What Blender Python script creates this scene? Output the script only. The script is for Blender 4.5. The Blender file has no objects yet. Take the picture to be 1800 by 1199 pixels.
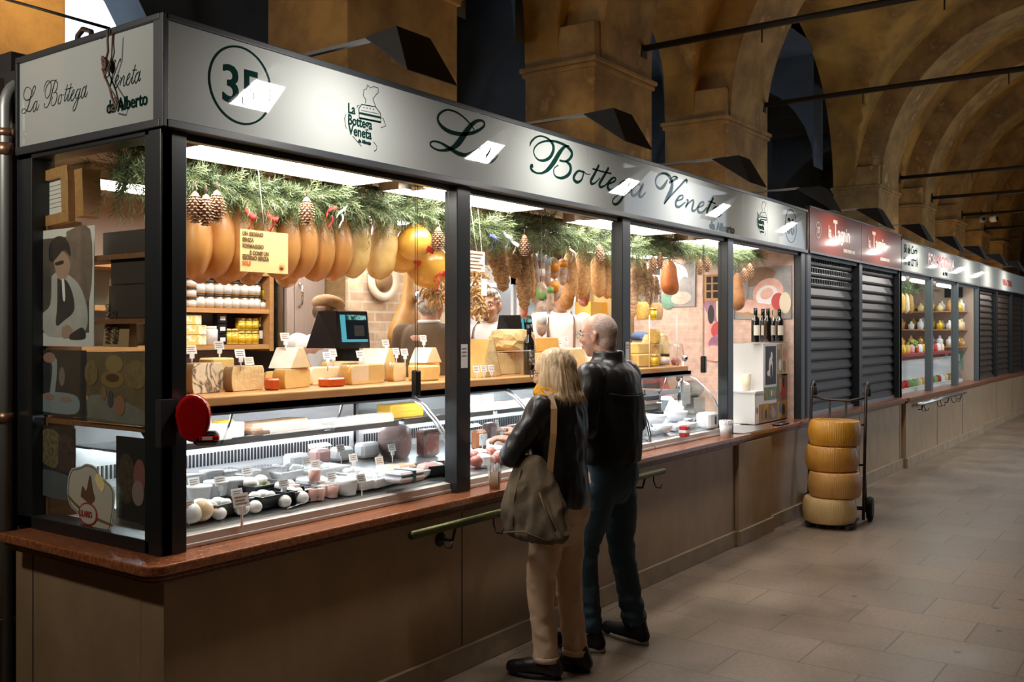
import bpy, bmesh, math, random
from mathutils import Vector, Matrix, Euler, noise
random.seed(7)
SC = bpy.context.scene
COL = SC.collection
# ---------------------------------------------------------------- camera, world, exposure
F = 1700.0; H = 1.68; HY = 583.0; TH = math.radians(35.62)
CS, SN = math.cos(TH), math.sin(TH)
cam = bpy.data.objects.new('camera', bpy.data.cameras.new('camera'))
COL.objects.link(cam)
cam.location = (0, 0, H); cam.rotation_euler = (math.radians(90), 0, TH - math.radians(90))
cam.data.sensor_width = 36; cam.data.lens = F/1800*36
cam.data.shift_y = -(599.5 - HY)/1800; cam.data.clip_start = .05; cam.data.clip_end = 200
SC.camera = cam
SC.view_settings.view_transform = 'Standard'; SC.view_settings.look = 'None'
SC.view_settings.gamma = 1; SC.view_settings.use_curve_mapping = False
SC.view_settings.exposure = 0.12
W = bpy.data.worlds.new('world'); SC.world = W; W.use_nodes = True
bg = W.node_tree.nodes['Background']; bg.inputs[0].default_value = (.78, .88, 1, 1); bg.inputs[1].default_value = 2.1
LED = 17.0          # ceiling panels in the stall
REFL = 100.0
UP = 88.0          # warm uplights on the stall roofs

# ---------------------------------------------------------------- pixel rays of the photograph -> points on real planes
def P(px, py, Y):
    r = (px-900)/F; x = Y*(CS+r*SN)/(SN-r*CS); D = x*CS+Y*SN
    return Vector((x, Y, H-(py-HY)/F*D))
def PXp(px, py, X):
    r = (px-900)/F; y = X*(SN-r*CS)/(CS+r*SN); D = X*CS+y*SN
    return Vector((X, y, H-(py-HY)/F*D))
def PZ(px, py, z):
    D = F*(H-z)/(py-HY); l = (px-900)/F*D
    return Vector((D*CS+l*SN, D*SN-l*CS, z))
def scale_at(p): return (p.x*CS+p.y*SN)/F      # metres per pixel at a point

# ---------------------------------------------------------------- mesh builder
class MB:
    def __init__(s): s.v=[]; s.f=[]; s.m=[]; s.s=[]
    def add(s, vs, fs, m=0, smooth=False, T=None):
        o=len(s.v)
        s.v += [(T @ Vector(v)) if T else Vector(v) for v in vs]
        s.f += [tuple(o+i for i in f) for f in fs]
        s.m += [m]*len(fs); s.s += [smooth]*len(fs); return s
    def box(s, x0,x1,y0,y1,z0,z1, m=0, T=None, b=0):
        if b:
            b=min(b,(x1-x0)/2.01,(y1-y0)/2.01,(z1-z0)/2.01)
            vs=[]
            for sx in (0,1):
                for sy in (0,1):
                    for sz in (0,1):
                        X=(x0,x1)[sx];Yy=(y0,y1)[sy];Z=(z0,z1)[sz]
                        dx=(b,-b)[sx];dy=(b,-b)[sy];dz=(b,-b)[sz]
                        vs+=[(X,Yy+dy,Z+dz),(X+dx,Yy,Z+dz),(X+dx,Yy+dy,Z)]
            bm=bmesh.new()
            for v in vs: bm.verts.new(v)
            bmesh.ops.convex_hull(bm,input=bm.verts)
            bm.verts.index_update()
            V=[v.co.copy() for v in bm.verts]; Fc=[[v.index for v in f.verts] for f in bm.faces]; bm.free()
            return s.add(V,Fc,m,False,T)
        vs=[(x0,y0,z0),(x1,y0,z0),(x1,y1,z0),(x0,y1,z0),(x0,y0,z1),(x1,y0,z1),(x1,y1,z1),(x0,y1,z1)]
        return s.add(vs,[(0,3,2,1),(4,5,6,7),(0,1,5,4),(1,2,6,5),(2,3,7,6),(3,0,4,7)],m,False,T)
    def prism(s, pts, z0, z1, m=0, T=None, smooth=False):     # polygon in xy, extruded in z (use T to turn)
        n=len(pts)
        vs=[(p[0],p[1],z0) for p in pts]+[(p[0],p[1],z1) for p in pts]
        fs=[tuple(range(n-1,-1,-1)),tuple(range(n,2*n))]
        s.add(vs,fs,m,False,T)
        return s.add(vs,[(i,(i+1)%n,n+(i+1)%n,n+i) for i in range(n)],m,smooth,T)
    def lathe(s, prof, seg=20, m=0, T=None, smooth=True, sx=1, sy=1):
        vs=[];fs=[];n=len(prof)
        for i in range(seg):
            a=2*math.pi*i/seg
            for r,z in prof: vs.append((r*math.cos(a)*sx,r*math.sin(a)*sy,z))
        for i in range(seg):
            j=(i+1)%seg
            for k in range(n-1): fs.append((i*n+k,j*n+k,j*n+k+1,i*n+k+1))
        if prof[0][0]>1e-5: fs.append(tuple(i*n for i in range(seg-1,-1,-1)))
        if prof[-1][0]>1e-5: fs.append(tuple(i*n+n-1 for i in range(seg)))
        return s.add(vs,fs,m,smooth,T)
    def tube(s, path, r, seg=8, m=0, T=None, closed=False, smooth=True):
        path=[Vector(p) for p in path]; n=len(path); vs=[];fs=[]
        up=None
        for i,p in enumerate(path):
            if closed: d=path[(i+1)%n]-path[i-1]
            else: d=path[min(i+1,n-1)]-path[max(i-1,0)]
            d.normalize()
            if up is None: up=Vector((0,0,1)) if abs(d.z)<.9 else Vector((1,0,0))
            a=d.cross(up)
            if a.length<1e-5: a=d.orthogonal()
            a.normalize(); b=a.cross(d); up=b
            rr=r[i] if isinstance(r,(list,tuple)) else r
            for k in range(seg):
                t=2*math.pi*k/seg; vs.append(p+(a*math.cos(t)+b*math.sin(t))*rr)
        for i in range(n if closed else n-1):
            j=(i+1)%n
            for k in range(seg):
                l=(k+1)%seg; fs.append((i*seg+k,i*seg+l,j*seg+l,j*seg+k))
        if not closed:
            fs.append(tuple(range(seg))[::-1]); fs.append(tuple((n-1)*seg+k for k in range(seg)))
        return s.add(vs,fs,m,smooth,T)
    def ball(s, c, r, seg=16, rings=10, m=0, T=None, fn=None, R=None):
        if not isinstance(r,(list,tuple,Vector)): r=(r,r,r)
        vs=[];fs=[]
        M=R.to_matrix() if R else Matrix.Identity(3)
        c=Vector(c)
        for j in range(rings+1):
            ph=math.pi*j/rings
            for i in range(seg):
                a=2*math.pi*i/seg
                d=Vector((math.sin(ph)*math.cos(a),math.sin(ph)*math.sin(a),math.cos(ph)))
                k=fn(d) if fn else 1
                vs.append(c+M@Vector((d.x*r[0]*k,d.y*r[1]*k,d.z*r[2]*k)))
        for j in range(rings):
            for i in range(seg):
                l=(i+1)%seg
                fs.append((j*seg+i,(j+1)*seg+i,(j+1)*seg+l,j*seg+l))
        return s.add(vs,fs,m,True,T)
    def grid(s, nu, nv, fn, m=0, T=None, smooth=True):
        vs=[fn(i/nu,j/nv) for i in range(nu+1) for j in range(nv+1)]
        fs=[(i*(nv+1)+j,(i+1)*(nv+1)+j,(i+1)*(nv+1)+j+1,i*(nv+1)+j+1) for i in range(nu) for j in range(nv)]
        return s.add(vs,fs,m,smooth,T)
    def shell(s, pts, y0, y1, z, **k): return s
    def build(s, name, mats, parent=None, origin=None, bevel=0, fixn=True):
        me=bpy.data.meshes.new(name)
        o=Vector(origin) if origin is not None else Vector((0,0,0))
        me.from_pydata([v-o for v in s.v],[],s.f)
        if not isinstance(mats,(list,tuple)): mats=[mats]
        for m in mats: me.materials.append(m)
        me.polygons.foreach_set('material_index',s.m)
        me.polygons.foreach_set('use_smooth',s.s)
        if fixn:
            bm=bmesh.new(); bm.from_mesh(me)
            bmesh.ops.remove_doubles(bm,verts=bm.verts,dist=1e-6)
            bmesh.ops.recalc_face_normals(bm,faces=bm.faces); bm.to_mesh(me); bm.free()
        me.update()
        ob=bpy.data.objects.new(name,me); COL.objects.link(ob); ob.location=o
        if parent: ob.parent=parent
        if bevel:
            md=ob.modifiers.new('bevel','BEVEL'); md.width=bevel; md.segments=2; md.limit_method='ANGLE'
        return ob

def tag(o, label=None, cat=None, group=None, kind=None):
    if label: o['label']=label
    if cat: o['category']=cat
    if group: o['group']=group
    if kind: o['kind']=kind
    return o
def thing(name, loc, label, cat, group=None, rz=0):
    o=bpy.data.objects.new(name,None); COL.objects.link(o); o.location=loc; o.rotation_euler=(0,0,rz)
    o.empty_display_size=.05
    return tag(o,label,cat,group)
def kids(o): return [c for c in bpy.data.objects if c.parent==o]
def dup(o, loc, label, rz=None, group=None, scale=None, rot=None):
    def cp(a,par):
        c=a.copy(); COL.objects.link(c)
        if par is not None: c.parent=par
        for ch in kids(a): cp(ch,c)
        return c
    c=cp(o,None); c.location=loc; c['label']=label
    if rz is not None: c.rotation_euler=(0,0,rz)
    if rot is not None: c.rotation_euler=rot
    if group: c['group']=group
    if scale is not None: c.scale=scale if isinstance(scale,(tuple,list)) else (scale,)*3
    return c
def Tm(loc=(0,0,0), rot=(0,0,0), sc=(1,1,1)):
    return Matrix.LocRotScale(Vector(loc),Euler(rot),Vector(sc))

# ---------------------------------------------------------------- materials
_M={}
def mat(name, c, c2=None, rough=.5, metal=0, sc=6, detail=6, bump=0, bsc=None, stretch=(1,1,1), coat=0, crough=.05,
        contrast=(.35,.65), sss=0, emit=None, estr=0, spec=None, alpha=None, kind='noise', sheen=0, c3=None):
    if name in _M: return _M[name]
    m=bpy.data.materials.new(name); m.use_nodes=True; nt=m.node_tree; N=nt.nodes; L=nt.links
    b=N['Principled BSDF']
    b.inputs['Base Color'].default_value=(*c,1); b.inputs['Roughness'].default_value=rough; b.inputs['Metallic'].default_value=metal
    if coat: b.inputs['Coat Weight'].default_value=coat; b.inputs['Coat Roughness'].default_value=crough
    if sss: b.inputs['Subsurface Weight'].default_value=sss; b.inputs['Subsurface Radius'].default_value=(.02,.008,.004)
    if spec is not None: b.inputs['Specular IOR Level'].default_value=spec
    if sheen: b.inputs['Sheen Weight'].default_value=sheen
    if emit: b.inputs['Emission Color'].default_value=(*emit,1); b.inputs['Emission Strength'].default_value=estr
    if c2 or bump:
        tc=N.new('ShaderNodeTexCoord'); mp=N.new('ShaderNodeMapping'); mp.inputs['Scale'].default_value=stretch
        L.new(tc.outputs['Object'],mp.inputs['Vector'])
        def tex(scale,k):
            if k=='voronoi':
                t=N.new('ShaderNodeTexVoronoi'); t.inputs['Scale'].default_value=scale; L.new(mp.outputs[0],t.inputs['Vector']); return t.outputs['Distance']
            if k=='wave':
                t=N.new('ShaderNodeTexWave'); t.inputs['Scale'].default_value=scale; t.inputs['Distortion'].default_value=3; t.inputs['Detail'].default_value=3
                L.new(mp.outputs[0],t.inputs['Vector']); return t.outputs['Fac']
            t=N.new('ShaderNodeTexNoise'); t.inputs['Scale'].default_value=scale; t.inputs['Detail'].default_value=detail; t.inputs['Roughness'].default_value=.6
            L.new(mp.outputs[0],t.inputs['Vector']); return t.outputs['Fac']
        if c2:
            cr=N.new('ShaderNodeValToRGB'); cr.color_ramp.elements[0].position=contrast[0]; cr.color_ramp.elements[1].position=contrast[1]
            cr.color_ramp.elements[0].color=(*c,1); cr.color_ramp.elements[1].color=(*c2,1)
            if c3:
                e=cr.color_ramp.elements.new(min(.99,contrast[1]+.12)); e.color=(*c3,1)
            L.new(tex(sc,kind),cr.inputs[0]); L.new(cr.outputs[0],b.inputs['Base Color'])
        if bump:
            bp=N.new('ShaderNodeBump'); bp.inputs['Strength'].default_value=bump; bp.inputs['Distance'].default_value=.01
            L.new(tex(bsc or sc,kind),bp.inputs['Height']); L.new(bp.outputs[0],b.inputs['Normal'])
    _M[name]=m; return m
def emis(name,c,s):
    if name in _M: return _M[name]
    m=bpy.data.materials.new(name); m.use_nodes=True; N=m.node_tree.nodes; N.remove(N['Principled BSDF'])
    e=N.new('ShaderNodeEmission'); e.inputs[0].default_value=(*c,1); e.inputs[1].default_value=s
    m.node_tree.links.new(e.outputs[0],N['Material Output'].inputs[0]); _M[name]=m; return m
def glass(name, tint=(1,1,1), rough=.02, refl=1.0, base=.04):
    if name in _M: return _M[name]
    m=bpy.data.materials.new(name); m.use_nodes=True; N=m.node_tree.nodes; L=m.node_tree.links; N.remove(N['Principled BSDF'])
    t=N.new('ShaderNodeBsdfTransparent'); t.inputs[0].default_value=(*tint,1)
    g=N.new('ShaderNodeBsdfGlossy'); g.inputs['Roughness'].default_value=rough
    f=N.new('ShaderNodeLayerWeight'); f.inputs[0].default_value=.5; pw=N.new('ShaderNodeMath'); pw.operation='POWER'; pw.inputs[1].default_value=4.5; L.new(f.outputs['Facing'],pw.inputs[0])
    mr=N.new('ShaderNodeMapRange'); mr.inputs['To Min'].default_value=base; mr.inputs['To Max'].default_value=refl
    mx=N.new('ShaderNodeMixShader')
    L.new(pw.outputs[0],mr.inputs[0]); L.new(mr.outputs[0],mx.inputs[0]); L.new(t.outputs[0],mx.inputs[1]); L.new(g.outputs[0],mx.inputs[2])
    L.new(mx.outputs[0],N['Material Output'].inputs[0]); _M[name]=m; return m

m_black=mat('black_paint',(.010,.013,.015),rough=.38,coat=.2,crough=.3)
m_blackm=mat('black_matt',(.012,.012,.013),rough=.7)
m_blacks=mat('black_plastic',(.01,.011,.013),rough=.25)
m_signw=mat('sign_acrylic',(.31,.325,.31),rough=.5,spec=.0,coat=.8,crough=.03)
m_green=mat('sign_green',(.003,.02,.016),rough=.6,spec=0,coat=.8,crough=.03)
m_marble=mat('red_marble',(.42,.15,.06),(.22,.065,.028),rough=.22,sc=55,detail=8,contrast=(.4,.62),c3=(.55,.25,.12),coat=.4,crough=.1)
m_marbled=mat('red_marble_moulding',(.22,.08,.035),(.11,.035,.016),rough=.35,sc=55,contrast=(.4,.62))
m_steel=mat('steel',(.55,.56,.57),(.45,.46,.47),rough=.3,metal=1,sc=3,stretch=(1,1,30))
m_steeld=mat('dark_steel',(.25,.26,.27),rough=.35,metal=1)
m_chrome=mat('chrome',(.75,.76,.78),rough=.08,metal=1)
m_white=mat('white_enamel',(.78,.77,.75),rough=.35)
m_paper=mat('paper',(.82,.80,.76),rough=.7)
m_wood=mat('pale_wood',(.55,.30,.11),(.42,.20,.07),rough=.5,sc=4,stretch=(1,12,12),contrast=(.3,.7))
m_woodd=mat('brown_wood',(.30,.14,.06),(.2,.085,.035),rough=.5,sc=4,stretch=(1,12,12),contrast=(.3,.7))
m_cream=mat('stall_cream',(.55,.42,.33),(.5,.37,.29),rough=.6,sc=3)
m_led=emis('led_panel',(1,.945,.88),LED)
m_lens=emis('lamp_lens',(1,.95,.9),REFL)
m_clear=glass('clear_glass',(.97,.99,.985),.01,.9,.03)
m_acryl=glass('clear_acrylic',(.95,.96,.96),.05,.6,.05)
m_film=glass('clear_film',(.98,.98,.97),.12,.6,.05)
# ================================================================ THE PLACE
def node_mat(name):
    m=bpy.data.materials.new(name); m.use_nodes=True; return m,m.node_tree.nodes,m.node_tree.links,m.node_tree.nodes['Principled BSDF']
def floor_mat():
    m,N,L,b=node_mat('stone_paving')
    tc=N.new('ShaderNodeTexCoord'); br=N.new('ShaderNodeTexBrick')
    mp=N.new('ShaderNodeMapping'); mp.inputs['Rotation'].default_value=(0,0,math.pi/2); mp.inputs['Location'].default_value=(.13,.2,0)
    L.new(tc.outputs['Object'],mp.inputs[0]); L.new(mp.outputs[0],br.inputs['Vector'])
    br.inputs['Scale'].default_value=1; br.inputs['Brick Width'].default_value=.62; br.inputs['Row Height'].default_value=.42
    br.inputs['Mortar Size'].default_value=.0045; br.inputs['Mortar Smooth'].default_value=.3; br.inputs['Bias'].default_value=-.2
    br.inputs['Color1'].default_value=(.27,.20,.14,1); br.inputs['Color2'].default_value=(.215,.16,.115,1); br.inputs['Mortar'].default_value=(.125,.095,.07,1)
    n1=N.new('ShaderNodeTexNoise'); n1.inputs['Scale'].default_value=1.4; n1.inputs['Detail'].default_value=8; n1.inputs['Roughness'].default_value=.65
    n2=N.new('ShaderNodeTexNoise'); n2.inputs['Scale'].default_value=45; n2.inputs['Detail'].default_value=6
    n3=N.new('ShaderNodeTexVoronoi'); n3.inputs['Scale'].default_value=2.6; n3.inputs['Randomness'].default_value=1
    n4=N.new('ShaderNodeTexNoise'); n4.inputs['Scale'].default_value=9; n4.inputs['Detail'].default_value=3
    for n in (n1,n2,n3,n4): L.new(tc.outputs['Object'],n.inputs['Vector'])
    def ramp(src,p0,p1,v0,v1):
        r=N.new('ShaderNodeMapRange'); r.inputs['From Min'].default_value=p0; r.inputs['From Max'].default_value=p1; r.inputs['To Min'].default_value=v0; r.inputs['To Max'].default_value=v1
        L.new(src,r.inputs[0]); return r.outputs[0]
    def mul(a,bv):
        x=N.new('ShaderNodeMix'); x.data_type='RGBA'; x.blend_type='MULTIPLY'; x.inputs[0].default_value=1
        L.new(a,x.inputs[6]); L.new(bv,x.inputs[7]); return x.outputs[2]
    c=mul(br.outputs['Color'],ramp(n1.outputs['Fac'],.3,.7,.66,1.22))
    c=mul(c,ramp(n2.outputs['Fac'],.3,.7,.86,1.12))
    # gum spots: small dark dots that stay put
    s=N.new('ShaderNodeMath'); s.operation='ADD'; L.new(n3.outputs['Distance'],s.inputs[0])
    k=N.new('ShaderNodeMath'); k.operation='MULTIPLY'; k.inputs[1].default_value=.05; L.new(n4.outputs['Fac'],k.inputs[0]); L.new(k.outputs[0],s.inputs[1])
    c=mul(c,ramp(s.outputs[0],.075,.095,.38,1))
    L.new(c,b.inputs['Base Color'])
    L.new(ramp(n1.outputs['Fac'],.3,.7,.28,.5),b.inputs['Roughness'])
    bp=N.new('ShaderNodeBump'); bp.inputs['Strength'].default_value=.25; bp.inputs['Distance'].default_value=.004
    ad=N.new('ShaderNodeMath'); ad.operation='ADD'; L.new(n2.outputs['Fac'],ad.inputs[0]); L.new(ramp(br.outputs['Fac'],0,1,1.5,0),ad.inputs[1])
    L.new(ad.outputs[0],bp.inputs['Height']); L.new(bp.outputs[0],b.inputs['Normal'])
    return m
m_floor=floor_mat()
m_ochre=mat('ochre_plaster',(.42,.27,.10),(.22,.135,.055),rough=.88,sc=2.2,detail=14,contrast=(.36,.6),bump=.6,bsc=9,c3=(.56,.36,.14))
m_vault=mat('vault_plaster',(.44,.25,.05),(.22,.12,.03),rough=.9,sc=1.4,detail=14,contrast=(.38,.62),bump=.6,bsc=7,c3=(.48,.28,.085))
m_hall=mat('hall_plaster',(.075,.095,.12),(.05,.062,.08),rough=.9,sc=1.2,detail=8,bump=.2)  # blue of the rear daylight is put into the plaster colour
m_counter=mat('counter_stone',(.40,.275,.155),(.31,.21,.12),rough=.42,sc=5,detail=12,contrast=(.3,.7),bump=.08,bsc=60,stretch=(1,1,.6))
m_plinth=mat('plinth_stone',(.38,.28,.17),(.25,.18,.11),rough=.5,sc=7,detail=10,contrast=(.3,.7),bump=.15,bsc=40)
m_dark=mat('dark_wood_panel',(.05,.035,.025),rough=.7)

def struct(o,label=None): return tag(o,label,None,None,'structure')
mb=MB(); mb.box(-7,42,-3,9.4,-.1,0); struct(mb.build('floor',m_floor),'worn beige stone paving of the covered market passage')

YC=1.9; RV=3.32; RB=2.88; ZS=4.35; YP=4.8; YB=5.62
PIERS=[(-5.15,-3.95),(-1.85,-.65),(1.45,2.73),(4.75,5.96),(8.07,9.27),(11.2,12.63),(18.1,19.5),(21.4,22.6),(24.7,25.9),(28,29.2),(31.3,32.5),(34.6,35.8),(37.9,39.1)]
OPEN=[(PIERS[i][1],PIERS[i+1][0]) for i in range(len(PIERS)-1)]
def ztr(x):
    for a,b in OPEN:
        if a<x<b:
            c=(a+b)/2; r=(b-a)/2; st=.35 if r<1.5 else 0
            return ZS+st*min(1,((r-abs(x-c))/.02))+math.sqrt(max(0,r*r-(x-c)**2))
    return 0
# vault surface: barrel cut by a lunette over every opening
xs=[]
x=-5.0
while x<38.0: xs.append(x); x+=.07
for a,b in OPEN: xs+= [a+.001,b-.001,a+.012,b-.012,a+.03,b-.03]
xs=sorted(v for v in set(xs) if -5<=v<=38)
NA=44
vs=[];fs=[]
for x in xs:
    zt=ztr(x)
    for k in range(NA+3):
        if k>NA: y=(5.3,YB)[k-NA-1]; z=max(zt,ZS)
        else:
            a=math.pi*(1-k/NA); y=YC+RV*math.cos(a); z=max(ZS+RV*math.sin(a), zt if y>YC else 0)
        vs.append((x,y,z))
n=NA+3
for i in range(len(xs)-1):
    for k in range(n-1): fs.append((i*n+k,(i+1)*n+k,(i+1)*n+k+1,i*n+k+1))
mb=MB(); mb.add(vs,fs,0,True); o=mb.build('ceiling',m_vault,fixn=False); struct(o,'ochre plastered vault with lunettes over the passage')
md=o.modifiers.new('edges','EDGE_SPLIT'); md.split_angle=math.radians(28)
mb=MB(); mb.box(-6,40,-1.6,9.3,7.95,8.05); struct(mb.build('ceiling',m_dark),'dark floor above the vault')
# transverse ribs
def rib(x0,x1):
    mb=MB(); N_=40
    for (xa,xb,r0,r1) in ((x0,x1,RB,RV+.05),):
        pts=[]
        for k in range(N_+1):
            a=math.pi*k/N_; pts.append((YC+r0*math.cos(a),ZS+r0*math.sin(a),YC+r1*math.cos(a),ZS+r1*math.sin(a)))
        v=[];f=[]
        for (ya,za,yb,zb) in pts: v+=[(xa,ya,za),(xb,ya,za),(xb,yb,zb),(xa,yb,zb)]
        for k in range(N_):
            for j in range(4): f.append((k*4+j,k*4+(j+1)%4,(k+1)*4+(j+1)%4,(k+1)*4+j))
        mb.add(v,f,0,True)
    return mb
for i,(a,b) in enumerate(PIERS[1:-1]):
    o=rib(a+.12,b-.12).build('trim_%d'%(i+1),m_ochre); struct(o,'broad plaster rib across the vault')
    md=o.modifiers.new('e','EDGE_SPLIT'); md.split_angle=math.radians(50)
# piers
for i,(a,b) in enumerate(PIERS):
    mb=MB(); mb.box(a,b,YP,YB,0,ZS+.35)
    mb.box(a-.025,b+.025,YP-.025,YB+.025,ZS-.10,ZS-.05); mb.box(a-.045,b+.045,YP-.045,YB+.045,ZS-.05,ZS)
    struct(mb.build('wall_pier',m_ochre,bevel=.012),'square ochre pier carrying the vault')
# corbels hanging between vault and pier face
# hall behind the stalls, daylight through arched openings
def arched_wall(name,y,th,x0,x1,z1,openings,m,label):
    mb=MB(); cur=x0
    for (cx,r,zb,zs) in openings:
        mb.box(cur,cx-r,y,y+th,0,z1); mb.box(cx-r,cx+r,y,y+th,0,zb)
        n=14; v=[];f=[]
        for k in range(n+1):
            a=math.pi*k/n; px=cx-r*math.cos(a); pz=zs+r*math.sin(a)
            v+=[(px,y,pz),(px,y,z1),(px,y+th,pz),(px,y+th,z1)]
        for k in range(n):
            i=k*4; f+=[(i,i+4,i+5,i+1),(i+2,i+3,i+7,i+6),(i,i+2,i+6,i+4)]
        mb.add(v,f,0,False); cur=cx+r
    mb.box(cur,x1,y,y+th,0,z1)
    return struct(mb.build(name,m),label)
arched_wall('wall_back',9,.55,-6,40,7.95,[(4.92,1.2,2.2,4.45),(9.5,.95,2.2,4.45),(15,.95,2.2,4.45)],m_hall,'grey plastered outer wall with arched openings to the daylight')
mb=MB(); mb.box(-6,40,YB-.02,9.3,6.6,6.75)
for x in (3.0,6.6,7.9,11.2,13.2,17.0,20,24,28): # cross arches of the rear aisle
    r=1.69; yc=7.31
    v=[];f=[];n=14
    for k in range(n+1):
        a=math.pi*k/n; yy=yc-r*math.cos(a); zz=4.6+r*math.sin(a)
        v+=[(x,yy,zz),(x+.5,yy,zz),(x,yy,6.62),(x+.5,yy,6.62)]
    for k in range(n):
        i=k*4; f+=[(i,i+1,i+5,i+4),(i,i+4,i+6,i+2),(i+1,i+3,i+7,i+5)]
    mb.add(v,f,0,True)
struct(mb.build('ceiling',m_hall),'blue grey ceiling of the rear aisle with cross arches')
arched_wall('wall_right',-1.55,.4,-6,40,7.95,[(15.4,2.4,0,4.3),(21,1.4,0,3.4)],m_ochre,'ochre wall along the far side of the passage')
mb=MB(); mb.box(39.4,39.7,-1.6,9.3,0,7.95); struct(mb.build('wall_far',m_ochre),'ochre wall closing the far end of the passage')
mb=MB(); mb.box(-6.2,-5.9,-1.6,9.3,0,7.95); struct(mb.build('wall_near',m_ochre),'ochre wall behind the viewer')

# tie rods
m_iron=mat('iron_rod',(.012,.011,.011),rough=.6)
RODX=[]
rods=[((1130,86),7.92),((1342,185),0),((1580,313),0),((1637,348),0),((1690,378),0),((1730,402),0)]
for i,((px,py),_) in enumerate(rods):
    a=P(px,py,YP-.02); RODX.append(a.x)
    k={0:(1440,5),1:(1800,103),2:(1800,294),3:(1800,328),4:(1800,368),5:(1800,391)}[i]
    # far end on the passage's right wall, height from the photo's slope
    r=(k[0]-900)/F; dz=None
    b=Vector((a.x,-1.1,a.z))
    mb=MB(); mb.tube([a+Vector((0,.1,0)),b],.035,8)
    mb.box(a.x-.06,a.x+.06,a.y-.02,a.y+.03,a.z-.1,a.z+.1)
    for t in (.22,.5): 
        p=a.lerp(b,t); mb.tube([p,p+Vector((0,0,-.16))],.008,6)
    lab=['thick black iron tie rod crossing the vault nearest to the lamps','black iron tie rod crossing the dark wide bay','black iron tie rod by the bluish gap beyond the wide bay','black iron tie rod crossing the fourth vault bay','black iron tie rod above the security camera','farthest visible black iron tie rod in the vault'][i]
    tag(mb.build('tie_rod',m_iron,origin=a),lab,'tie rod','iron tie rods across the vault')
# ================================================================ STALL SHELL (stall 1) and the neighbours
YW=3.0; YS=3.03; YG=3.05
X0=2.09; XE=8.98; BAY=1.695; ZT=.868; ZSB=2.444; ZST=2.804
# --- stone counter walls
mb=MB(); mb.box(2.068,8.98,YW,3.14,0,.80); mb.box(2.068,2.2,3.14,4.02,0,.80)
for gx in (3.76,5.44,7.18,7.91): mb.box(gx-.004,gx+.004,YW-.0015,YW+.01,.12,.79,1)
mb.box(7.2,7.9,YW-.03,YW+.01,.0,.80)
mb.box(2.0665,2.07,3.88,3.888,.0,.8,1)
struct(mb.build('wall_front',[m_counter,m_blackm],bevel=.004),'brown stone counter wall under the cheese stall')
mb=MB(); mb.box(2.05,8.98,YW-.02,YW+.02,0,.118); mb.box(2.05,2.08,YW,4.02,0,.118); mb.box(7.18,7.92,YW-.05,YW,0,.118)
struct(mb.build('baseboard_front',m_plinth,bevel=.004),'stone plinth along the foot of the cheese stall')
# --- marble counter top with rounded corner
def slab_poly(d,x1,yb):
    r=.07; xa=1.968+d; ya=2.93+d; pts=[]
    for k in range(7):
        a=math.pi+math.pi/2*k/6; pts.append((xa+r+r*math.cos(a),ya+r+r*math.sin(a)))
    return pts+[(x1,ya),(x1,yb),(2.2,yb),(2.2,3.96),(xa,3.96)]
t=thing('marble_countertop',(2.1,3,.8),'red marble countertop wrapping the corner of the cheese stall','countertop')
def loc(mb,t): 
    for i,v in enumerate(mb.v): mb.v[i]=v-t.location
    return mb
mb=MB(); mb.prism(slab_poly(0,7.36,3.16),.832,ZT); loc(mb,t).build('slab',m_marble,t,bevel=.006)
mb=MB(); mb.prism(slab_poly(.02,7.34,3.16),.812,.833); mb.prism(slab_poly(.045,7.32,3.16),.79,.813); loc(mb,t).build('moulding',m_marbled,t,bevel=.006)
t=thing('marble_countertop',(8,3,.8),'narrow red marble countertop below the wine bottles, set back from the rest','countertop')
mb=MB(); mb.box(7.362,9.03,2.965,3.16,.832,ZT); loc(mb,t).build('slab',m_marble,t,bevel=.006)
mb=MB(); mb.box(7.365,9.02,2.985,3.16,.80,.831); loc(mb,t).build('moulding',m_marbled,t,bevel=.006)
mb=MB(); mb.box(7.3,7.95,2.97,3.5,ZT+.001,ZT+.006); mb.box(7.3,7.95,2.966,2.971,ZT-.03,ZT+.006)
tag(mb.build('sill_plate',m_steel,origin=(7.6,3.2,ZT)),'flat steel sill plate behind the white paper cup','sill plate')

# --- black frame of the front
def frame(xa,nb,label,zt=ZSB,side=False,y=YG,w=.11):
    t=thing('stall_frame',(xa,y,ZT),label,'frame')
    for i in range(nb+1):
        x=xa+i*BAY
        mb=MB()
        if i==0 and side: mb.box(x-.0,x+.11,y-.0,y+.10,0,zt-ZT)
        else: mb.box(x,x+w,y,y+.062,0,zt-ZT); mb.box(x+.01,x+w-.03,y+.062,y+.09,0,zt-ZT-.05)
        for v in mb.v: v.x-=xa; v.y-=y
        mb.build('post',m_black,t,bevel=.004)
    L_=nb*BAY+w
    mb=MB(); mb.box(.0,L_,.0,.07,zt-ZT-.0,zt-ZT+.03); mb.box(.11,L_-w,.02,.06,zt-ZT-.055,zt-ZT-.02); mb.build('lintel',m_black,t,bevel=.003)
    mb=MB()
    for i in range(nb):
        for d in (.35,1.2):
            mb.lathe([(.0,-.004),(.008,-.003),(.008,.0)],10,0,Tm((i*BAY+d,-.002,zt-ZT-.01),(math.pi/2,0,0)))
    mb.build('screw',m_chrome,t)
    return t
fr1=frame(X0,4,'black steel frame of posts around the lit cheese stall',side=True)
# side frame round the corner window
mb=MB(); 
mb.box(0,.1,0.07,1.0,ZSB-ZT-.05,ZSB-ZT); mb.box(0,.1,.07,1.0,0,.05)
mb.box(0,.1,.885,1.0,0,ZSB-ZT)
mb.box(.002,.05,.0,.1,.0,ZSB-ZT)
mb.build('side_frame',m_black,fr1,bevel=.004)
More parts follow.
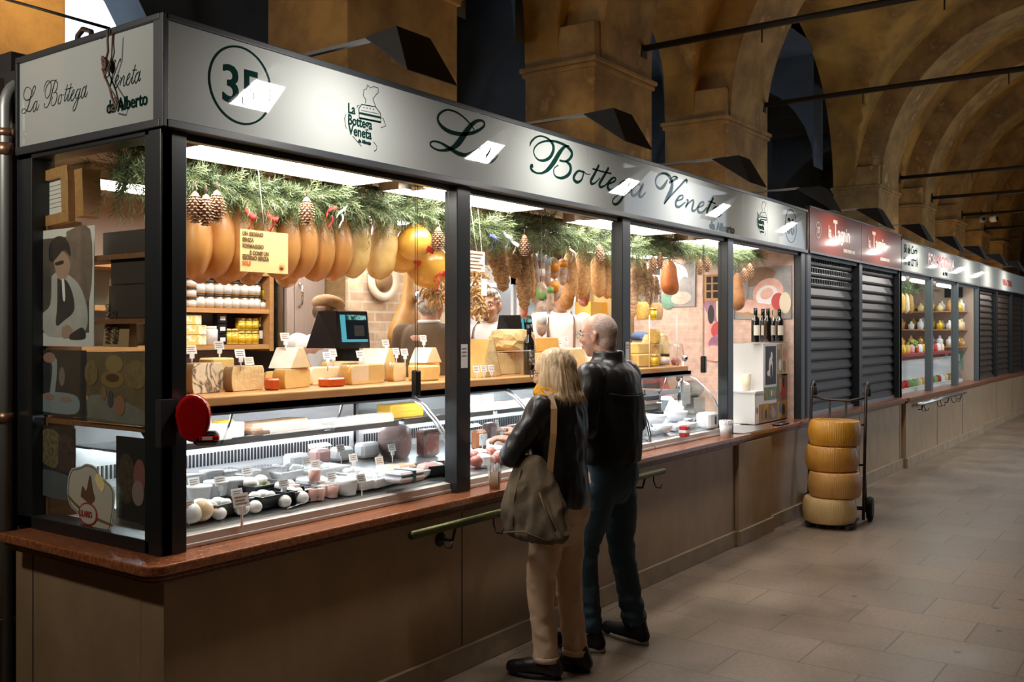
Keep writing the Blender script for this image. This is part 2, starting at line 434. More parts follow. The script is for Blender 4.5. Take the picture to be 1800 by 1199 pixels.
# side window
mb=MB(); mb.box(2.13,2.136,3.14,3.94,ZT+.045,ZSB-.05); struct(mb.build('window_1',glass('window_glass',(.93,.95,.93),.015,.55,.07)),'reflective side window of the corner')
# --- stall box: ceilings, backs
m_ceil=mat('stall_ceiling',(.66,.60,.54),rough=.6)
mb=MB(); mb.box(2.1,8.98,3.09,5.6,2.50,2.56,0); struct(mb.build('ceiling_stall',m_ceil),'pale ceiling inside the cheese stall')
mb=MB(); mb.box(2.09,39,3.06,5.62,2.72,2.78); struct(mb.build('roof',m_blackm),'flat dark roof over the row of stalls')
mb=MB(); mb.box(2.14,8.98,3.95,5.6,.0,.25); struct(mb.build('floor_stall',m_woodd),'raised floor behind the counter')
m_back=mat('mauve_panel',(.46,.34,.28),(.42,.30,.25),rough=.4,sc=2)
mb=MB(); mb.box(2.14,4.76,5.42,5.5,0,2.5); struct(mb.build('wall_back_left',m_back),'brownish panel wall behind the jar shelf')
mb=MB(); mb.box(5.95,8.9,5.55,5.62,0,2.5); struct(mb.build('wall_back_right',m_white),'white wall behind the fridges')
mb=MB(); mb.box(2.1,2.14,3.99,5.5,0,2.5); struct(mb.build('wall_left',m_dark),'dark end wall of the stall')
def brick_mat(name,c1,c2,mo,w,h,ms,bump=.5,ax='xz',rough=.8):
    m,N,L,b=node_mat(name); tc=N.new('ShaderNodeTexCoord'); sx=N.new('ShaderNodeSeparateXYZ'); cx=N.new('ShaderNodeCombineXYZ'); br=N.new('ShaderNodeTexBrick')
    L.new(tc.outputs['Object'],sx.inputs[0]); L.new(sx.outputs['X' if ax=='xz' else 'Y'],cx.inputs[0]); L.new(sx.outputs['Z'],cx.inputs[1]); L.new(cx.outputs[0],br.inputs['Vector'])
    br.inputs['Scale'].default_value=1; br.inputs['Brick Width'].default_value=w; br.inputs['Row Height'].default_value=h; br.inputs['Mortar Size'].default_value=ms
    br.inputs['Color1'].default_value=(*c1,1); br.inputs['Color2'].default_value=(*c2,1); br.inputs['Mortar'].default_value=(*mo,1); b.inputs['Roughness'].default_value=rough
    n=N.new('ShaderNodeTexNoise'); n.inputs['Scale'].default_value=14; n.inputs['Detail'].default_value=8; L.new(tc.outputs['Object'],n.inputs[0])
    mx=N.new('ShaderNodeMix'); mx.data_type='RGBA'; mx.blend_type='MULTIPLY'; mx.inputs[0].default_value=1
    mr=N.new('ShaderNodeMapRange'); mr.inputs['From Min'].default_value=.3; mr.inputs['From Max'].default_value=.7; mr.inputs['To Min'].default_value=.8; mr.inputs['To Max'].default_value=1.15
    L.new(n.outputs['Fac'],mr.inputs[0]); L.new(br.outputs['Color'],mx.inputs[6]); L.new(mr.outputs[0],mx.inputs[7]); L.new(mx.outputs[2],b.inputs['Base Color'])
    bp=N.new('ShaderNodeBump'); bp.inputs['Strength'].default_value=bump; bp.inputs['Distance'].default_value=.01; bp.invert=True
    L.new(br.outputs['Fac'],bp.inputs['Height']); L.new(bp.outputs[0],b.inputs['Normal'])
    return m
m_brick=brick_mat('pale_brick',(.60,.45,.30),(.42,.29,.18),(.55,.45,.34),.25,.07,.008)
m_tile=brick_mat('pink_tile',(.70,.50,.40),(.67,.475,.375),(.74,.56,.46),.24,.065,.003,.1,'yz',.35)
mb=MB(); mb.box(4.735,5.975,4.775,4.8,.2,2.5); struct(mb.build('wall_brick',m_brick),'bare pale brick face of the pier inside the stall')
mb=MB(); mb.box(8.87,8.93,3.12,5.6,.2,2.5); struct(mb.build('wall_end',m_tile),'pinkish tiled end wall of the cheese stall')
# --- LED panels, square lamps and spot cans
t=thing('ceiling_light_panel',(2.39,3.19,2.42),'bright rectangular light panel above the hams','ceiling light','light panels under the stall ceiling')
mb=MB(); mb.box(0,1.14,0,.012,0,.08); mb.box(0,1.14,.328,.34,0,.08); mb.box(0,.012,.012,.328,0,.08); mb.box(1.128,1.14,.012,.328,0,.08); mb.box(0,1.14,0,.34,.07,.08); mb.build('housing',m_cream,t)
mb=MB(); mb.box(.012,1.128,.012,.328,.004,.014); mb.build('diffuser',m_led,t)
labs=['bright rectangular light panel above the sausages','bright rectangular light panel above the grated cheese corner','bright rectangular light panel above the wine bottles']
for i,dx in enumerate((3.82-.09,5.52,7.2)): dup(t,(dx+.0,3.19,2.42),labs[i])
for x,y,l in ((2.6,4.35,'over the floor behind the hams'),(3.9,4.35,'in front of the brick pier'),(5.2,3.88,'behind the salami'),(6.7,3.88,'over the white fridges'),(7.7,4.35,'in the far corner before the tiled wall')): dup(t,(x,y,2.42),'rectangular light panel '+l)  # second row of panels, added to brighten the back of the stall
t=thing('spot_lamp',(3.62,3.25,2.39),'white can spot lamp beside the first window post','spot lamp','spot lamps under the stall ceiling')
mb=MB(); mb.lathe([(.0,0),(.034,0),(.034,.10),(.0,.10)],20); mb.build('can',m_white,t)
mb=MB(); mb.lathe([(.0,-.002),(.026,-.002),(.026,.001),(0,.001)],16); mb.build('lens',emis('spot_lens',(1,.9,.75),6),t)
mb=MB(); mb.box(.05,.16,-.02,.09,.02,.11); mb.build('transformer_box',m_cream,t)
dup(t,(5.28,3.25,2.39),'white can spot lamp beside the second window post')
dup(t,(6.95,3.25,2.39),'white can spot lamp beside the third window post')

# --- reflector lamps on arms over the signs
def refl(x,lab):
    t=thing('sign_lamp',(x,3.2,2.78),lab,'lamp','black reflector lamps on arms over the signs')
    mb=MB(); mb.box(-.012,.012,-.43,.02,.095,.110); mb.box(-.03,.03,.0,.03,.0,.112); mb.box(-.05,.05,-.02,.05,-.0,.01); mb.build('arm',m_steeld,t)
    # folded sheet hood; the lens sits on its inner underside, turned to the sign and the paving
    c=[(-.05,-.425,.095),(.05,-.425,.095),(-.10,-.64,.09),(.10,-.64,.09),(-.15,-.74,-.105),(.15,-.74,-.105)]
    mb=MB(); mb.add(c,[(0,1,3,2),(2,3,5,4),(0,2,4),(1,5,3)]); o=mb.build('hood',m_blackm,t,fixn=False)
    md=o.modifiers.new('t','SOLIDIFY'); md.thickness=.005; md.offset=0
    mb=MB(); mb.add([(-.085,-.55,.015),(.085,-.55,.015),(.11,-.70,-.076),(-.11,-.70,-.076)],[(0,1,2,3)]); mb.build('lens',m_lens,t,fixn=False)
    return t
rl=refl(2.90,'black reflector lamp nearest to the viewer, over the first bay')
names=['over the script lettering','over the third bay','over the round 38 sign','over the red signs near the cheese stall','over the right red sign','over the start of the far white sign','over the middle of the far white sign','over the end of the far white sign','over the far shutters','over the last far shutters']
for i,nm in enumerate(names): dup(rl,(2.90+1.70*(i+1),3.2,2.78),'black reflector lamp '+nm)
# warm uplights on the stall roof
PI_=math.pi
m_up=emis('uplight_lens',(1,.60,.22),UP)
ul=thing('uplight',(3.2,4.3,2.8),'warm uplight standing on the roof over the first bay','uplight','warm uplights on the stall roofs')
mb=MB(); mb.box(-.15,.15,-.08,.08,0,.1); mb.build('housing',m_blackm,ul)
mb=MB(); mb.box(-.13,.13,-.06,.06,.1,.104); mb.build('lens',m_up,ul)
for x,l in ((2.3,'behind the side sign'),(6.9,'over the second bay'),(10.2,'behind the red signs'),(14.5,'behind the far white sign'),(20.2,'over the far shutters'),):
    dup(ul,(x,4.3,2.8),'warm uplight standing on the roof '+l)
for x,l in ((24,'first'),(27,'second'),(30.5,'third')):
    dup(ul,(x,4.3,2.8),'warm uplight on the distant roofs, %s beyond the shutters'%l)
# unseen stalls across the passage, carrying uplights added to brighten the vault
mb=MB(); 
for xa,xb in ((-5.8,8.6),(11.4,12.8),(18.0,19.4),(22.6,39)): mb.box(xa,xb,-1.5,-.75,0,2.75)
struct(mb.build('wall_right_stalls',m_dark),'closed dark stalls along the other side of the passage')
for x,l in ((-1,'nearest to the viewer'),(12,'level with the red signs'),(24,'beyond the far shutters')):
    o=dup(ul,(x,-1.05,2.75),'warm uplight on the stalls across the passage, '+l)
t=thing('flood_lamp',(.35,3.75,3.0),'flood lamp hanging on a rod to the near side of the stall corner','lamp')  # unseen lamp added to brighten the side sign and window prints
mb=MB(); mb.box(-.10,.0,-.2,.2,-.14,.14); mb.build('housing',m_blackm,t); mb=MB(); mb.add([(.002,-.17,-.11),(.002,.17,-.11),(.002,.17,.11),(.002,-.17,.11)],[(0,1,2,3)]); mb.build('lens',emis('flood_lens',(1,.92,.82),130),t,fixn=False)
mb=MB(); mb.tube([(-.05,0,.14),(-.05,0,3.3)],.012,8); mb.build('rod',m_iron,t)
# ================================================================ SIGNS AND LETTERING
def text(body, size, m, parent=None, loc=(0,0,0), rot=(math.pi/2,0,0), sx=1, ext=.0008, bold=0, shear=0, align='LEFT', name='lettering', spacing=1):
    cu=bpy.data.curves.new('t','FONT'); cu.body=body; cu.size=size; cu.extrude=ext; cu.offset=bold; cu.shear=shear; cu.align_x=align; cu.space_character=spacing; cu.resolution_u=3
    tmp=bpy.data.objects.new('t',cu); COL.objects.link(tmp)
    bpy.context.view_layer.update()
    me=bpy.data.meshes.new_from_object(tmp.evaluated_get(bpy.context.evaluated_depsgraph_get()))
    bpy.data.objects.remove(tmp); bpy.data.curves.remove(cu)
    me.transform(Matrix.Diagonal((sx,1,1,1)))
    me.materials.clear(); me.materials.append(m); me.name=name
    o=bpy.data.objects.new(name,me); COL.objects.link(o); o.location=loc; o.rotation_euler=rot
    if parent: o.parent=parent
    return o
def smooth_path(pts, n=6):
    out=[]; P_=[pts[0]]+list(pts)+[pts[-1]]
    for i in range(1,len(P_)-2):
        p0,p1,p2,p3=P_[i-1:i+3]
        for k in range(n):
            t=k/n
            out.append(tuple(.5*((2*b)+(-a+c)*t+(2*a-5*b+4*c-d)*t*t+(-a+3*b-3*c+d)*t**3) for a,b,c,d in zip(p0,p1,p2,p3)))
    out.append(pts[-1]); return out
def ribbon(mb, pts, th=.0015, m=0, fn=None, smooth=True):
    # pts (u,v,w): ribbon of width w in the uv plane, fn maps (u,v,d) to 3d
    q=smooth_path(pts) if smooth else pts
    vs=[];n=len(q)
    for i,(u,v,w) in enumerate(q):
        a=q[max(i-1,0)]; b=q[min(i+1,n-1)]
        dx,dy=b[0]-a[0],b[1]-a[1]; l=math.hypot(dx,dy) or 1
        nx,ny=-dy/l*w/2,dx/l*w/2
        vs+=[fn(u+nx,v+ny,0),fn(u-nx,v-ny,0),fn(u+nx,v+ny,th),fn(u-nx,v-ny,th)]
    fs=[]
    for i in range(n-1):
        k=i*4; fs+=[(k+2,k+3,k+7,k+6),(k,k+4,k+5,k+1),(k,k+2,k+6,k+4),(k+1,k+5,k+7,k+3)]
    fs+=[(0,1,3,2),(n*4-4,n*4-2,n*4-1,n*4-3)]
    mb.add(vs,fs,m)
c4=lambda X,Y:(740+X/6.659,180+Y/6.659,6.659)
c5=lambda X,Y:(980+X/5.294,240+Y/5.294,5.294)
SCRIPT={'La':[(c4,[(625,325,8),(560,235,14),(480,160,16),(400,110,18),(300,88,18),(220,130,22),(195,200,26),(240,280,34),(340,345,38),(480,372,36),(620,352,30),(720,295,22),(742,250,20),(715,215,20),(650,220,30),(580,275,44),(510,370,60),(440,470,60),(370,530,40),(280,560,26),(190,555,18),(120,515,18),(108,475,16),(150,455,16),(230,475,20),(330,535,32),(430,595,38),(520,615,34),(610,580,24),(700,520,16)]),
 (c4,[(800,540,20),(740,520,16),(670,560,24),(640,630,30),(660,680,34),(720,670,26),(790,590,18),(810,530,14)]),(c4,[(815,530,20),(775,620,36),(765,680,34),(810,700,26),(860,670,16),(900,620,8)])],
'Bottega':[(c4,[(1272,515,8),(1290,460,20),(1350,405,16),(1420,398,16),(1490,430,20),(1540,490,34),(1548,560,38),(1510,640,34),(1440,680,26),(1370,670,16),(1325,610,12),(1325,540,14),(1380,480,16),(1470,452,20),(1570,458,22),(1680,500,26),(1750,560,34),(1765,610,34),(1740,660,30),(1690,690,20),(1620,680,20)]),
 (c4,[(1690,690,14),(1740,730,34),(1750,790,38),(1720,850,34),(1650,885,26),(1580,870,16),(1552,820,12),(1560,770,10),(1605,735,12)]),
 (c4,[(1735,510,10),(1680,520,26),(1620,590,46),(1560,690,52),(1490,780,40),(1420,825,22),(1350,825,16),(1295,790,26),(1290,750,40),(1310,740,30)]),
 (c5,[(235,330,14),(195,320,16),(160,355,24),(150,395,28),(180,425,22),(220,405,16),(240,350,14),(237,325,12),(270,350,8),(305,350,8)]),
 (c5,[(385,265,20),(345,345,24),(310,410,26),(315,440,20),(350,430,12),(395,385,8)]),(c5,[(325,300,12),(410,325,12),(500,345,12)]),
 (c5,[(475,290,20),(430,370,24),(390,440,26),(400,470,20),(440,455,12),(480,415,8)]),
 (c5,[(480,440,12),(530,415,14),(540,390,12),(515,385,14),(480,420,22),(465,470,26),(490,500,22),(540,480,14),(590,430,8)]),
 (c5,[(660,430,14),(620,415,16),(580,450,24),(575,500,24),(610,510,18),(650,465,14),(670,430,12)]),
 (c5,[(675,425,20),(640,500,20),(590,590,22),(545,630,20),(515,620,14),(520,580,10),(580,535,8),(640,530,8),(690,510,8)]),
 (c5,[(770,445,16),(735,445,18),(700,485,26),(690,530,24),(715,550,20),(755,515,14),(785,455,12)]),(c5,[(800,440,18),(770,510,24),(760,550,24),(785,560,16),(820,520,8)])],
'Veneta':[(c5,[(1025,400,10),(990,460,26),(955,485,20),(920,455,14),(915,400,14),(945,355,16),(1000,345,18),(1045,380,30),(1065,440,40),(1055,500,40),(1020,570,34),(992,625,14)]),
 (c5,[(992,625,10),(1050,555,14),(1130,470,16),(1180,415,18),(1203,408,20),(1200,435,12)]),(c5,[(1040,430,18),(1090,400,18),(1115,385,14),(1085,372,10),(1045,400,8)]),
 (c5,[(1110,600,10),(1160,580,14),(1165,550,12),(1135,555,16),(1105,600,24),(1100,640,24),(1130,655,18),(1190,610,10)]),
 (c5,[(1200,590,14),(1215,600,16),(1190,660,22)]),(c5,[(1195,645,10),(1250,595,14),(1265,610,22),(1250,680,22),(1275,690,16),(1310,650,8)]),
 (c5,[(1310,660,10),(1355,640,14),(1360,610,12),(1330,620,18),(1305,665,24),(1310,700,22),(1345,705,16),(1390,660,8)]),
 (c5,[(1450,570,18),(1415,640,22),(1390,700,24),(1405,725,18),(1440,700,10)]),(c5,[(1400,600,10),(1470,625,10)]),
 (c5,[(1500,655,16),(1460,665,20),(1440,705,22),(1455,740,18),(1490,715,14),(1515,660,12)]),(c5,[(1525,655,18),(1500,715,22),(1505,740,18),(1530,725,10)])]}
def uv(cf,pt,Y):
    px,py,s=cf(pt[0],pt[1]); p=P(px,py,Y); return (p.x,p.z,pt[2]/s*scale_at(p)*(1.3 if pt[2]>9 and s<8 else 1.1))
UVS={w:[[uv(cf,pt,YS) for pt in st] for cf,st in L_] for w,L_ in SCRIPT.items()}

m_edge=mat('sign_edge',(.02,.024,.028),rough=.45)
sg=thing('fascia_sign',(X0,YS,ZSB),'long white sign with green script lettering along the front of the cheese stall','sign')
mb=MB()
cuts=[X0,3.6,5.01,7.45,8.97]
mb.box(X0+.012,8.965,.0,.03,0,ZST-ZSB-.0); mb.v=[v-Vector((X0,0,0)) for v in mb.v]; mb.build('panel',m_signw,sg)
mb=MB()
mb.box(0,6.885,-.012,.05,-.03,.0); mb.box(0,6.885,-.012,.05,.355,.378); mb.box(-.012,.012,-.012,.05,-.03,.378); mb.box(6.87,6.885,-.012,.05,0,.355)
mb.build('edging',m_edge,sg,bevel=.003)
mb=MB()
for x in (5.01,7.43,7.97): mb.box(x-X0,x-X0+.003,-.0006,0,0,.355)
mb.build('panel_joint',mat('sign_joint',(.25,.25,.24),rough=.6),sg)
for w,S in UVS.items():
    mb=MB()
    for st in S: ribbon(mb,st,.0015,0,lambda u,v,d:(u-X0,-.0005-d,v-ZSB))
    mb.build('lettering',m_green,sg,fixn=False)
# round numbers
def ringnum(x,z,rad,num,par,m=m_green,o=X0,zb=ZSB,w=.008,ts=.2):
    mb=MB(); q=[(x+rad*math.cos(a*math.pi/24),z+rad*math.sin(a*math.pi/24),w) for a in range(49)]
    ribbon(mb,q,.0015,0,lambda u,v,d:(u-o,-.0005-d,v-zb),False); mb.build('number_ring',m,par,fixn=False)
    text(num,ts,m,par,(x-o,-.002,z-zb-ts*.36),sx=.95,align='CENTER',bold=.0025,name='number')
ringnum(2.43,2.632,.147,'35',sg); ringnum(8.54,2.63,.147,'38',sg)
# emblem
def c3(X,Y): return (590+X/8.88,140+Y/8.88,8.88)
EMB=[[(465,370,9),(468,310,9),(430,255,9),(437,160,9),(480,145,9),(495,82,9),(540,132,9),(590,108,9),(660,130,10),(665,200,10),(630,235,10),(580,300,10),(600,360,9),(622,420,9)],
 [(705,600,9),(740,605,9),(780,722,10),(705,752,9)],[(160,540,7),(137,600,7),(150,720,7),(170,765,8)],[(262,880,8),(330,960,8),(400,1040,8)],[(590,970,8),(640,1040,8),(632,1100,8),(600,1115,14)],[(530,1030,6),(480,990,6),(440,960,6)],
 [(360,450,14),(405,387,14),(620,425,14),(698,530,14),(702,670,14),(365,600,14),(360,450,14)],[(370,522,30),(700,592,30)],[(366,598,26),(702,664,26)],[(400,480,6),(670,535,6)],[(430,435,12),(445,438,12)],[(480,443,12),(495,446,12)],[(530,452,12),(545,455,12)],[(580,462,12),(595,465,12)],[(330,440,8),(345,400,8),(365,405,8)]]
def emblem(par,dx,o,zb):
    mb=MB()
    for st in EMB:
        q=[uv(c3,p,YS) for p in st]; ribbon(mb,q,.0012,0,lambda u,v,d:(u+dx-o,-.0005-d,v-zb),False)
    mb.build('emblem',m_green,par,fixn=False)
    for s_,X,Y,sz,wx in (('La',185,515,.062,.8),('Bottega',185,690,.062,.78),('Veneta',195,850,.062,.82),('da Alberto',350,975,.02,.9)):
        px,py,_=c3(X,Y); p=P(px,py,YS)
        text(s_,sz,m_green,par,(p.x+dx-o,-.002,p.z-zb),sx=wx,bold=.0012,name='emblem_lettering')
emblem(sg,0,X0,ZSB); emblem(sg,4.735,X0,ZSB)
p=P(1250,402,YS); text('da Alberto',.085,m_green,sg,(p.x-X0-.03,-.002,.012),sx=1.25,bold=.003,spacing=1.02)

# side sign
ss=thing('fascia_sign',(2.087,3.05,ZSB),'short white side sign with small green script and a wire hanging over it','sign')
mb=MB(); mb.box(0,.03,.0,.98,0,.36); mb.build('panel',m_signw,ss)
mb=MB(); mb.box(-.012,.05,-.01,.99,-.03,0); mb.box(-.012,.05,-.01,.99,.355,.378); mb.box(-.012,.05,.975,.99,0,.355); mb.build('edging',m_edge,ss,bevel=.003)
def side_fn(x0,sx,z0,sz,base,u0):
    return lambda u,v,d:(-.0008-d, u0-3.05-(u-x0)*sx, (v-base)*sz+z0-ZSB)
for w,S in UVS.items():
    mb=MB()
    x0,u0,sx=(3.556,4.005,.25) if w=='La' else ((4.35,3.845,.235) if w=='Bottega' else (5.87,3.40,.205))
    for st in S: ribbon(mb,[(a,b,c*.42 if c>.012 else c*.6) for a,b,c in st],.0012,0,side_fn(x0,sx,2.605 if w!='Veneta' else 2.615,.5,2.60,u0))
    mb.build('lettering',m_green,ss,fixn=False)
text('da Alberto',.07,m_green,ss,(-.002,PXp(187,210,2.085).y-3.05,.062),rot=(math.pi/2,0,-math.pi/2),sx=.86,bold=.0012)

# wire with knots hanging in front of the side sign
m_rust=mat('rusty_wire',(.10,.05,.035),rough=.7)
t=thing('hanging_wire',(2.06,3.40,2.80),'rusty wire with a knot hanging in front of the side sign','wire')
mb=MB(); 
def z_(py): return 1.68+(583-py)/1700*3.72
pts=[(190,50),(189,72),(190,90),(186,105),(180,122),(186,138),(193,155),(197,172),(200,180),(204,190),(206,182),(202,172)]
pp=[PXp(x,y,2.065) for x,y in pts]; mb.tube([v-t.location for v in pp],.0045,6)
pp=[PXp(x,y,2.05) for x,y in [(198,60),(196,100),(190,120),(183,135),(192,152),(208,178),(203,195),(190,192)]]; mb.tube([v-t.location for v in pp],.003,5); mb.build('strand',m_rust,t)
c=PXp(185,115,2.06)-t.location; mb=MB(); 
for k in range(5): mb.tube([c+Vector((.006*math.cos(a),.012*math.cos(a+k),.018*math.sin(a+k*1.3)+.004*k)) for a in [i*math.pi/5 for i in range(11)]],.005,6)
mb.build('knot',m_rust,t)
# downpipe
m_pipe=mat('zinc_pipe',(.33,.34,.33),(.24,.25,.24),rough=.45,metal=.6,sc=3,stretch=(1,1,.3))
t=thing('downpipe',(2.06,4.09,0),'grey zinc downpipe with a bend beside the side window','pipe')
b=t.location
path=[Vector((0,0,.01)),Vector((0,0,2.62))]+[Vector((.10-.10*math.cos(a),0,2.62+.12*math.sin(a))) for a in [i*math.pi/12 for i in range(1,7)]]+[Vector((.32,0,2.745))]
mb=MB(); mb.tube(path,.027,14); mb.build('tube',m_pipe,t)
for za,zb_ in ((2.42,2.47),(2.50,2.53),(1.3,1.34)): mb=MB(); mb.lathe([(.028,za),(.033,za),(.033,zb_),(.028,zb_)],14); mb.build('collar',mat('copper',(.35,.2,.13),rough=.4,metal=.8),t)
mb=MB(); mb.box(2.0,2.09,4.16,5.4,0,2.76); struct(mb.build('trim_12',m_dark),'dark timber cladding beside the pipe')
m_card=mat('cardboard',(.30,.16,.07),(.26,.135,.055),rough=.85,sc=8)
t=thing('cardboard_box',(2.1,4.24,0),'brown cardboard box standing on the floor at the end of the counter','box')
mb=MB(); mb.box(-.3,.10,-.10,.14,0,.36); mb.build('box_body',m_card,t)
mb=MB(); mb.box(-.3,.1,-.004,0,0,.14,T=Tm((0,-.1,.36),(.5,0,0))); mb.build('flap',m_card,t)
# small rusty junk on the roof
mb=MB(); mb.box(2.3,2.42,3.12,3.2,2.78,2.83); mb.box(2.25,2.47,3.1,3.2,2.83,2.85); tag(mb.build('bracket',mat('ochre_metal',(.3,.18,.05),rough=.6),origin=(2.36,3.15,2.78)),'small ochre bracket on top of the sign near the corner','bracket')
mb=MB(); a=PXp(-70,-24,2.08); c0=PXp(192,50,2.08); mb.tube([a,c0,Vector((2.09,3.42,2.80))],.007,6)
tag(mb.build('cable',m_iron,origin=(2.15,4.3,3)),'black cable strung above the side sign','cable')
mb=MB(); c=PXp(160,55,2.3); mb.tube([c+Vector((0,.12,-.1)),c+Vector((0,.1,.0)),c+Vector((0,.06,.02)),c+Vector((0,0,.0)),c+Vector((0,-.02,-.1)),Vector((c.x,c.y-.02,2.775))],.012,8)
tag(mb.build('cable_hoop',m_iron,origin=c),'small black hoop standing up behind the side sign','hoop')

# ================================================================ NEIGHBOURING STALLS
m_rail=mat('olive_brass',(.11,.105,.04),(.06,.065,.025),rough=.35,metal=.7,sc=4)
def rail(xa,xb,y,z,hooks,label,m):
    t=thing('hand_rail',(xa,y,z),label,'rail')
    mb=MB(); mb.tube([(0,0,0),(xb-xa,0,0)],.02,12); mb.build('bar',m,t)
    for hx in hooks:
        mb=MB(); mb.tube([(hx,.0,.02),(hx,.0,-.02),(hx,0,-.05),(hx,-.02,-.09),(hx,-.05,-.09),(hx,-.06,-.06)],.005,6); mb.build('hook',m_iron,t)
    for bx in (.32,(xb-xa)*.62,xb-xa-.25):
        mb=MB(); mb.tube([(bx,0,0),(bx,.02,-.08),(bx,YW-y,-.085)],.008,6); mb.lathe([(0,0),(.035,0),(.035,.008),(0,.008)],14,0,Tm((bx,YW-y-.0,-.085),(math.pi/2,0,0))); mb.build('bracket',m_iron,t)
    return t
rail(3.27,5.76,2.9,.763,(.22,.62,1.3,1.9,2.35),'olive brass rail with s-hooks on the wall behind the two customers',m_rail)
rail(12.82,15.8,2.93,.763,(.2,.35,1.1,1.3,2.0,2.3),'distant steel rail with hooks below the white-lit cheese window',m_steel)
mb=MB(); mb.box(9.0,25,3.04,3.16,0,.80)
for gx in (10.7,12.4,14.2,15.9,17.45,19.2,20.9,22.7): mb.box(gx-.006,gx+.006,3.037,3.05,.12,.79,1)
mb.box(12.5,17.5,2.99,3.04,0,.8)
for gx in (14.2,15.9): mb.box(gx-.006,gx+.006,2.987,3.0,.12,.79,1)
struct(mb.build('wall_front',[m_counter,m_blackm],bevel=.004),'brown stone counter wall under the farther stalls')
mb=MB(); mb.box(8.99,25,3.01,3.05,0,.12); mb.box(12.48,17.52,2.965,3.01,0,.12); struct(mb.build('baseboard_front',m_plinth,bevel=.004),'stone plinth along the farther stalls')
m_brown=mat('brown_marble',(.26,.11,.055),(.16,.06,.03),rough=.3,sc=40,contrast=(.4,.62))
for xa,xb,l in ((9.04,12.44,'brown marble countertop below the closed shutters of the red stall'),(12.45,17.5,'brown marble countertop below the white-lit window'),(17.52,25,'brown marble countertop below the farthest shutters')):
    y0=2.96 if xa!=12.45 else 2.93
    mb=MB(); mb.box(xa,xb,y0,3.2,.825,ZT); mb.box(xa+.004,xb-.004,y0+.025,3.1,.80,.826); tag(mb.build('marble_countertop',m_brown,origin=(xa,3,.85),bevel=.005),l,'countertop')
fr2=frame(9.04,2,'black steel frame of the red stall with closed shutters')
fr3=frame(12.44,3,'grey green steel frame around the white-lit window')
m_gg=mat('grey_green_paint',(.10,.13,.135),rough=.35)
for c in kids(fr3): 
    if c.name.startswith(('post','lintel')): c.data.materials[0]=m_gg
fr4=frame(17.56,3,'dark steel frame of the farthest shuttered stall')
m_shut=mat('shutter_metal',(.026,.022,.018),(.02,.017,.014),rough=.42,metal=.15,sc=3)
m_shutb=mat('brown_shutter_metal',(.06,.04,.028),(.045,.03,.02),rough=.45,metal=.15,sc=3)
def shutter(x0,x1,label,m,perf=3):
    t=thing('roller_shutter',(x0,3.13,ZT),label,'shutter')
    h=ZSB-ZT; mb=MB(); p=.104; prof=[]
    n=int(h/p)
    for i in range(n):
        z=i*p; prof+= [(z,.0),(z+.012,-.012),(z+.03,-.014),(z+.085,.004),(z+.098,.008)]
    prof.append((h,.0))
    L_=x1-x0
    vs=[];
    for z,y in prof: vs+=[(0,y,z),(L_,y,z)]
    mb.add(vs,[(i*2,i*2+1,i*2+3,i*2+2) for i in range(len(prof)-1)])
    o=mb.build('curtain',m,t,fixn=False)
    mb=MB()
    for r_ in range(perf):
        k=0; x=.06
        while x<L_-.08: mb.box(x,x+.035,-.016,.002,h-p*(r_+1)-.0+.025,h-p*(r_+1)+.07); x+=.075
    if perf: mb.build('ventilation_slots',m_blackm,t)
    mb=MB(); mb.box(0,L_,-.03,.01,0,.03); mb.build('bottom_bar',m_steeld,t)
    return t
shutter(9.15,10.735,'dark roller shutter directly behind the sack truck handles',m_shut,3)
shutter(10.845,12.43,'dark roller shutter next to the white-lit cheese window',m_shut,1)
for i,l in enumerate(('nearest','middle','last')):
    shutter(17.67+BAY*i,17.67+BAY*i+1.58,'brown roller shutter, %s of the three under the far end of the white signs'%l,m_shutb,0)
mb=MB(); mb.box(8.99,9.035,3.05,3.2,ZT,2.75); tag(mb.build('filler_post',m_blackm,origin=(9,3.1,ZT)),'dark filler post between the cheese stall and the red stall','post')
# red signs
m_red=mat('red_sign_acrylic',(.17,.028,.014),(.12,.02,.012),rough=.5,sc=1,coat=.35,crough=.12,spec=.1)
m_pale=mat('pale_sign_lettering',(.42,.33,.25),rough=.4)
for xa,xb,num,l in ((9.05,10.735,'37','red sign with pale lettering and a round number'),(10.745,12.42,'','second red sign with pale lettering, without a number')):
    t=thing('fascia_sign',(xa,YS,ZSB),l,'sign'); L_=xb-xa
    mb=MB(); mb.box(0,L_,0,.03,0,.41); mb.build('panel',m_red,t)
    mb=MB(); mb.box(-.01,L_+.005,-.008,.04,-.02,0); mb.box(-.01,L_+.005,-.008,.04,.41,.425); mb.build('edging',m_edge,t)
    if num: ringnum(xa+.25,2.66,.075,num,t,m_pale,xa,ZSB,.006,.085)
    o_=.55 if num else .25
    text('la',.17,m_pale,t,(o_,-.002,.17),sx=.85,bold=.004); text('T',.27,m_pale,t,(o_+.16,-.002,.17),sx=.8,bold=.006); text('agnin',.20,m_pale,t,(o_+.30,-.002,.17),sx=1.0,bold=.005)
    mb=MB()
    for k in range(9): mb.box(o_+.5+k*.045,o_+.5+k*.045+.03,-.002,0,.055,.09)
    mb.build('small_lettering',m_pale,t)
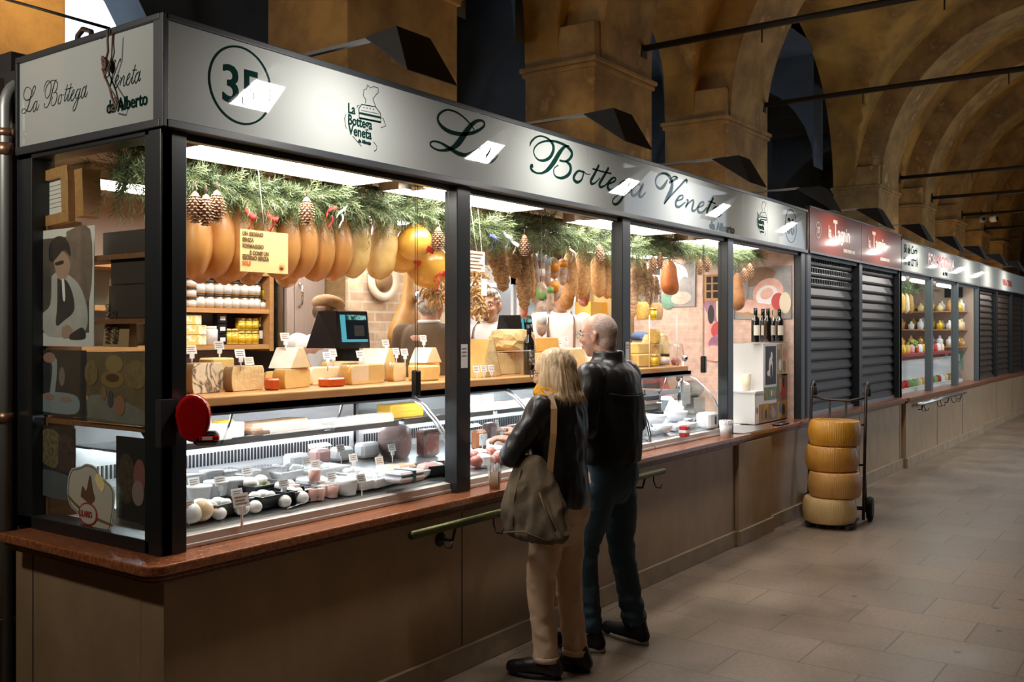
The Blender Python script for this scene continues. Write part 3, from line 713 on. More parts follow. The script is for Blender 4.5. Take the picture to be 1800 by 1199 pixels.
# far white signs
m_signf=mat('far_sign_acrylic',(.36,.37,.34),rough=.5,spec=0,coat=.6,crough=.06)
m_redl=mat('red_lettering',(.28,.02,.015),rough=.4)
t=thing('fascia_sign',(12.45,YS,ZSB),'far white sign with red formaggeria lettering and dark handwriting','sign')
mb=MB(); mb.box(0,5.06,0,.03,0,.36); mb.build('panel',m_signf,t)
mb=MB(); mb.box(-.01,5.07,-.008,.04,-.02,0); mb.box(-.01,5.07,-.008,.04,.36,.375); mb.build('edging',m_edge,t)
text('FORMAGGERIA',.21,m_redl,t,(1.4,-.002,.15),sx=1.15,bold=.006); text('dal 1940',.07,m_green,t,(2.3,-.002,.04),sx=1.2,bold=.002)
text('Bò de Cortà',.15,m_green,t,(.1,-.002,.22),sx=.9,shear=.3,bold=.002); text('PÀ de CITTÀ',.13,m_green,t,(.1,-.002,.07),sx=1.0,bold=.002)
t=thing('fascia_sign',(17.54,YS,ZSB),'farthest white sign over the brown shutters','sign')
mb=MB(); mb.box(0,5.2,0,.03,0,.36); mb.build('panel',m_signf,t)
mb=MB(); mb.box(-.01,5.2,-.008,.04,-.02,0); mb.box(-.01,5.2,-.008,.04,.36,.375); mb.build('edging',m_edge,t)
text('VERA TERRA',.15,m_redl,t,(2.2,-.002,.1),sx=1.3,bold=.005)
mb=MB(); mb.box(22.8,25,3.05,3.12,ZT,2.8); struct(mb.build('wall_front',m_dark),'dark front of the last stall')
# security cameras on the far rod
m_grey=mat('grey_plastic',(.35,.35,.34),rough=.4)
for i,(px,py,lab) in enumerate(((1725,384,'round grey security camera hanging from the tie rod, facing the viewer'),(1744,383,'grey bullet security camera beside the round one'))):
    p=PXp(px,py+2,RODX[4]); s=.01; t=thing('security_camera',p,lab,'camera')
    mb=MB(); mb.lathe([(0,-.05),(.055,-.05),(.075,-.02),(.075,.08),(.0,.1)],18,0,Tm((0,0,0),(math.pi/2,0,-.9 if i==0 else -.2))); mb.build('housing',m_grey if i==0 else m_white,t)
    mb=MB(); mb.lathe([(0,.101),(.045,.101),(.045,.12),(0,.12)],14,0,Tm((0,0,0),(math.pi/2,0,-.9 if i==0 else -.2))); mb.build('lens',m_blacks,t)
    mb=MB(); mb.tube([(0,0,.05),(0,0,.22)],.015,6); mb.box(-.02,.02,-.1,.1,.10,.12); mb.build('bracket',m_iron,t)
# ================================================================ DISPLAY CASES
m_caseback=mat('case_back',(.55,.55,.57),rough=.4,metal=.2)
m_whitepl=mat('white_plastic',(.82,.83,.84),rough=.35)
m_strip=emis('case_strip',(.92,.96,1),30)
PROF=[(3.13,.905),(3.135,.96),(3.155,1.05),(3.20,1.14),(3.27,1.22),(3.35,1.29),(3.43,1.335)]
def case(x0,x1,label):
    t=thing('display_case',(x0,3.13,.25),label,'display case'); L_=x1-x0
    def o(mb): 
        for i,v in enumerate(mb.v): mb.v[i]=v-Vector((0,3.13,.25))
        return mb
    mb=MB(); mb.box(0,L_,3.17,3.88,.255,.90); o(mb).build('base',m_white,t)
    mb=MB(); mb.add([(0.01,3.15,.90),(L_-.01,3.15,.90),(L_-.01,3.84,.99),(.01,3.84,.99),(0.01,3.15,.925),(L_-.01,3.15,.925),(L_-.01,3.84,1.008),(.01,3.84,1.008)],[(0,3,2,1),(4,5,6,7),(0,1,5,4),(1,2,6,5),(2,3,7,6),(3,0,4,7)]); o(mb).build('deck',m_steel,t)
    mb=MB(); mb.box(.01,L_-.01,3.84,3.86,.99,1.34); o(mb).build('back_panel',m_caseback,t)
    mb=MB(); x=.05
    while x<L_-.05: mb.box(x,x+.008,3.834,3.841,1.045,1.105); x+=.02
    tag(o(mb).build('air_vent_slots',m_blackm,t),kind='stuff')
    mb=MB(); mb.box(.01,L_-.01,3.52,3.84,1.195,1.205); mb.box(.01,L_-.01,3.50,3.52,1.178,1.21); o(mb).build('inner_shelf',m_steel,t)
    mb=MB(); mb.box(.0,L_,3.40,3.88,1.335,1.362); mb.box(0,L_,3.40,3.425,1.325,1.362); o(mb).build('top_frame',m_steeld,t)
    mb=MB(); mb.box(.04,L_-.04,3.46,3.49,1.322,1.334); o(mb).build('light_strip',m_strip,t)
    mb=MB(); mb.box(.04,L_-.04,3.75,3.77,1.180,1.192); o(mb).build('light_strip',m_strip,t)
    q=smooth_path([(a,b) for a,b in PROF],4) if False else PROF
    mb=MB(); mb.grid(1,len(PROF)-1,lambda u,v:(u*L_,PROF[round(v*(len(PROF)-1))][0],PROF[round(v*(len(PROF)-1))][1])); o(mb).build('front_glass',m_clear,t,fixn=False)
    for xx in (.004,L_-.004):
        mb=MB(); pts=[(y,z) for y,z in PROF]+[(3.84,1.335),(3.84,.93)]
        mb.add([(xx-.003,y,z) for y,z in pts]+[(xx+.003,y,z) for y,z in pts],[tuple(range(len(pts))),tuple(range(2*len(pts)-1,len(pts)-1,-1))]+[(i,i+1,len(pts)+i+1,len(pts)+i) for i in range(len(pts)-1)])
        e=o(mb).build('end_glass',m_clear,t)
        mb=MB(); mb.tube([(xx,y-.002,z) for y,z in PROF],.007,6); o(mb).build('edge_strip',m_steel,e)
    mb=MB(); mb.box(-.0,L_,3.095,3.15,.869,.915); mb.box(0,L_,3.088,3.096,.869,.885); o(mb).build('bottom_rail',mat('satin_aluminium',(.62,.58,.53),rough=.45,metal=.35),t,bevel=.003)
    for xx in [L_*k for k in ((.3,.7) if L_>1 else (.5,))]:
        mb=MB(); mb.tube([(xx,3.5,1.19),(xx,3.46,1.26),(xx,3.43,1.33)],.006,6); o(mb).build('shelf_bracket',m_steeld,t)
    return t
case(2.21,3.86,'curved glass display case of fresh cheeses in the first bay')
case(3.88,4.70,'curved glass display case of cured meats beside the woman customer')
case(4.72,6.0,'curved glass display case hidden behind the two customers')
case(6.02,7.25,'curved glass display case with white bowls in the third bay')
t=thing('wooden_shelf',(2.2,3.4,1.362),'long pale wooden shelf board carrying the cheeses on top of the cases','shelf')
mb=MB(); mb.box(0,5.0,0,.52,.001,.042); mb.build('board',mat('shelf_wood',(.62,.33,.11),(.40,.17,.06),rough=.45,sc=3,stretch=(.7,8,8),contrast=(.3,.75)),t,bevel=.006)
mb=MB(); mb.box(0.0,5.0,.03,.06,-.02,.0); mb.build('under_batten',m_woodd,t)
# ---------------------------------------------------------------- small goods
m_tagc=mat('tag_card',(.80,.72,.62),rough=.6); m_tagw=mat('tag_card_white',(.85,.85,.83),rough=.6); m_ink=mat('ink',(.30,.22,.18),rough=.7)
def mktag(name,card,w=.056,h=.04,stand=.04):
    t=thing(name,(0,0,0),'x','price tag','price tags stuck in the food')
    T=Tm((0,0,stand),(-.25,0,0))
    mb=MB(); mb.box(-w/2,w/2,-.001,.001,0,h,T=T); c=mb.build('card',card,t)
    mb=MB()
    for k in range(3): mb.box(-w*.36,w*(.36-.1*(k%2)),-.002,-.001,h*(.22+.24*k),h*(.22+.24*k)+h*.09,T=T)
    mb.build('writing_lines',m_ink,c)
    mb=MB(); mb.tube([(0,0,-.02),(0,0,stand+.004)],.0035,6); mb.box(-.012,.012,-.003,.003,stand-.02,stand+.003); mb.build('holder',m_whitepl,t)
    return t
def deck(px,py):
    z=.95
    for _ in range(6): p=PZ(px,py,z); z=.925+(p.y-3.15)*.12+.002
    return Vector((p.x,p.y,z))
_used={}
def put(proto,loc,label,**k):
    if proto.name not in _used: 
        _used[proto.name]=1; proto.location=loc; proto['label']=label
        if 'rz' in k: proto.rotation_euler=(0,0,k['rz'])
        if k.get('scale'): proto.scale=(k['scale'],)*3 if not isinstance(k['scale'],tuple) else k['scale']
        return proto
    return dup(proto,loc,label,**k)
tagc=mktag('price_tag',m_tagc); tagw=mktag('price_tag',m_tagw)
# cheeses ---------------------------------------------------------
m_paste=mat('yellow_paste',(.80,.56,.20),(.72,.46,.14),rough=.5,sc=9,detail=5,bump=.15,bsc=25,sss=.1)
m_pale_p=mat('pale_paste',(.86,.72,.44),(.80,.62,.34),rough=.55,sc=9,bump=.2,bsc=30,sss=.1)
m_parm=mat('parmesan_paste',(.84,.66,.34),(.74,.50,.20),rough=.7,sc=14,detail=8,bump=.7,bsc=28)
m_rind=mat('yellow_rind',(.62,.36,.08),(.5,.26,.05),rough=.5,sc=6)
m_rindb=mat('brown_rind',(.36,.22,.10),(.24,.14,.06),rough=.8,sc=12,bump=.4)
m_wax=mat('orange_wax',(.62,.10,.01),(.5,.07,.01),rough=.25,sc=5,coat=.4)
m_white_r=mat('white_rind',(.84,.79,.68),(.75,.68,.55),rough=.8,sc=10,bump=.3)
m_wrap=glass('cling_film',(.98,.98,.98),.12,.8,.10)
def marbled():
    m,N,L,b=node_mat('veined_paste'); tc=N.new('ShaderNodeTexCoord'); n=N.new('ShaderNodeTexNoise'); n.inputs['Scale'].default_value=9; n.inputs['Detail'].default_value=4; n.inputs['Distortion'].default_value=1.2
    r=N.new('ShaderNodeValToRGB'); e=r.color_ramp.elements; e[0].position=.42; e[0].color=(.74,.62,.42,1); e[1].position=.545; e[1].color=(.74,.62,.42,1)
    x=e.new(.48); x.color=(.09,.055,.03,1); L.new(tc.outputs['Object'],n.inputs[0]); L.new(n.outputs['Fac'],r.inputs[0]); L.new(r.outputs[0],b.inputs['Base Color']); b.inputs['Roughness'].default_value=.7; return m
m_vein=marbled()
def sector(mb,r,h,a0,a1,bulge=.0,c=(0,0,0),n=18,mt=1):
    rows=5; full=abs(a1-a0)>=2*math.pi-.01
    vs=[];k=n+1
    for j in range(rows+1):
        z=h*j/rows; rr=r+bulge*math.sin(math.pi*j/rows)-(.006 if j in (0,rows) else 0)
        for i in range(k):
            a=a0+(a1-a0)*i/n; vs.append((c[0]+rr*math.cos(a),c[1]+rr*math.sin(a),c[2]+z))
    fs=[(j*k+i,j*k+i+1,(j+1)*k+i+1,(j+1)*k+i) for j in range(rows) for i in range(n)]
    mb.add(vs,fs,1,True)
    b=[(c[0],c[1],c[2])]+vs[:k]; tp=[(c[0],c[1],c[2]+h)]+vs[rows*k:]
    mb.add(tp,[(0,i+1,i+2) for i in range(n)],mt); mb.add(b,[(0,i+2,i+1) for i in range(n)],1)
    if not full:
        for e in (0,n):
            col=[vs[j*k+e] for j in range(rows+1)]
            mb.add([(c[0],c[1],c[2]),(c[0],c[1],c[2]+h)]+col[::-1],[tuple(range(rows+3))],0)
    return mb
CH=1.405
def sh(px,py,Y=None,z=CH):                   # a point on the wooden shelf under an image point
    p=PZ(px,py,z) if Y is None else P(px,py,Y); p.z=z; return p
def cheese(kind,px,Y,wpx,h,label,mats,rz=0,z=CH,depth=None,wrap=False,rot=None,name=None):
    p=P(px,600,Y); s=scale_at(p); w=wpx*s*1.1
    d=depth or w*.8
    t=thing(name or {'half':'half_cheese_wheel','wedge':'cheese_wedge','block':'cheese_block','lying':'cheese_wedge','chunk':'cheese_chunk'}[kind],(p.x,Y,z),label,'cheese',rz=rz)
    mb=MB()
    if kind=='half': sector(mb,w/2,h,0,math.pi,.006,mt=1); 
    elif kind=='wedge': # standing triangular wedge seen from the side
        pts=[(-w/2,0),(w/2,0),(w*.12,h),(-w*.12,h)]
        mb.prism(pts,-d/2,d/2,0,Tm((0,0,0),(math.pi/2,0,0)))
        mb.add([(-w/2-.001,-d/2,0),(-w/2-.001,d/2,0),(-w*.12-.001,d/2,h),(-w*.12-.001,-d/2,h)],[(0,1,2,3)],1)
        mb.add([(w/2+.001,-d/2,0),(w/2+.001,d/2,0),(w*.12+.001,d/2,h),(w*.12+.001,-d/2,h)],[(0,1,2,3)],1)
    elif kind=='lying': # pie slice lying flat, tip to the viewer
        sector(mb,d,h,math.radians(65),math.radians(115),.004,(0,-d/2,0),10)
    elif kind=='block': mb.box(-w/2,w/2,-d/2,d/2,0,h,0,b=.008)
    elif kind=='chunk':
        bm=bmesh.new(); bmesh.ops.create_icosphere(bm,subdivisions=3,radius=1)
        vs=[]
        for v in bm.verts:
            c=v.co; k=max(abs(c.x),abs(c.y),abs(c.z)); q=Vector(c)/k*(.75+.25*k); q=q.lerp(Vector(c)*1.05,.25); q+=noise.noise_vector(Vector(c)*2.2+Vector((px,Y,0)))*.12
            vs.append((q.x*w/2,q.y*d/2,(q.z+1)*h/2))
        bm.verts.index_update(); mb.add(vs,[[v.index for v in f.verts] for f in bm.faces],0); bm.free()
        for v in mb.v: v.z=max(0,v.z)
    mb.build('paste',mats,t,bevel=.004 if kind in('half','lying','wedge') else 0)
    if wrap:
        mb=MB(); e=.006
        if kind=='half': sector(mb,w/2+e,h+e,-.03,math.pi+.03,.006)
        else: mb.box(-w/2-e,w/2+e,-d/2-e,d/2+e,0,h+e,b=.01)
        mb.build('film_wrap',m_wrap,t)
    return t
PI=math.pi
cheese('half',366,3.62,72,.135,'large half wheel of brown-veined cheese at the window post',[m_vein,m_rindb],rz=.25,depth=.2)
cheese('block',381,3.84,44,.15,'tall yellow cheese block standing behind the veined half wheel',[m_paste,m_rind])
cheese('half',437,3.62,76,.115,'half wheel of yellow cheese with a broken grainy middle',[m_parm,m_rindb],rz=.2)
cheese('half',500,3.85,62,.07,'flat dark-rinded cheese behind the small orange wax cheese',[m_paste,m_rindb],rz=-.3)
cheese('block',478,3.57,18,.055,'small orange wax cheese between two big half wheels',[m_wax,m_wax],depth=.06)
cheese('half',524,3.60,76,.095,'smooth yellow half wheel under the sloping white wedge',[m_paste,m_rind],rz=.3)
cheese('wedge',510,3.66,54,.10,'white sloping wedge lying on top of the smooth yellow half wheel',[m_pale_p,m_white_r],z=CH+.097,rz=.2)
cheese('half',575,3.72,62,.09,'stack of pale sliced cheese behind the orange wax cut',[m_pale_p,m_white_r],rz=0)
cheese('block',583,3.56,38,.045,'orange wax cheese cut at the front edge under the pale slices',[m_wax,m_wax],depth=.08)
cheese('half',605,3.86,72,.11,'pale straw half wheel at the back below the screen',[m_pale_p,m_rind],rz=0)
cheese('half',648,3.58,88,.10,'large film-wrapped yellow half wheel in the middle of the shelf',[m_paste,m_rind],rz=.15,wrap=True)
cheese('wedge',664,3.82,54,.10,'tall two-tone wedge standing above the film-wrapped wheels',[m_paste,m_white_r],z=CH+.08,rz=.35)
cheese('block',664,3.82,64,.078,'low yellow block that carries the two-tone wedge',[m_paste,m_rind],depth=.14)
cheese('half',703,3.64,44,.10,'film-wrapped quarter wheel with ridged side',[m_pale_p,m_rind],rz=.3,wrap=True)
cheese('block',745,3.58,40,.085,'plain yellow block next to the black sash weight',[m_paste,m_rind],depth=.12)
cheese('wedge',748,3.80,42,.09,'small pale wedge standing on the yellow wheel near the post',[m_pale_p,m_white_r],z=CH+.09,rz=.1)
cheese('half',752,3.80,60,.088,'yellow wheel half hidden by the window post',[m_paste,m_rind],rz=0)
cheese('wedge',848,3.60,62,.23,'tall film-wrapped parmesan wedge right of the window post',[m_parm,m_rind],wrap=False,rz=.1,depth=.13)
cheese('half',898,3.66,70,.14,'lower parmesan half wheel behind the clear box',[m_parm,m_rind],rz=0)
cheese('chunk',900,3.70,72,.15,'broken parmesan chunk on top of the parmesan half wheel',[m_parm,m_rind],z=CH+.142)
cheese('half',962,3.75,70,.13,'parmesan half wheel behind the wine bottle',[m_parm,m_rind],rz=0)
cheese('half',962,3.78,66,.10,'bright yellow cheese with round holes on the parmesan half wheel',[m_rind,m_rind],rz=0,z=CH+.132)
cheese('block',1000,3.62,50,.16,'parmesan block partly behind the head of the woman',[m_parm,m_rind],depth=.14)
cheese('block',1122,3.62,56,.10,'lower yellow block beside the third window post',[m_paste,m_rind],depth=.15)
cheese('block',1122,3.64,44,.085,'upper yellow block stacked beside the third window post',[m_paste,m_rind],z=CH+.102,depth=.12)
cheese('chunk',1152,3.66,46,.26,'tall crumbly parmesan chunk in a clear bag in the third bay',[m_parm,m_rind])
cheese('block',1085,3.66,40,.15,'parmesan block hidden behind the shoulder of the man',[m_parm,m_rind],depth=.14)
# tags on the shelf: px, py(top of card), depth
for px,py,Y,zb,l,pr in ((337,600,3.62,CH+.137,'above the veined half wheel',tagc),(386,598,3.84,CH+.15,'on the tall yellow block',tagw),(423,622,3.60,CH+.115,'on the grainy yellow half wheel',tagw),
    (439,608,3.85,CH+.07,'behind the grainy half wheel',tagc),(502,600,3.66,CH+.19,'above the sloping white wedge',tagc),(538,620,3.84,CH,'black-footed, left of the first screen',tagc),
    (586,600,3.84,CH+.10,'in front of the first screen',tagw),(576,620,3.72,CH+.09,'on the pale sliced stack',tagw),(634,615,3.82,CH+.09,'below the right edge of the first screen',tagw),(679,600,3.84,CH+.15,'tall, on the two-tone wedge',tagw),
    (697,608,3.85,CH+.10,'in front of the brown jacket',tagw),(712,615,3.66,CH+.10,'on the ridged quarter wheel',tagw),(745,610,3.80,CH+.175,'on the small pale wedge',tagw),
    (985,608,3.80,CH+.14,'below the faceless seller, nearer the screen',tagw),(996,592,3.82,CH+.16,'below the faceless seller, at the white apron strap',tagw)):
    p=P(px,py,Y); put(pr,(p.x,Y,zb),'small price tag '+l)
for i,(px,l) in enumerate(((836,'first'),(849,'second'),(862,'third'))):
    p=P(px,650,3.5); put(tagw,(p.x,3.49,CH-.005),'little white price tag leaning on the tall parmesan wedge, %s from the post'%l)
# bottle on the shelf
m_bot=mat('black_bottle_glass',(.008,.007,.006),rough=.08,coat=1)
def bottle(name,label,group=None,lab=True,h=.30,r=.037,m=None,labm=None,foil=None):
    t=thing(name,(0,0,0),label,'bottle',group)
    mb=MB(); mb.lathe([(.0,0),(r*.95,0),(r,.008),(r,h*.62),(r*.9,h*.68),(r*.42,h*.77),(r*.38,h*.97),(r*.42,h*.975),(r*.42,h),(0,h)],20); mb.build('glass_body',m or m_bot,t)
    mb=MB(); mb.lathe([(r*.44,h*.80),(r*.45,h+.002),(0,h+.003)],16); mb.build('capsule',foil or m_blacks,t)
    if lab:
        mb=MB(); vs=[];n=10
        for i in range(n+1):
            a=-PI/2-1.0+2.0*i/n
            for z in (h*.2,h*.5): vs.append(((r+.0008)*math.cos(a),(r+.0008)*math.sin(a),z))
        mb.add(vs,[(i*2,i*2+2,i*2+3,i*2+1) for i in range(n)],0,True); mb.build('paper_label',labm or m_white_r,t,fixn=False)
    return t
b=bottle('wine_bottle','dark wine bottle standing on the shelf in front of the second screen',lab=True,h=.32,labm=mat('dark_label',(.05,.045,.04),(.4,.38,.33),rough=.5,sc=60,contrast=(.5,.56))); p=P(930,640,3.52); b.location=(p.x,3.52,CH)
# clear box on shelf in bay 2
t=thing('acrylic_box',(4.92,3.5,CH),'clear acrylic display box in front of the parmesan half wheel','box'); p=P(905,655,3.5); t.location=(p.x,3.46,CH)
mb=MB(); mb.box(-.24,.12,0,.004,0,.155); mb.box(-.24,-.236,0,.12,0,.155); mb.box(.116,.12,0,.12,0,.155); mb.build('box_walls',m_acryl,t)
mb=MB(); mb.box(-.24,.12,-.001,.005,.153,.157); mb.build('rim',m_whitepl,t)

# ---------------------------------------------------------------- goods inside the cases
m_mozz=mat('mozzarella',(.88,.87,.83),rough=.3,sss=.3)
m_provo=mat('smoked_cheese',(.80,.48,.20),(.85,.68,.45),rough=.3,sc=4,coat=.3)
m_pink=mat('pink_yogurt',(.80,.45,.38),rough=.4)
m_blacktray=mat('black_tray',(.012,.014,.016),rough=.3)
m_foam=mat('foam_tray',(.80,.81,.82),rough=.5)
m_meat=mat('cured_meat',(.42,.11,.09),(.62,.40,.34),rough=.45,sc=14,contrast=(.45,.6),coat=.2)
m_mort=mat('mortadella',(.72,.40,.38),(.82,.66,.60),rough=.4,sc=28,contrast=(.58,.66))
m_leaf=mat('green_garnish',(.10,.17,.03),(.35,.33,.05),rough=.6,sc=30)
m_yel=mat('yellow_block',(.86,.46,.03),(.80,.40,.02),rough=.4,sc=4,stretch=(1,1,20))
def tray(name,label,mt,w=.2,d=.14,h=.045,cat='tray',group=None):
    t=thing(name,(0,0,0),label,cat,group); mb=MB(); a=.008
    o=[(-w/2,-d/2),(w/2,-d/2),(w/2,d/2),(-w/2,d/2)]; i_=[(x*.93,y*.93) for x,y in o]; b_=[(x*.82,y*.82) for x,y in o]; c_=[(x*.78,y*.78) for x,y in o]
    vs=[(*p,h) for p in o]+[(*p,h) for p in i_]+[(*p,.006) for p in c_]+[(*p,0) for p in b_]+[(p[0]*1.0,p[1]*1.0,h-.006) for p in o]
    fs=[]
    for k in range(4):
        j=(k+1)%4; fs+=[(k,j,4+j,4+k),(4+k,4+j,8+j,8+k),(12+k,12+j,16+j,16+k),(16+k,16+j,j,k)]
    fs+=[(8,9,10,11),(15,14,13,12)]
    mb.add(vs,fs); mb.build('dish',mt,t); return t
def balls(t,mt,n,r,w,d,z,seed,name='contents',jit=.2):
    rd=random.Random(seed); mb=MB()
    for k in range(n):
        rr=r*rd.uniform(.8,1.2); mb.ball((rd.uniform(-w/2,w/2),rd.uniform(-d/2,d/2),z+rd.uniform(0,r*.6)),(rr,rr*rd.uniform(.8,1.1),rr*.75),10,7)
    return tag(mb.build(name,mt,t),kind='stuff' if n>8 else None)
bt=tray('black_tray','x',m_blacktray,.21,.15,.05,group='black trays in the cheese case'); balls(bt,m_mozz,5,.026,.13,.08,.03,3,'mozzarella')
bt2=tray('black_tray','x',m_blacktray,.21,.15,.05,group='black trays in the cheese case'); balls(bt2,m_leaf,14,.014,.15,.1,.03,4,'herb_garnish'); balls(bt2,m_mozz,3,.03,.12,.06,.04,5,'mozzarella')
wt=tray('white_tray','x',m_foam,.24,.16,.04,group='white trays in the cheese case'); balls(wt,m_foam,10,.022,.18,.1,.03,6,'fresh_cheese')
tub=thing('cheese_tub',(0,0,0),'x','tub','white tubs in the cheese case'); mb=MB(); mb.lathe([(0,0),(.04,0),(.05,.06),(.054,.062),(.054,.07),(0,.072)],20); mb.build('cup',m_foam,tub); mb=MB(); mb.lathe([(0,.073),(.05,.073),(.05,.076),(0,.077)],20); mb.build('lid',m_film,tub)
sqt=thing('square_container',(0,0,0),'x','container','square white containers in the cheese case'); mb=MB(); mb.box(-.055,.055,-.045,.045,0,.06,b=.008); mb.build('cup',m_foam,sqt); mb=MB(); mb.box(-.058,.058,-.048,.048,.06,.066); mb.build('lid',m_film,sqt)
pink=thing('pink_cup',(0,0,0),'x','cup','pink dessert cups in the cheese case'); mb=MB(); mb.lathe([(0,0),(.024,0),(.03,.05),(0,.051)],16); mb.build('dessert',m_pink,pink); mb=MB(); mb.lathe([(.026,.0),(.033,.062)],16); mb.build('clear_cup',m_acryl,pink,fixn=False)
bowl=thing('white_bowl',(0,0,0),'x','bowl','white bowls in the display cases'); mb=MB(); mb.lathe([(0,0),(.04,0),(.07,.035),(.085,.07),(.08,.07),(.065,.036),(.035,.008),(0,.008)],22); mb.build('bowl_body',m_whitepl,bowl); balls(bowl,m_foam,9,.02,.08,.08,.045,9,'salad')
knife=thing('knife',(0,0,0),'x','knife','knives lying in the cheese case'); mb=MB(); mb.box(0,.11,-.011,.011,.0,.016,b=.004); mb.build('handle',m_blacks,knife); mb=MB(); mb.add([(-.2,-.002,.006),(0,-.014,.006),(0,.014,.006),(-.15,.012,.006),(-.2,-.002,.008),(0,-.014,.008),(0,.014,.008),(-.15,.012,.008)],[(0,1,2,3),(7,6,5,4),(0,4,5,1),(1,5,6,2),(2,6,7,3),(3,7,4,0)]); mb.build('blade',m_chrome,knife)
sauc=thing('wrapped_salami',(0,0,0),'x','salami','pieces of cured meat in the display cases'); mb=MB(); mb.ball((0,0,.035),(.09,.035,.035),16,12,R=Euler((0,0,0))); mb.build('meat',m_meat,sauc); mb=MB(); mb.box(-.03,.04,-.037,.037,.0,.072,b=.015); mb.build('paper_band',m_whitepl,sauc)
def D(pr,px,py,l,**k):
    q=deck(px,py); y=max(q.y,3.15+(.115 if 'tray' in pr.name else .075 if pr.name[:5] in('cheese','squar','white','wrapp') else .05))
    q=Vector((P(px,py,y).x,y,.927+(y-3.15)*.12)); return put(pr,q,l,**k)
D(bt,392,912,'black tray nearest the window post with white balls',rz=.15); D(bt,470,893,'black tray with white mozzarella balls under the ribbon tag',rz=.1); D(bt,395,935,'low black tray at the front edge near the smoked cheeses',rz=0,scale=.8)
D(bt,768,856,'black tray in the far corner of the first case beside the post',rz=-.2); D(bt,520,905,'flat black tray beside the black fork',rz=.2,scale=.9)
D(bt2,455,868,'black tray with yellow green garnish and white cheese',rz=.1); D(bt2,505,870,'black tray with green garnish behind the mozzarella',rz=0,scale=.8)
D(wt,640,893,'big white tray at the front edge of the first case',rz=.12,scale=1.1); D(wt,585,862,'white tray of fresh cheese behind the pink cups',rz=0); D(wt,660,862,'white tray heaped with fresh cheese in the centre of the case',rz=.2); D(wt,505,838,'white tray on the rear row left of the black-handled knife',rz=.1); D(wt,560,835,'white tray on the rear row under the black-handled knife',rz=.05); D(wt,715,868,'white tray under the folded grey cloth',rz=.1,scale=.9); D(wt,620,838,'white tray with slices on the rear row at the fork',rz=0,scale=.8)
for (px,py,l) in ((350,882,'by the window post'),(380,873,'second from the window post'),(412,868,'third from the window post'),(340,860,'behind the one by the window post'),(372,852,'in the back row near the vent'),(610,882,'in front of the white trays')): D(tub,px,py,'round white cheese tub '+l)
for (px,py,l) in ((430,850,'beside the yellow garnish'),(462,842,'behind the yellow garnish'),(400,848,'left of the two others'),(545,862,'left of the pink cups')): D(sqt,px,py,'square white container '+l,rz=.1)
for (px,py,l) in ((560,898,'at the front edge, left one'),(584,893,'at the front edge, right one'),(548,880,'in the second row'),(572,872,'behind the front pair'),(515,872,'alone near the garnish tray')): D(pink,px,py,'pink dessert cup '+l)
q=deck(553,868); put(pink,(q.x,q.y,q.z+.06),'pink dessert cup stacked on another')
D(knife,600,842,'black-handled knife slanting down in the middle of the first case',rz=2.2); D(knife,650,838,'black serving fork with thin handle in the first case',rz=3.1); D(knife,540,905,'steel server lying across the front black tray',rz=.4)
D(bowl,690,845,'white bowl behind the grey cloth'); D(bowl,600,868,'white bowl between the white trays',scale=.9)
for (px,py,r,l,mm) in ((352,925,.052,'large peach-coloured smoked cheese ball by the window post',m_provo),(334,940,.048,'white cheese ball in the corner by the window post',m_mozz),(340,910,.04,'smaller smoked cheese ball behind the peach-coloured one',m_provo),(385,945,.03,'small white cheese ball at the steel rail',m_mozz),(425,935,.032,'white cheese ball below the tilted tag',m_mozz),(448,932,.03,'white cheese ball right of the tilted tag',m_mozz),(500,925,.03,'white cheese ball on the front edge near the tray',m_mozz),(530,918,.032,'white cheese ball on the front edge by the steel server',m_mozz)):
    q=deck(px,py); y=max(q.y,3.16+r); q=Vector((P(px,py,y).x,y,.927+(y-3.15)*.12)); mb=MB(); mb.ball((q.x,q.y,q.z+r*.82),(r,r,r*.86),20,14,fn=lambda d:1+.05*max(0,d.z)**4); o=mb.build('cheese_ball',mm,origin=q); tag(o,l,'cheese','cheese balls in the first case')
q=deck(728,812); t=thing('mortadella',(q.x,3.72,q.z),'big pink mortadella standing cut face forward in the case','mortadella'); mb=MB(); mb.lathe([(0,0),(.085,0),(.095,.02),(.1,.1),(.09,.13),(0,.135)],26,0,Tm((0,.0,.1),(PI/2,0,.35))); mb.build('meat',m_mort,t)
q=deck(705,845); t=thing('salmon_packet',(q.x,q.y,q.z+.045),'orange and white film packet lying on a white tray','packet'); mb=MB(); mb.box(-.07,.07,-.05,.05,0,.035,b=.012); mb.build('filling',mat('salmon',(.85,.35,.15),(.85,.65,.55),rough=.4,sc=18),t); mb=MB(); mb.box(-.085,.085,-.06,.06,.0,.042,b=.015); mb.build('film',m_film,t)
q=deck(712,862); t=thing('folded_cloth',(q.x,q.y,q.z+.045),'folded grey and white cloth parcel in the first case','cloth'); mb=MB(); mb.box(-.09,.09,-.06,.06,0,.03,b=.012); mb.box(-.088,.088,-.058,.058,.031,.05,b=.01); mb.build('cloth_layers',mat('greyish_cloth',(.5,.53,.57),(.7,.7,.7),rough=.9,sc=8),t)
mb=MB(); mb.box(-.01,.01,-.062,.062,-.001,.053); mb.build('band',mat('teal_band',(.06,.13,.16),rough=.6),t)
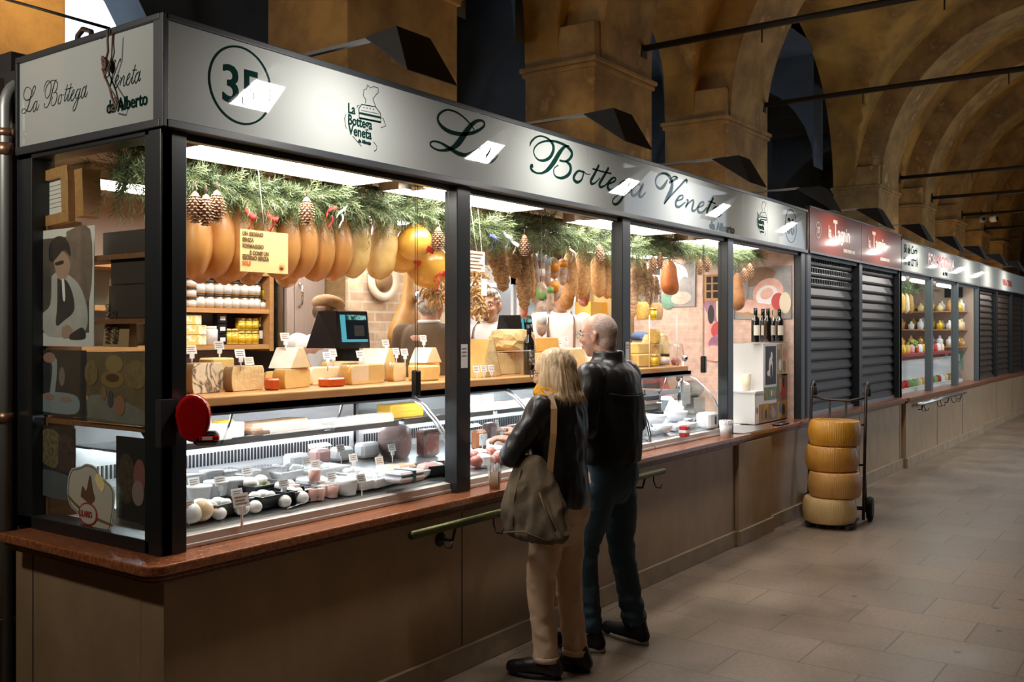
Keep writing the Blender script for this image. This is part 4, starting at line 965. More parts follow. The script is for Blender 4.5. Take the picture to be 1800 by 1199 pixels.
# things on the inner glass shelf
IS=1.207
def isf(px,Y): p=P(px,720,Y); return Vector((p.x,Y,IS))
t=thing('white_carton',isf(395,3.58),'white carton on the inner shelf at the red ticket dispenser','carton'); mb=MB(); mb.box(-.07,.07,-.05,.05,0,.065,b=.003); mb.build('carton_body',m_whitepl,t); mb=MB(); mb.box(-.05,.03,-.03,.03,.065,.075,b=.004); mb.build('cheese_piece',m_yel,t)
t=thing('speck_slab',isf(478,3.62),'long smoked ham slab on the inner shelf','meat'); mb=MB(); mb.box(-.2,.2,-.08,.08,0,.05,b=.02,T=Tm((0,0,0),(0,0,.1))); mb.build('meat',mat('speck',(.34,.18,.09),(.5,.3,.2),rough=.7,sc=12,stretch=(1,6,6)),t); mb=MB(); mb.box(.1,.2,-.07,.06,.01,.045,b=.015,T=Tm((0,0,0),(0,0,.1))); mb.build('cut_end',m_meat,t)
t=thing('yellow_cheese_block',isf(706,3.62),'bright yellow ridged cheese block on the inner shelf near the post','cheese'); mb=MB(); mb.box(-.14,.13,-.05,.06,0,.075,b=.006); 
for k in range(3): mb.box(-.135,.125,-.052,-.049,.015+.02*k,.02+.02*k)
mb.build('paste',m_yel,t)
t=thing('paper_sheet',isf(568,3.56),'white paper sheet hanging over the inner shelf edge','paper'); mb=MB(); mb.box(-.05,.05,-.06,.06,0,.002,T=Tm((0,0,.0),(.2,0,.1))); mb.build('sheet',m_whitepl,t)
put(knife,isf(590,3.6)+Vector((0,0,0)),'long knife with black handle on the inner shelf beside the yellow block',rz=3.3)
t=thing('white_dish',isf(545,3.7),'white dish with a dark handle on the inner shelf','dish'); mb=MB(); mb.lathe([(0,0),(.06,0),(.09,.02),(.085,.022),(.05,.006),(0,.006)],22); mb.build('plate',m_whitepl,t)
for (px,py,l,pr) in ((342,880,'at the vent beside the window post',tagw),(388,878,'between the round tubs',tagw),(435,858,'white, behind the garnish tray',tagw),(418,902,'with a curled holder on the black tray',tagw),(500,882,'with a curled holder on the mozzarella tray',tagw),(540,838,'at the vent, tall and white',tagw),(556,845,'brown, behind the pink cups',tagc),
   (425,925,'largest, tilted at the front edge of the case',tagc),(584,868,'grey, right of the pink cups',tagw),(636,872,'grey, on the big white tray',tagw),(622,832,'brown, near the thin fork',tagc),(668,838,'pale, beside the orange packet',tagc),(332,925,'brown, over the white cheese ball',tagc),(690,812,'leaning in front of the mortadella',tagw),(600,812,'on the vent ledge, centre',tagw)):
    q=deck(px,py); put(pr,q+Vector((0,0,.02)),'price tag in the first case, '+l,scale=1.35 if px==425 else 1)
# case 2 and 3 goods
labs2=[(842,812,'at the post'),(872,805,'in the second row'),(905,800,'nearest the elbow of the woman'),(848,838,'at the front rail beside the post'),(880,830,'at the front rail, second'),(912,822,'at the front rail by the leather elbow')]
for px,py,l in labs2: D(sauc,px,py,'wrapped cured meat '+l,rz=random.uniform(-.4,.4))
def standing(px,py,w,h,label,mm,name='packed_meat',cat='meat',rz=0):
    q=deck(px,py); t=thing(name,q,label,cat,rz=rz); mb=MB(); mb.box(-w/2,w/2,-.03,.03,0,h,b=.015); mb.build('meat',mm,t); mb=MB(); mb.box(-w*.35,w*.35,-.036,-.03,h*.25,h*.8); mb.build('paper_label',m_whitepl,t); return t
standing(842,790,.10,.12,'orange-brown smoked meat piece standing by the post in the second case',mat('smoked_meat',(.5,.2,.08),(.4,.14,.06),rough=.5,sc=6))
standing(860,778,.12,.13,'large pink meat piece with a white label in the second case',m_mort,rz=.2); standing(888,785,.12,.12,'film-wrapped pink and white meat in the second case',m_meat,rz=-.2); standing(905,775,.14,.11,'pale wrapped meat at the back of the second case',m_mort)
standing(870,800,.13,.10,'clear plastic pack with a square label in the second case',m_foam,rz=.1)
for px,py,l in ((838,742,'leaning on the inner shelf by the post'),(858,742,'flat on the inner shelf')):
    t=thing('white_card',isf(px,3.56),'large white card '+l,'card'); mb=MB(); mb.box(-.07,.07,-.002,.002,0,.09,T=Tm((0,0,0),(-.2,0,0))); mb.build('sheet',m_whitepl,t)
t=thing('meat_pack',isf(880,3.66),'flat red meat pack on the inner shelf of the second case','meat'); mb=MB(); mb.box(-.1,.1,-.05,.05,0,.03,b=.01); mb.build('meat',m_meat,t)
for px,py,l in ((848,795,'between the standing meats'),(875,765,'tall at the back'),(884,790,'beside the clear pack'),(900,815,'near the elbow')): q=deck(px,py); put(tagw,q+Vector((0,0,.03)),'white price tag in the meat case, '+l,rz=.3)
for px,py,l,s in ((1122,765,'next to the shoulder of the man',1),(1150,748,'in the middle of the third bay case',1.15),(1188,740,'with a serving spoon in the third bay case',1.15),(1128,745,'behind the one near the man',1),(1165,768,'in the front row of the third bay case',.9)): D(bowl,px,py,'white salad bowl '+l,scale=s)
for px,py,l in ((1145,772,'next to the front bowl'),(1182,765,'of crumbled cheese near the red pack'),(1205,760,'right of the red pack')): D(wt,px,py,'white tray in the third bay case '+l,rz=.1,scale=.8)
q=deck(1203,768); t=thing('red_pack',q,'small red and white pack in the third bay case','packet'); mb=MB(); mb.box(-.03,.03,-.03,.03,0,.08,b=.006); mb.build('pack_body',mat('red_foil',(.5,.02,.02),rough=.3),t); mb=MB(); mb.box(-.031,.031,-.031,.031,.03,.05); mb.build('paper_band',m_whitepl,t)
q=deck(1243,752); t=thing('thermometer_unit',q,'white unit with a dark display in the corner of the third bay case','device'); mb=MB(); mb.box(-.08,.08,-.06,.06,0,.12,b=.015); mb.build('housing',m_whitepl,t); mb=MB(); mb.box(.01,.035,-.063,-.06,.03,.09); mb.build('display',m_blacks,t)
for px,py,l in ((1172,725,'leaning on the rim of a bowl'),(1210,742,'flat in front of the unit')): D(knife,px,py,'steel spoon '+l,rz=2.4 if px==1172 else .2)
for px,py,w,h,l,mm in ((752,800,.13,.15,'dark cured ham piece in the back corner beside the mortadella',m_meat),(600,805,.12,.07,'pale cheese parcel at the vents above the pink cups',m_foam),(645,800,.14,.08,'white wrapped parcel at the vents in the centre',m_foam),(562,812,.10,.08,'pink meat parcel at the vents',m_mort),(520,818,.12,.07,'white wrapped parcel at the vents left of the knife',m_foam),(752,835,.12,.06,'pink sliced ham tray near the post',m_mort)):
    q=deck(px,py); y=min(q.y,3.76); q=Vector((P(px,py,y).x,y,.927+(y-3.15)*.12)); t=thing('food_parcel',q,l,'parcel'); mb=MB(); mb.box(-w/2,w/2,-.04,.04,0,h,b=.015); mb.build('food',mm,t); mb=MB(); mb.box(-w/2-.004,w/2+.004,-.044,.044,0,h+.004,b=.015); mb.build('film_wrap',m_film,t)
# red ticket dispenser on the corner post
m_redp=mat('red_plastic',(.55,.006,.008),rough=.18,coat=.6)
t=thing('ticket_dispenser',(2.2,3.02,1.40),'red snail-shaped queue ticket dispenser on the corner post','dispenser')
p=P(340,735,2.985); t.location=p
T=Tm((0,0,0),(0,0,-.75))
mb=MB(); pts=[]
for k in range(17):
    a=math.radians(-70+k*15); r=.068+.01*math.cos(a*1.0); pts.append((r*math.cos(a)*.92-.01, r*math.sin(a)*1.28))
pts=[(.0+x,z) for x,z in pts]+[(-.045,-.06),(-.01,-.085)]
mb.prism(pts,-.035,.035,0,T @ Matrix.Rotation(PI/2,4,'X'),True); mb.build('shell',m_redp,t,bevel=.012)
mb=MB(); mb.box(.0,.088,-.034,.034,-.098,-.048,b=.012,T=T); o=mb.build('ticket_mouth',m_blacks,t); mb=MB(); mb.box(.02,.092,-.036,.02,-.082,-.060,b=.005,T=T); mb.build('red_tongue',m_redp,o); mb=MB(); mb.box(.035,.07,-.039,-.036,-.077,-.066,T=T); mb.build('ticket',m_whitepl,o)
mb=MB(); mb.box(-.11,-.05,.035,.07,-.10,.07); mb.build('mount_plate',m_blackm,t)
# cups on the countertop
def cup(name,label,p,h,r,m1): 
    t=thing(name,p,label,'cup'); mb=MB(); mb.lathe([(0,0),(r*.78,0),(r,h),(r*.93,h),(r*.7,.006),(0,.006)],20); mb.build('cup_body',m1,t); return t
p=PZ(843,862,ZT); t=cup('picks_cup','pale paper cup full of wrapped toothpicks by the second post',Vector((4.02,2.99,ZT+.001)),.09,.035,mat('kraft_paper',(.55,.42,.30),rough=.7))
mb=MB(); rd=random.Random(4)
for k in range(46):
    a=rd.uniform(0,6.28); r=rd.uniform(0,.026); mb.box(-.0025,.0025,-.001,.001,.02,rd.uniform(.10,.135),T=Tm((r*math.cos(a),r*math.sin(a),0),(rd.uniform(-.2,.2),rd.uniform(-.2,.2),a)))
tag(mb.build('toothpicks',m_whitepl,t),kind='stuff')
t=cup('clear_cup','clear plastic cup on the countertop beside the jacket of the man',Vector((5.52,2.985,ZT+.001)),.115,.036,m_acryl)
mb=MB(); mb.lathe([(0,.005),(.028,.005),(.032,.07),(0,.07)],16); mb.build('contents',mat('kraft_paper',(.55,.42,.30),rough=.7),t)
t=cup('paper_cup','white crimped paper cup on the countertop at the fourth post',Vector((6.98,2.985,ZT+.001)),.12,.052,m_whitepl)
mb=MB(); 
for k in range(14): a=k*PI/7; mb.box(-.009,.009,-.001,.001,.10,.132,T=Tm((.05*math.cos(a),.05*math.sin(a),0),(0,0,a+PI/2)))
mb.build('crimped_rim',m_whitepl,t)
p=PZ(1355,748,ZT+.02); t=thing('card_reader',(8.2,3.0,ZT+.001),'flat black device lying on the narrow counter under the photo cabinet','device'); mb=MB(); mb.box(-.13,.13,-.035,.035,0,.022,b=.008); mb.build('body',m_blacks,t)
# stickers on posts
for px,py,l,n in ((816,626,'on the post right of the first bay',3),(1103,617,'on the post behind the man',2)):
    p=P(px,py,3.048); t=thing('post_sticker',p,'small white printed sticker '+l,'sticker'); mb=MB(); mb.box(-.027,.027,-.001,.0,-.06,.06); mb.build('paper',m_tagw,t)
    mb=MB(); 
    for k in range(n): mb.box(-.02,.018,-.002,-.001,.035-.018*k,.041-.018*k)
    mb.build('print_lines',m_ink,t)
# sash cord with weight in bay 1
t=thing('sash_weight',(3.60,3.16,1.36),'black sash weight hanging on twin cords beside the second post','sash weight')
mb=MB(); mb.box(-.018,.018,-.02,.02,0,.13,b=.006); mb.build('weight',m_blacks,t)
mb=MB(); mb.tube([(-.008,0,.12),(-.008,0,1.08)],.002,5); mb.build('cord',m_blackm,t); mb=MB(); mb.tube([(.008,0,.12),(.008,0,1.08)],.002,5); mb.build('cord',m_blackm,t)
t2=dup(t,(6.96,3.16,1.36),'black sash weight hanging on twin cords in the third bay')
# ================================================================ HANGING THINGS
RY=3.72
mb=MB(); mb.tube([(2.2,RY,2.47),(8.4,RY,2.47)],.012,8); 
for x in (2.5,4.2,6.0,7.8): mb.tube([(x,RY,2.47),(x,RY,2.5)],.008,6)
tag(mb.build('hanging_rail',m_blackm,origin=(5,RY,2.47)),'long steel rail under the stall ceiling carrying hams and salami','rail')
# garland ---------------------------------------------------------
m_need=mat('pine_needles',(.13,.18,.07),(.25,.31,.15),rough=.6,sc=5)
m_needd=mat('dark_pine_needles',(.05,.085,.035),(.10,.14,.06),rough=.6,sc=5)
def garland(xa,xb,ya,yb,n,seed,label,rr=.115,zc=2.335):
    rd=random.Random(seed); t=thing('pine_garland',((xa+xb)/2,(ya+yb)/2,zc),label,'garland')
    mb=MB(); mb.tube([(xa+(xb-xa)*k/10,ya+(yb-ya)*k/10,zc+.02*math.sin(k*2)) for k in range(11)],.012,6); mb2=MB()
    vs=[];fs=[];vi=[]
    for s in range(n):
        u=rd.random(); a=rd.uniform(0,2*PI)
        c=Vector((xa+(xb-xa)*u,ya+(yb-ya)*u,zc+.02*math.sin(u*9)))
        d=Vector((rd.uniform(-.7,.7),math.cos(a),math.sin(a))); d.normalize()
        L_=rr*rd.uniform(.7,1.35)*(1+.25*math.sin(u*(xb-xa)*11+seed)); k1=d.orthogonal().normalized(); k2=d.cross(k1)
        m=1 if rd.random()<.35 else 0
        bend=Vector((0,0,-.25 if d.z<0 else .05))
        for q in range(30):
            tt=(q+.5)/30; b=c+d*L_*tt+bend*L_*tt*tt; an=q*2.4
            nd=(k1*math.cos(an)+k2*math.sin(an))*.85+d*.75; nd.normalize(); l=.034*rd.uniform(.8,1.2)*(1-.4*tt+.2)
            w=nd.cross(d).normalized()*.0016; o=len(vs); e=b+nd*l
            vs+=[b-w,b+w,e+w*.4,e-w*.4]; fs.append((o,o+1,o+2,o+3)); vi.append(m)
    mb2.v=[Vector(v) for v in vs]; mb2.f=fs; mb2.m=vi; mb2.s=[False]*len(fs)
    loc(mb,t).build('wire_core',m_needd,t)
    tag(loc(mb2,t).build('needles',[m_need,m_needd],t,fixn=False),kind='stuff')
garland(2.25,3.72,3.60,3.60,800,1,'thick green pine garland above the hams in the first bay')
garland(3.72,5.45,3.60,3.60,980,2,'thick green pine garland above the salami in the second bay')
garland(5.45,7.15,3.60,3.55,850,3,'green pine garland in the third bay')
garland(7.15,8.55,3.50,3.34,480,4,'green pine garland end above the wine bottles',.09,2.36)
m_cone=mat('pine_cone',(.28,.15,.08),(.45,.28,.17),rough=.7,sc=20)
def cone_mesh():
    mb=MB(); mb.lathe([(0,0),(.012,-.01),(.02,-.05),(.018,-.09),(0,-.115)],10)
    for r_ in range(10):
        z=-.012-.0105*r_; R=.028*math.sin(PI*(r_+1.8)/12.5)+.006
        for k in range(8):
            a=2*PI*(k+.5*(r_%2))/8; c,s=math.cos(a),math.sin(a)
            mb.add([(c*R*.4-s*.004,s*R*.4+c*.004,z),(c*R*.4+s*.004,s*R*.4-c*.004,z),(c*R-s*-.007,s*R+c*-.007,z-.012),(c*R*1.08,s*R*1.08,z-.010),(c*R+s*-.007,s*R-c*-.007,z-.012)],[(0,1,2,3,4)])
    return mb
cone=thing('pine_cone',(0,0,0),'x','pine cone','pine cones tied to the garland'); cone_mesh().build('scales',m_cone,cone,fixn=False)
mb=MB(); mb.tube([(0,0,0),(0,0,.03)],.003,5); mb.build('stalk',m_rust,cone)
for px,py,Y,l in ((343,335,3.46,'half hidden at the corner post'),(362,340,3.44,'longest of the three by the corner post'),(381,333,3.45,'right of the three by the corner post'),(539,345,3.45,'hanging over the middle hams'),(770,398,3.5,'beside the sash cords'),
    (922,412,3.46,'hanging over the rope-tied salami'),(1053,428,3.5,'hanging over the smooth sausages'),(1148,450,3.5,'hanging left in the third bay'),(1160,442,3.48,'hanging beside the left one in the third bay'),(1243,450,3.42,'largest, in front of the tiled wall'),(1230,455,3.45,'smaller, in front of the tiled wall'),(1308,470,3.30,'left of the pair over the wine bottles'),(1318,462,3.28,'right of the pair over the wine bottles')):
    put(cone,P(px,py,Y),'brown pine cone '+l,scale=1.15,rz=random.uniform(0,3))
# hams ------------------------------------------------------------
m_ham=mat('ham_rind',(.52,.21,.045),(.66,.35,.10),rough=.38,sc=4,detail=6,contrast=(.3,.7),bump=.15,bsc=12,coat=.35,crough=.3,c3=(.74,.52,.26))
m_hamd=mat('ham_shank',(.30,.11,.04),(.5,.24,.09),rough=.5,sc=8)
m_string=mat('string',(.6,.52,.4),rough=.9); m_ribr=mat('red_ribbon',(.5,.03,.02),rough=.6)
def loft(mb,rings,seg=20,m=0,T=None,cap=True):
    vs=[];fs=[]
    for (c,rx,ry) in rings:
        for i in range(seg): a=2*PI*i/seg; vs.append((c[0]+rx*math.cos(a),c[1]+ry*math.sin(a),c[2]))
    for j in range(len(rings)-1):
        for i in range(seg): k=(i+1)%seg; fs.append((j*seg+i,j*seg+k,(j+1)*seg+k,(j+1)*seg+i))
    fs.append(tuple(range(seg))[::-1]); fs.append(tuple((len(rings)-1)*seg+i for i in range(seg)))
    return mb.add(vs,fs,m,True,T)
def smooth_rings(R,n=5):
    flat=[(c[0],c[1],c[2],a,b) for c,a,b in R]; q=smooth_path(flat,n); return [((v[0],v[1],v[2]),max(.002,v[3]),max(.002,v[4])) for v in q]
def ham(seed=0):
    t=thing('ham',(0,0,0),'x','ham','whole hams hanging in the first bay'); rd=random.Random(seed)
    R=[((0,.03,.0),.02,.022),((0,.02,-.06),.024,.03),((0,.0,-.13),.036,.055),((0,-.01,-.22),.062,.095),((0,-.015,-.32),.078,.128),((0,-.01,-.40),.078,.140),((0,.0,-.47),.066,.125),((0,.015,-.52),.045,.085),((0,.02,-.545),.01,.02)]
    mb=MB(); loft(mb,smooth_rings(R),24)
    for v in mb.v: v+=noise.noise_vector(v*7+Vector((seed,0,0)))*.007
    mb.build('meat',m_ham,t)
    mb=MB(); mb.tube([(0,.03,-.02),(0,.035,.03),(0,.03,.07)],[.018,.022,.014],8); mb.build('hoof_end',m_hamd,t)
    mb=MB(); mb.tube([(0,.03,-.015),(0,.02,.04),(0,0,.075)],.003,5); mb.build('string_loop',m_string,t); return t
h0=ham(1)
HL=[(346,'first, cut by the corner post'),(384,'second from the corner post'),(418,'third from the corner post'),(458,'fourth, behind the yellow paper sign'),(500,'fifth, at the right edge of the yellow sign'),(530,'sixth from the corner post'),(562,'seventh from the corner post'),(592,'eighth from the corner post')]
for i,(px,l) in enumerate(HL):
    p=P(px,430,3.76); put(h0,(p.x-.02,3.76,2.485+.01*(i%2)-.02*(i<3)),'whole tan ham with a rounded rind, '+l,rz=-.35+.06*(i%3),scale=1.0)
for i,(px,l) in enumerate(((352,'behind the first ham'),(395,'low behind the second and third hams'),(440,'lowest, hanging under the yellow sign'),(505,'behind the sixth ham'))):
    p=P(px,470,4.0); put(h0,(p.x,4.0,2.46+.0*i),'rear whole ham '+l,rz=-.5,scale=1.0)
for p_ in ((4.0),): 
    mb=MB(); mb.tube([(2.3,4.0,2.49),(4.3,4.0,2.49)],.01,6); tag(mb.build('hanging_rail',m_steel,origin=(3,4,2.49)),'rear steel rail over the back row of hams','rail')
m_hamo=mat('oiled_ham',(.60,.36,.10),(.74,.52,.22),rough=.35,sc=7,coat=.4,c3=(.5,.22,.06),contrast=(.35,.6))
def ham2(px,l):
    p=P(px,440,RY); t=thing('boned_ham',(p.x,RY,2.40),l,'ham'); mb=MB()
    loft(mb,smooth_rings([((0,0,.0),.02,.02),((0,0,-.05),.05,.05),((.01,0,-.13),.075,.072),((.0,0,-.24),.088,.08),((-.01,0,-.33),.088,.078),((-.02,0,-.40),.06,.06),((-.01,0,-.43),.01,.01)]),22)
    for v in mb.v: v+=noise.noise_vector(v*11+p)*.012
    mb.build('meat',m_hamo,t); mb=MB(); mb.tube([(0,0,-.01),(0,0,.07)],.004,5); mb.build('string_loop',m_string,t); return t
ham2(625,'lumpy boned ham in oiled rind, left of the two before the yellow balls'); ham2(673,'lumpy boned ham in oiled rind, next to the yellow cheese balls')
m_prov=mat('provolone',(.72,.36,.035),(.80,.48,.09),rough=.25,sc=3,sss=.15,coat=.4,crough=.15)
for px,py,r,Y,l in ((729,427,.104,3.62,'upper round yellow provolone cheese with a red ribbon'),(706,448,.11,3.85,'yellow provolone cheese half hidden behind the upper one'),(752,468,.135,3.80,'largest lower yellow provolone cheese near the post')):
    p=P(px,py,Y); t=thing('provolone',p,l,'cheese'); mb=MB(); mb.ball((0,0,0),(r,r,r*.97),26,18,fn=lambda d:1+.10*max(0,d.z)**8); mb.build('cheese_body',m_prov,t)
    mb=MB(); mb.tube([(0,0,r),(0,0,2.47-p.z)],.004,5); mb.build('string_loop',m_string,t)
    mb=MB(); mb.box(-.03,.03,-.004,.004,-.01,.02,T=Tm((.02,-r*.9,-r*.45),(.4,.3,0))); mb.tube([(0,-.01,r*.95),(.05,-.05,r*.9),(.03,-.06,r*1.1),(0,-.01,r)],.006,5); mb.build('red_ribbon',m_ribr,t)
# salami ----------------------------------------------------------
m_rope=mat('rope_net_salami',(.42,.25,.11),(.24,.12,.05),rough=.85,sc=38,detail=3,contrast=(.42,.58),bump=.9,bsc=60,stretch=(1,1,2.2))
m_sop=mat('smooth_salami',(.58,.33,.13),(.42,.21,.08),rough=.7,sc=55,contrast=(.4,.6),bump=.3)
m_sal=mat('dusty_salami',(.55,.43,.33),(.38,.22,.16),rough=.8,sc=30,bump=.4)
m_bund=mat('light_rope_bundle',(.62,.45,.28),(.36,.20,.10),rough=.85,sc=30,contrast=(.42,.6),bump=.9,stretch=(1,1,2))
def salami(px,py0,py1,wpx,label,m,Y=3.72,bend=0,rings=0,name='salami',links=1,labm=None):
    a=P(px,py0,Y); b=P(px,py1,Y); s=scale_at(a); r=wpx*s/2; L_=a.z-b.z
    t=thing(name,(a.x,Y,a.z),label,'salami'); mb=MB()
    n=22; rg=[]
    for k in range(n+1):
        u=k/n; e=min(1,math.sin(PI*min(1,max(0,u)))**.35+.02) if links==1 else (abs(math.sin(PI*links*u))**.45+.08)
        rr=r*e*(1+(.10*math.sin(u*rings*2*PI) if rings else 0)); rg.append(((bend*math.sin(PI*u*.5)*s*1,0,-L_*u),max(.004,rr),max(.004,rr)))
    loft(mb,rg,16)
    for v in mb.v: v+=noise.noise_vector(v*14+a)*r*.10
    mb.build('casing',m,t)
    mb=MB(); mb.tube([(0,0,-.01),(0,0,max(.03,2.46-a.z))],.003,5); mb.build('string_loop',m_string,t)
    if labm:
        for k in range(len(labm)):
            mb=MB(); z0=-L_*(.1+.45*k); mb.lathe([(r*1.04,z0),(r*1.06,z0-L_*.22)],16); o=mb.build('paper_band',labm[k],t,fixn=False)
    return t
m_or=mat('orange_band',(.75,.28,.02),rough=.5); m_grn=mat('green_band',(.2,.4,.12),rough=.5); m_blu=mat('pale_blue_band',(.5,.6,.68),rough=.5)
salami(868,425,470,26,'short rope-tied salami end pointing left below the blue bows',m_rope,rings=3)
salami(862,430,512,30,'thick rope-tied salami leaning at the left of the second bay',m_rope,bend=38,rings=7)
salami(880,428,470,22,'small rope-tied salami behind the thick leaning one',m_rope,rings=3,Y=3.85)
salami(900,430,490,28,'dark rope-tied salami under the garland',m_rope,rings=5,bend=8)
salami(918,440,545,27,'long rope-tied salami hanging in the middle of the bunch',m_rope,rings=8,bend=6)
salami(927,438,525,20,'slim rope-tied salami right of the long one',m_sop,bend=10,rings=5)
salami(938,445,535,18,'thin whitish salami with string net',m_sal,bend=4)
salami(921,520,560,15,'thin dark salami tip below the long rope-tied one',m_meat,Y=3.8)
salami(949,440,500,18,'banded salami with a silver grey label',m_sal,labm=[m_blu,m_whitepl])
salami(952,495,592,18,'long chain of small white salami hanging before the second screen',m_sal,links=3,labm=[m_grn,m_whitepl],Y=3.55)
salami(961,448,505,16,'small salami with a blue and white label',m_sal,labm=[m_blu])
salami(967,500,548,14,'small salami with a green label',m_sal,labm=[m_grn])
salami(972,452,530,22,'salami with two orange labels',m_sal,links=2,labm=[m_or,m_or],bend=6)
salami(988,455,502,20,'white netted salami with an orange dot label',m_sal,labm=[m_or])
salami(998,470,497,12,'tiny white salami beside the orange-labelled one',m_sal)
salami(1000,443,525,26,'smooth tan soppressa behind the labelled salami',m_sop,bend=8)
salami(996,480,545,28,'low smooth tan soppressa ending in a knot',m_sop,Y=3.85)
salami(1023,437,528,31,'thick smooth soppressa in the centre right of the bunch',m_sop)
salami(1026,490,540,22,'dark salami behind the thick smooth soppressa',m_meat,Y=3.95)
salami(1050,445,524,28,'thick smooth soppressa left of the last pine cone',m_sop,bend=6)
salami(1064,450,526,22,'smooth soppressa at the third post',m_sop,bend=6)
salami(1074,455,525,15,'grey-brown salami right at the third post',m_rope,Y=3.85)
salami(1118,455,555,24,'large light rope-tied bundle at the left of the third bay',m_bund,bend=8,rings=6)
salami(1130,460,550,20,'light rope-tied bundle next to the large one',m_bund,bend=8,rings=5)
salami(1141,470,545,15,'slim light rope-tied bundle',m_bund,bend=5,rings=5)
salami(1112,480,560,18,'light rope-tied bundle touching the third post',m_bund,rings=5)
salami(1152,485,550,17,'net-tied salami under a white card in the third bay',m_bund,rings=9)
t=thing('spicy_ham',P(1176,462,3.9),'reddish brown ham piece hanging in the third bay','ham'); mb=MB(); loft(mb,smooth_rings([((0,0,.02),.02,.02),((0,0,-.03),.07,.06),((.0,0,-.12),.09,.07),((.02,0,-.22),.11,.07),((.03,0,-.27),.08,.05),((.03,0,-.29),.01,.01)]),18); mb.build('meat',mat('chili_rind',(.48,.14,.03),(.35,.09,.02),rough=.6,sc=12),t); mb=MB(); mb.tube([(0,0,0),(0,0,.15)],.004,5); mb.build('string_loop',m_string,t)
t=thing('hanging_ham',P(1296,480,3.42),'dark golden ham edge hanging right of the fourth post','ham'); mb=MB(); loft(mb,smooth_rings([((0,0,.0),.02,.02),((0,0,-.08),.05,.05),((.0,0,-.2),.065,.07),((0,0,-.3),.055,.06),((0,0,-.34),.01,.01)]),18); mb.build('meat',m_hamd,t); mb=MB(); mb.tube([(0,0,0),(0,.0,.10)],.004,5); mb.build('string_loop',m_string,t)
# dried mushrooms string
m_mush=mat('dried_mushroom',(.70,.48,.22),(.42,.24,.09),rough=.8,sc=30)
def mush(px,py,Y,w,h,l,n=150):
    p=P(px,py,Y); t=thing('dried_mushroom_braid',p,l,'mushrooms'); mb=MB(); rd=random.Random(px)
    for k in range(n):
        c=Vector((rd.gauss(0,w/3.2),rd.uniform(-.05,.05),rd.uniform(-h,0))); a=rd.uniform(0,6.28); r=rd.uniform(.012,.026)
        mb.tube([c+Vector((r*math.cos(a+j*.7),.01*j-.02,r*1.4*math.sin(a+j*.7))) for j in range(4)],.006,5)
    tag(mb.build('slices',m_mush,t),kind='stuff'); mb=MB(); mb.tube([(0,0,-h),(0,0,2.46-p.z)],.005,5); mb.build('string_loop',m_string,t)
mush(838,470,3.62,.15,.30,'braid of dried mushroom slices right of the second post'); mush(764,492,3.9,.14,.16,'bunch of dried mushroom slices under the yellow cheese balls',90)
# paper signs
def sign(px0,py0,px1,py1,Y,label,m,lines,name='paper_sign',tilt=0,hang=True):
    a=P(px0,py0,Y); b=P(px1,py1,Y); w=abs(b.x-a.x); h=abs(a.z-b.z); t=thing(name,((a.x+b.x)/2,Y,min(a.z,b.z)),label,'sign')
    t.rotation_euler=(0,tilt,0)
    mb=MB(); mb.box(-w/2,w/2,-.001,.001,0,h); s=mb.build('sheet',m,t)
    if hang: mb=MB(); mb.tube([(0,0,h),(0,.05,2.45-t.location.z)],.002,5); mb.build('string_loop',m_string,t)
    return t,w,h,s
m_ysign=mat('yellow_sign_paper',(.86,.70,.30),rough=.5); m_inkb=mat('brown_ink',(.20,.10,.03),rough=.7); m_inko=mat('orange_ink',(.75,.16,.02),rough=.6)
t,w,h,s=sign(422,402,506,482,3.40,'yellow paper sign with a motto about cheese and a red sun',m_ysign,0)
fs_=h*.125
for i,(ln,xo,mm) in enumerate((('UN GIORNO',0,m_inkb),('SENZA',0,m_inkb),('FORMAGGIO',0,m_inkb),('____È COME UN',0,m_inkb),('GIORNO SENZA',0,m_inkb),('SOLE',0,m_inko))):
    text(ln,fs_,mm,s,(-w*.46,-.003,h*(.86-[0,.145,.29,.45,.57,.70][i])),sx=.86,bold=.0012,ext=.0003,name='writing')
mb=MB(); mb.lathe([(0,0),(h*.065,0),(h*.065,.001),(0,.001)],20,0,Tm((w*.36,-.002,h*.16),(PI/2,0,0)))
for k in range(10): 
    a=k*PI/5; mb.add([(w*.36+h*.08*math.cos(a-.15),-.003,h*.16+h*.08*math.sin(a-.15)),(w*.36+h*.08*math.cos(a+.15),-.003,h*.16+h*.08*math.sin(a+.15)),(w*.36+h*.115*math.cos(a),-.003,h*.16+h*.115*math.sin(a))],[(0,1,2)])
mb.build('sun_drawing',m_inko,s,fixn=False)
def scribble(s,w,h,n,m=None):
    mb=MB(); 
    for k in range(n): z=h*(.85-.7*k/max(1,n-1)); mb.box(-w*.38,w*(.38-.12*(k%3)),-.003,-.001,z-h*.02,z+h*.02)
    mb.build('writing_lines',m or m_inkb,s)
t,w,h,s=sign(823,440,852,478,3.45,'white and pink paper hanging at the right of the second post',mat('pinkish_paper',(.85,.68,.55),rough=.6),0); scribble(s,w,h,5)
t,w,h,s=sign(846,490,856,520,3.5,'small white card under the mushroom braid',m_paper,0)
t,w,h,s=sign(1146,470,1160,484,3.6,'small white card over the net-tied salami',m_paper,0); scribble(s,w,h,3)
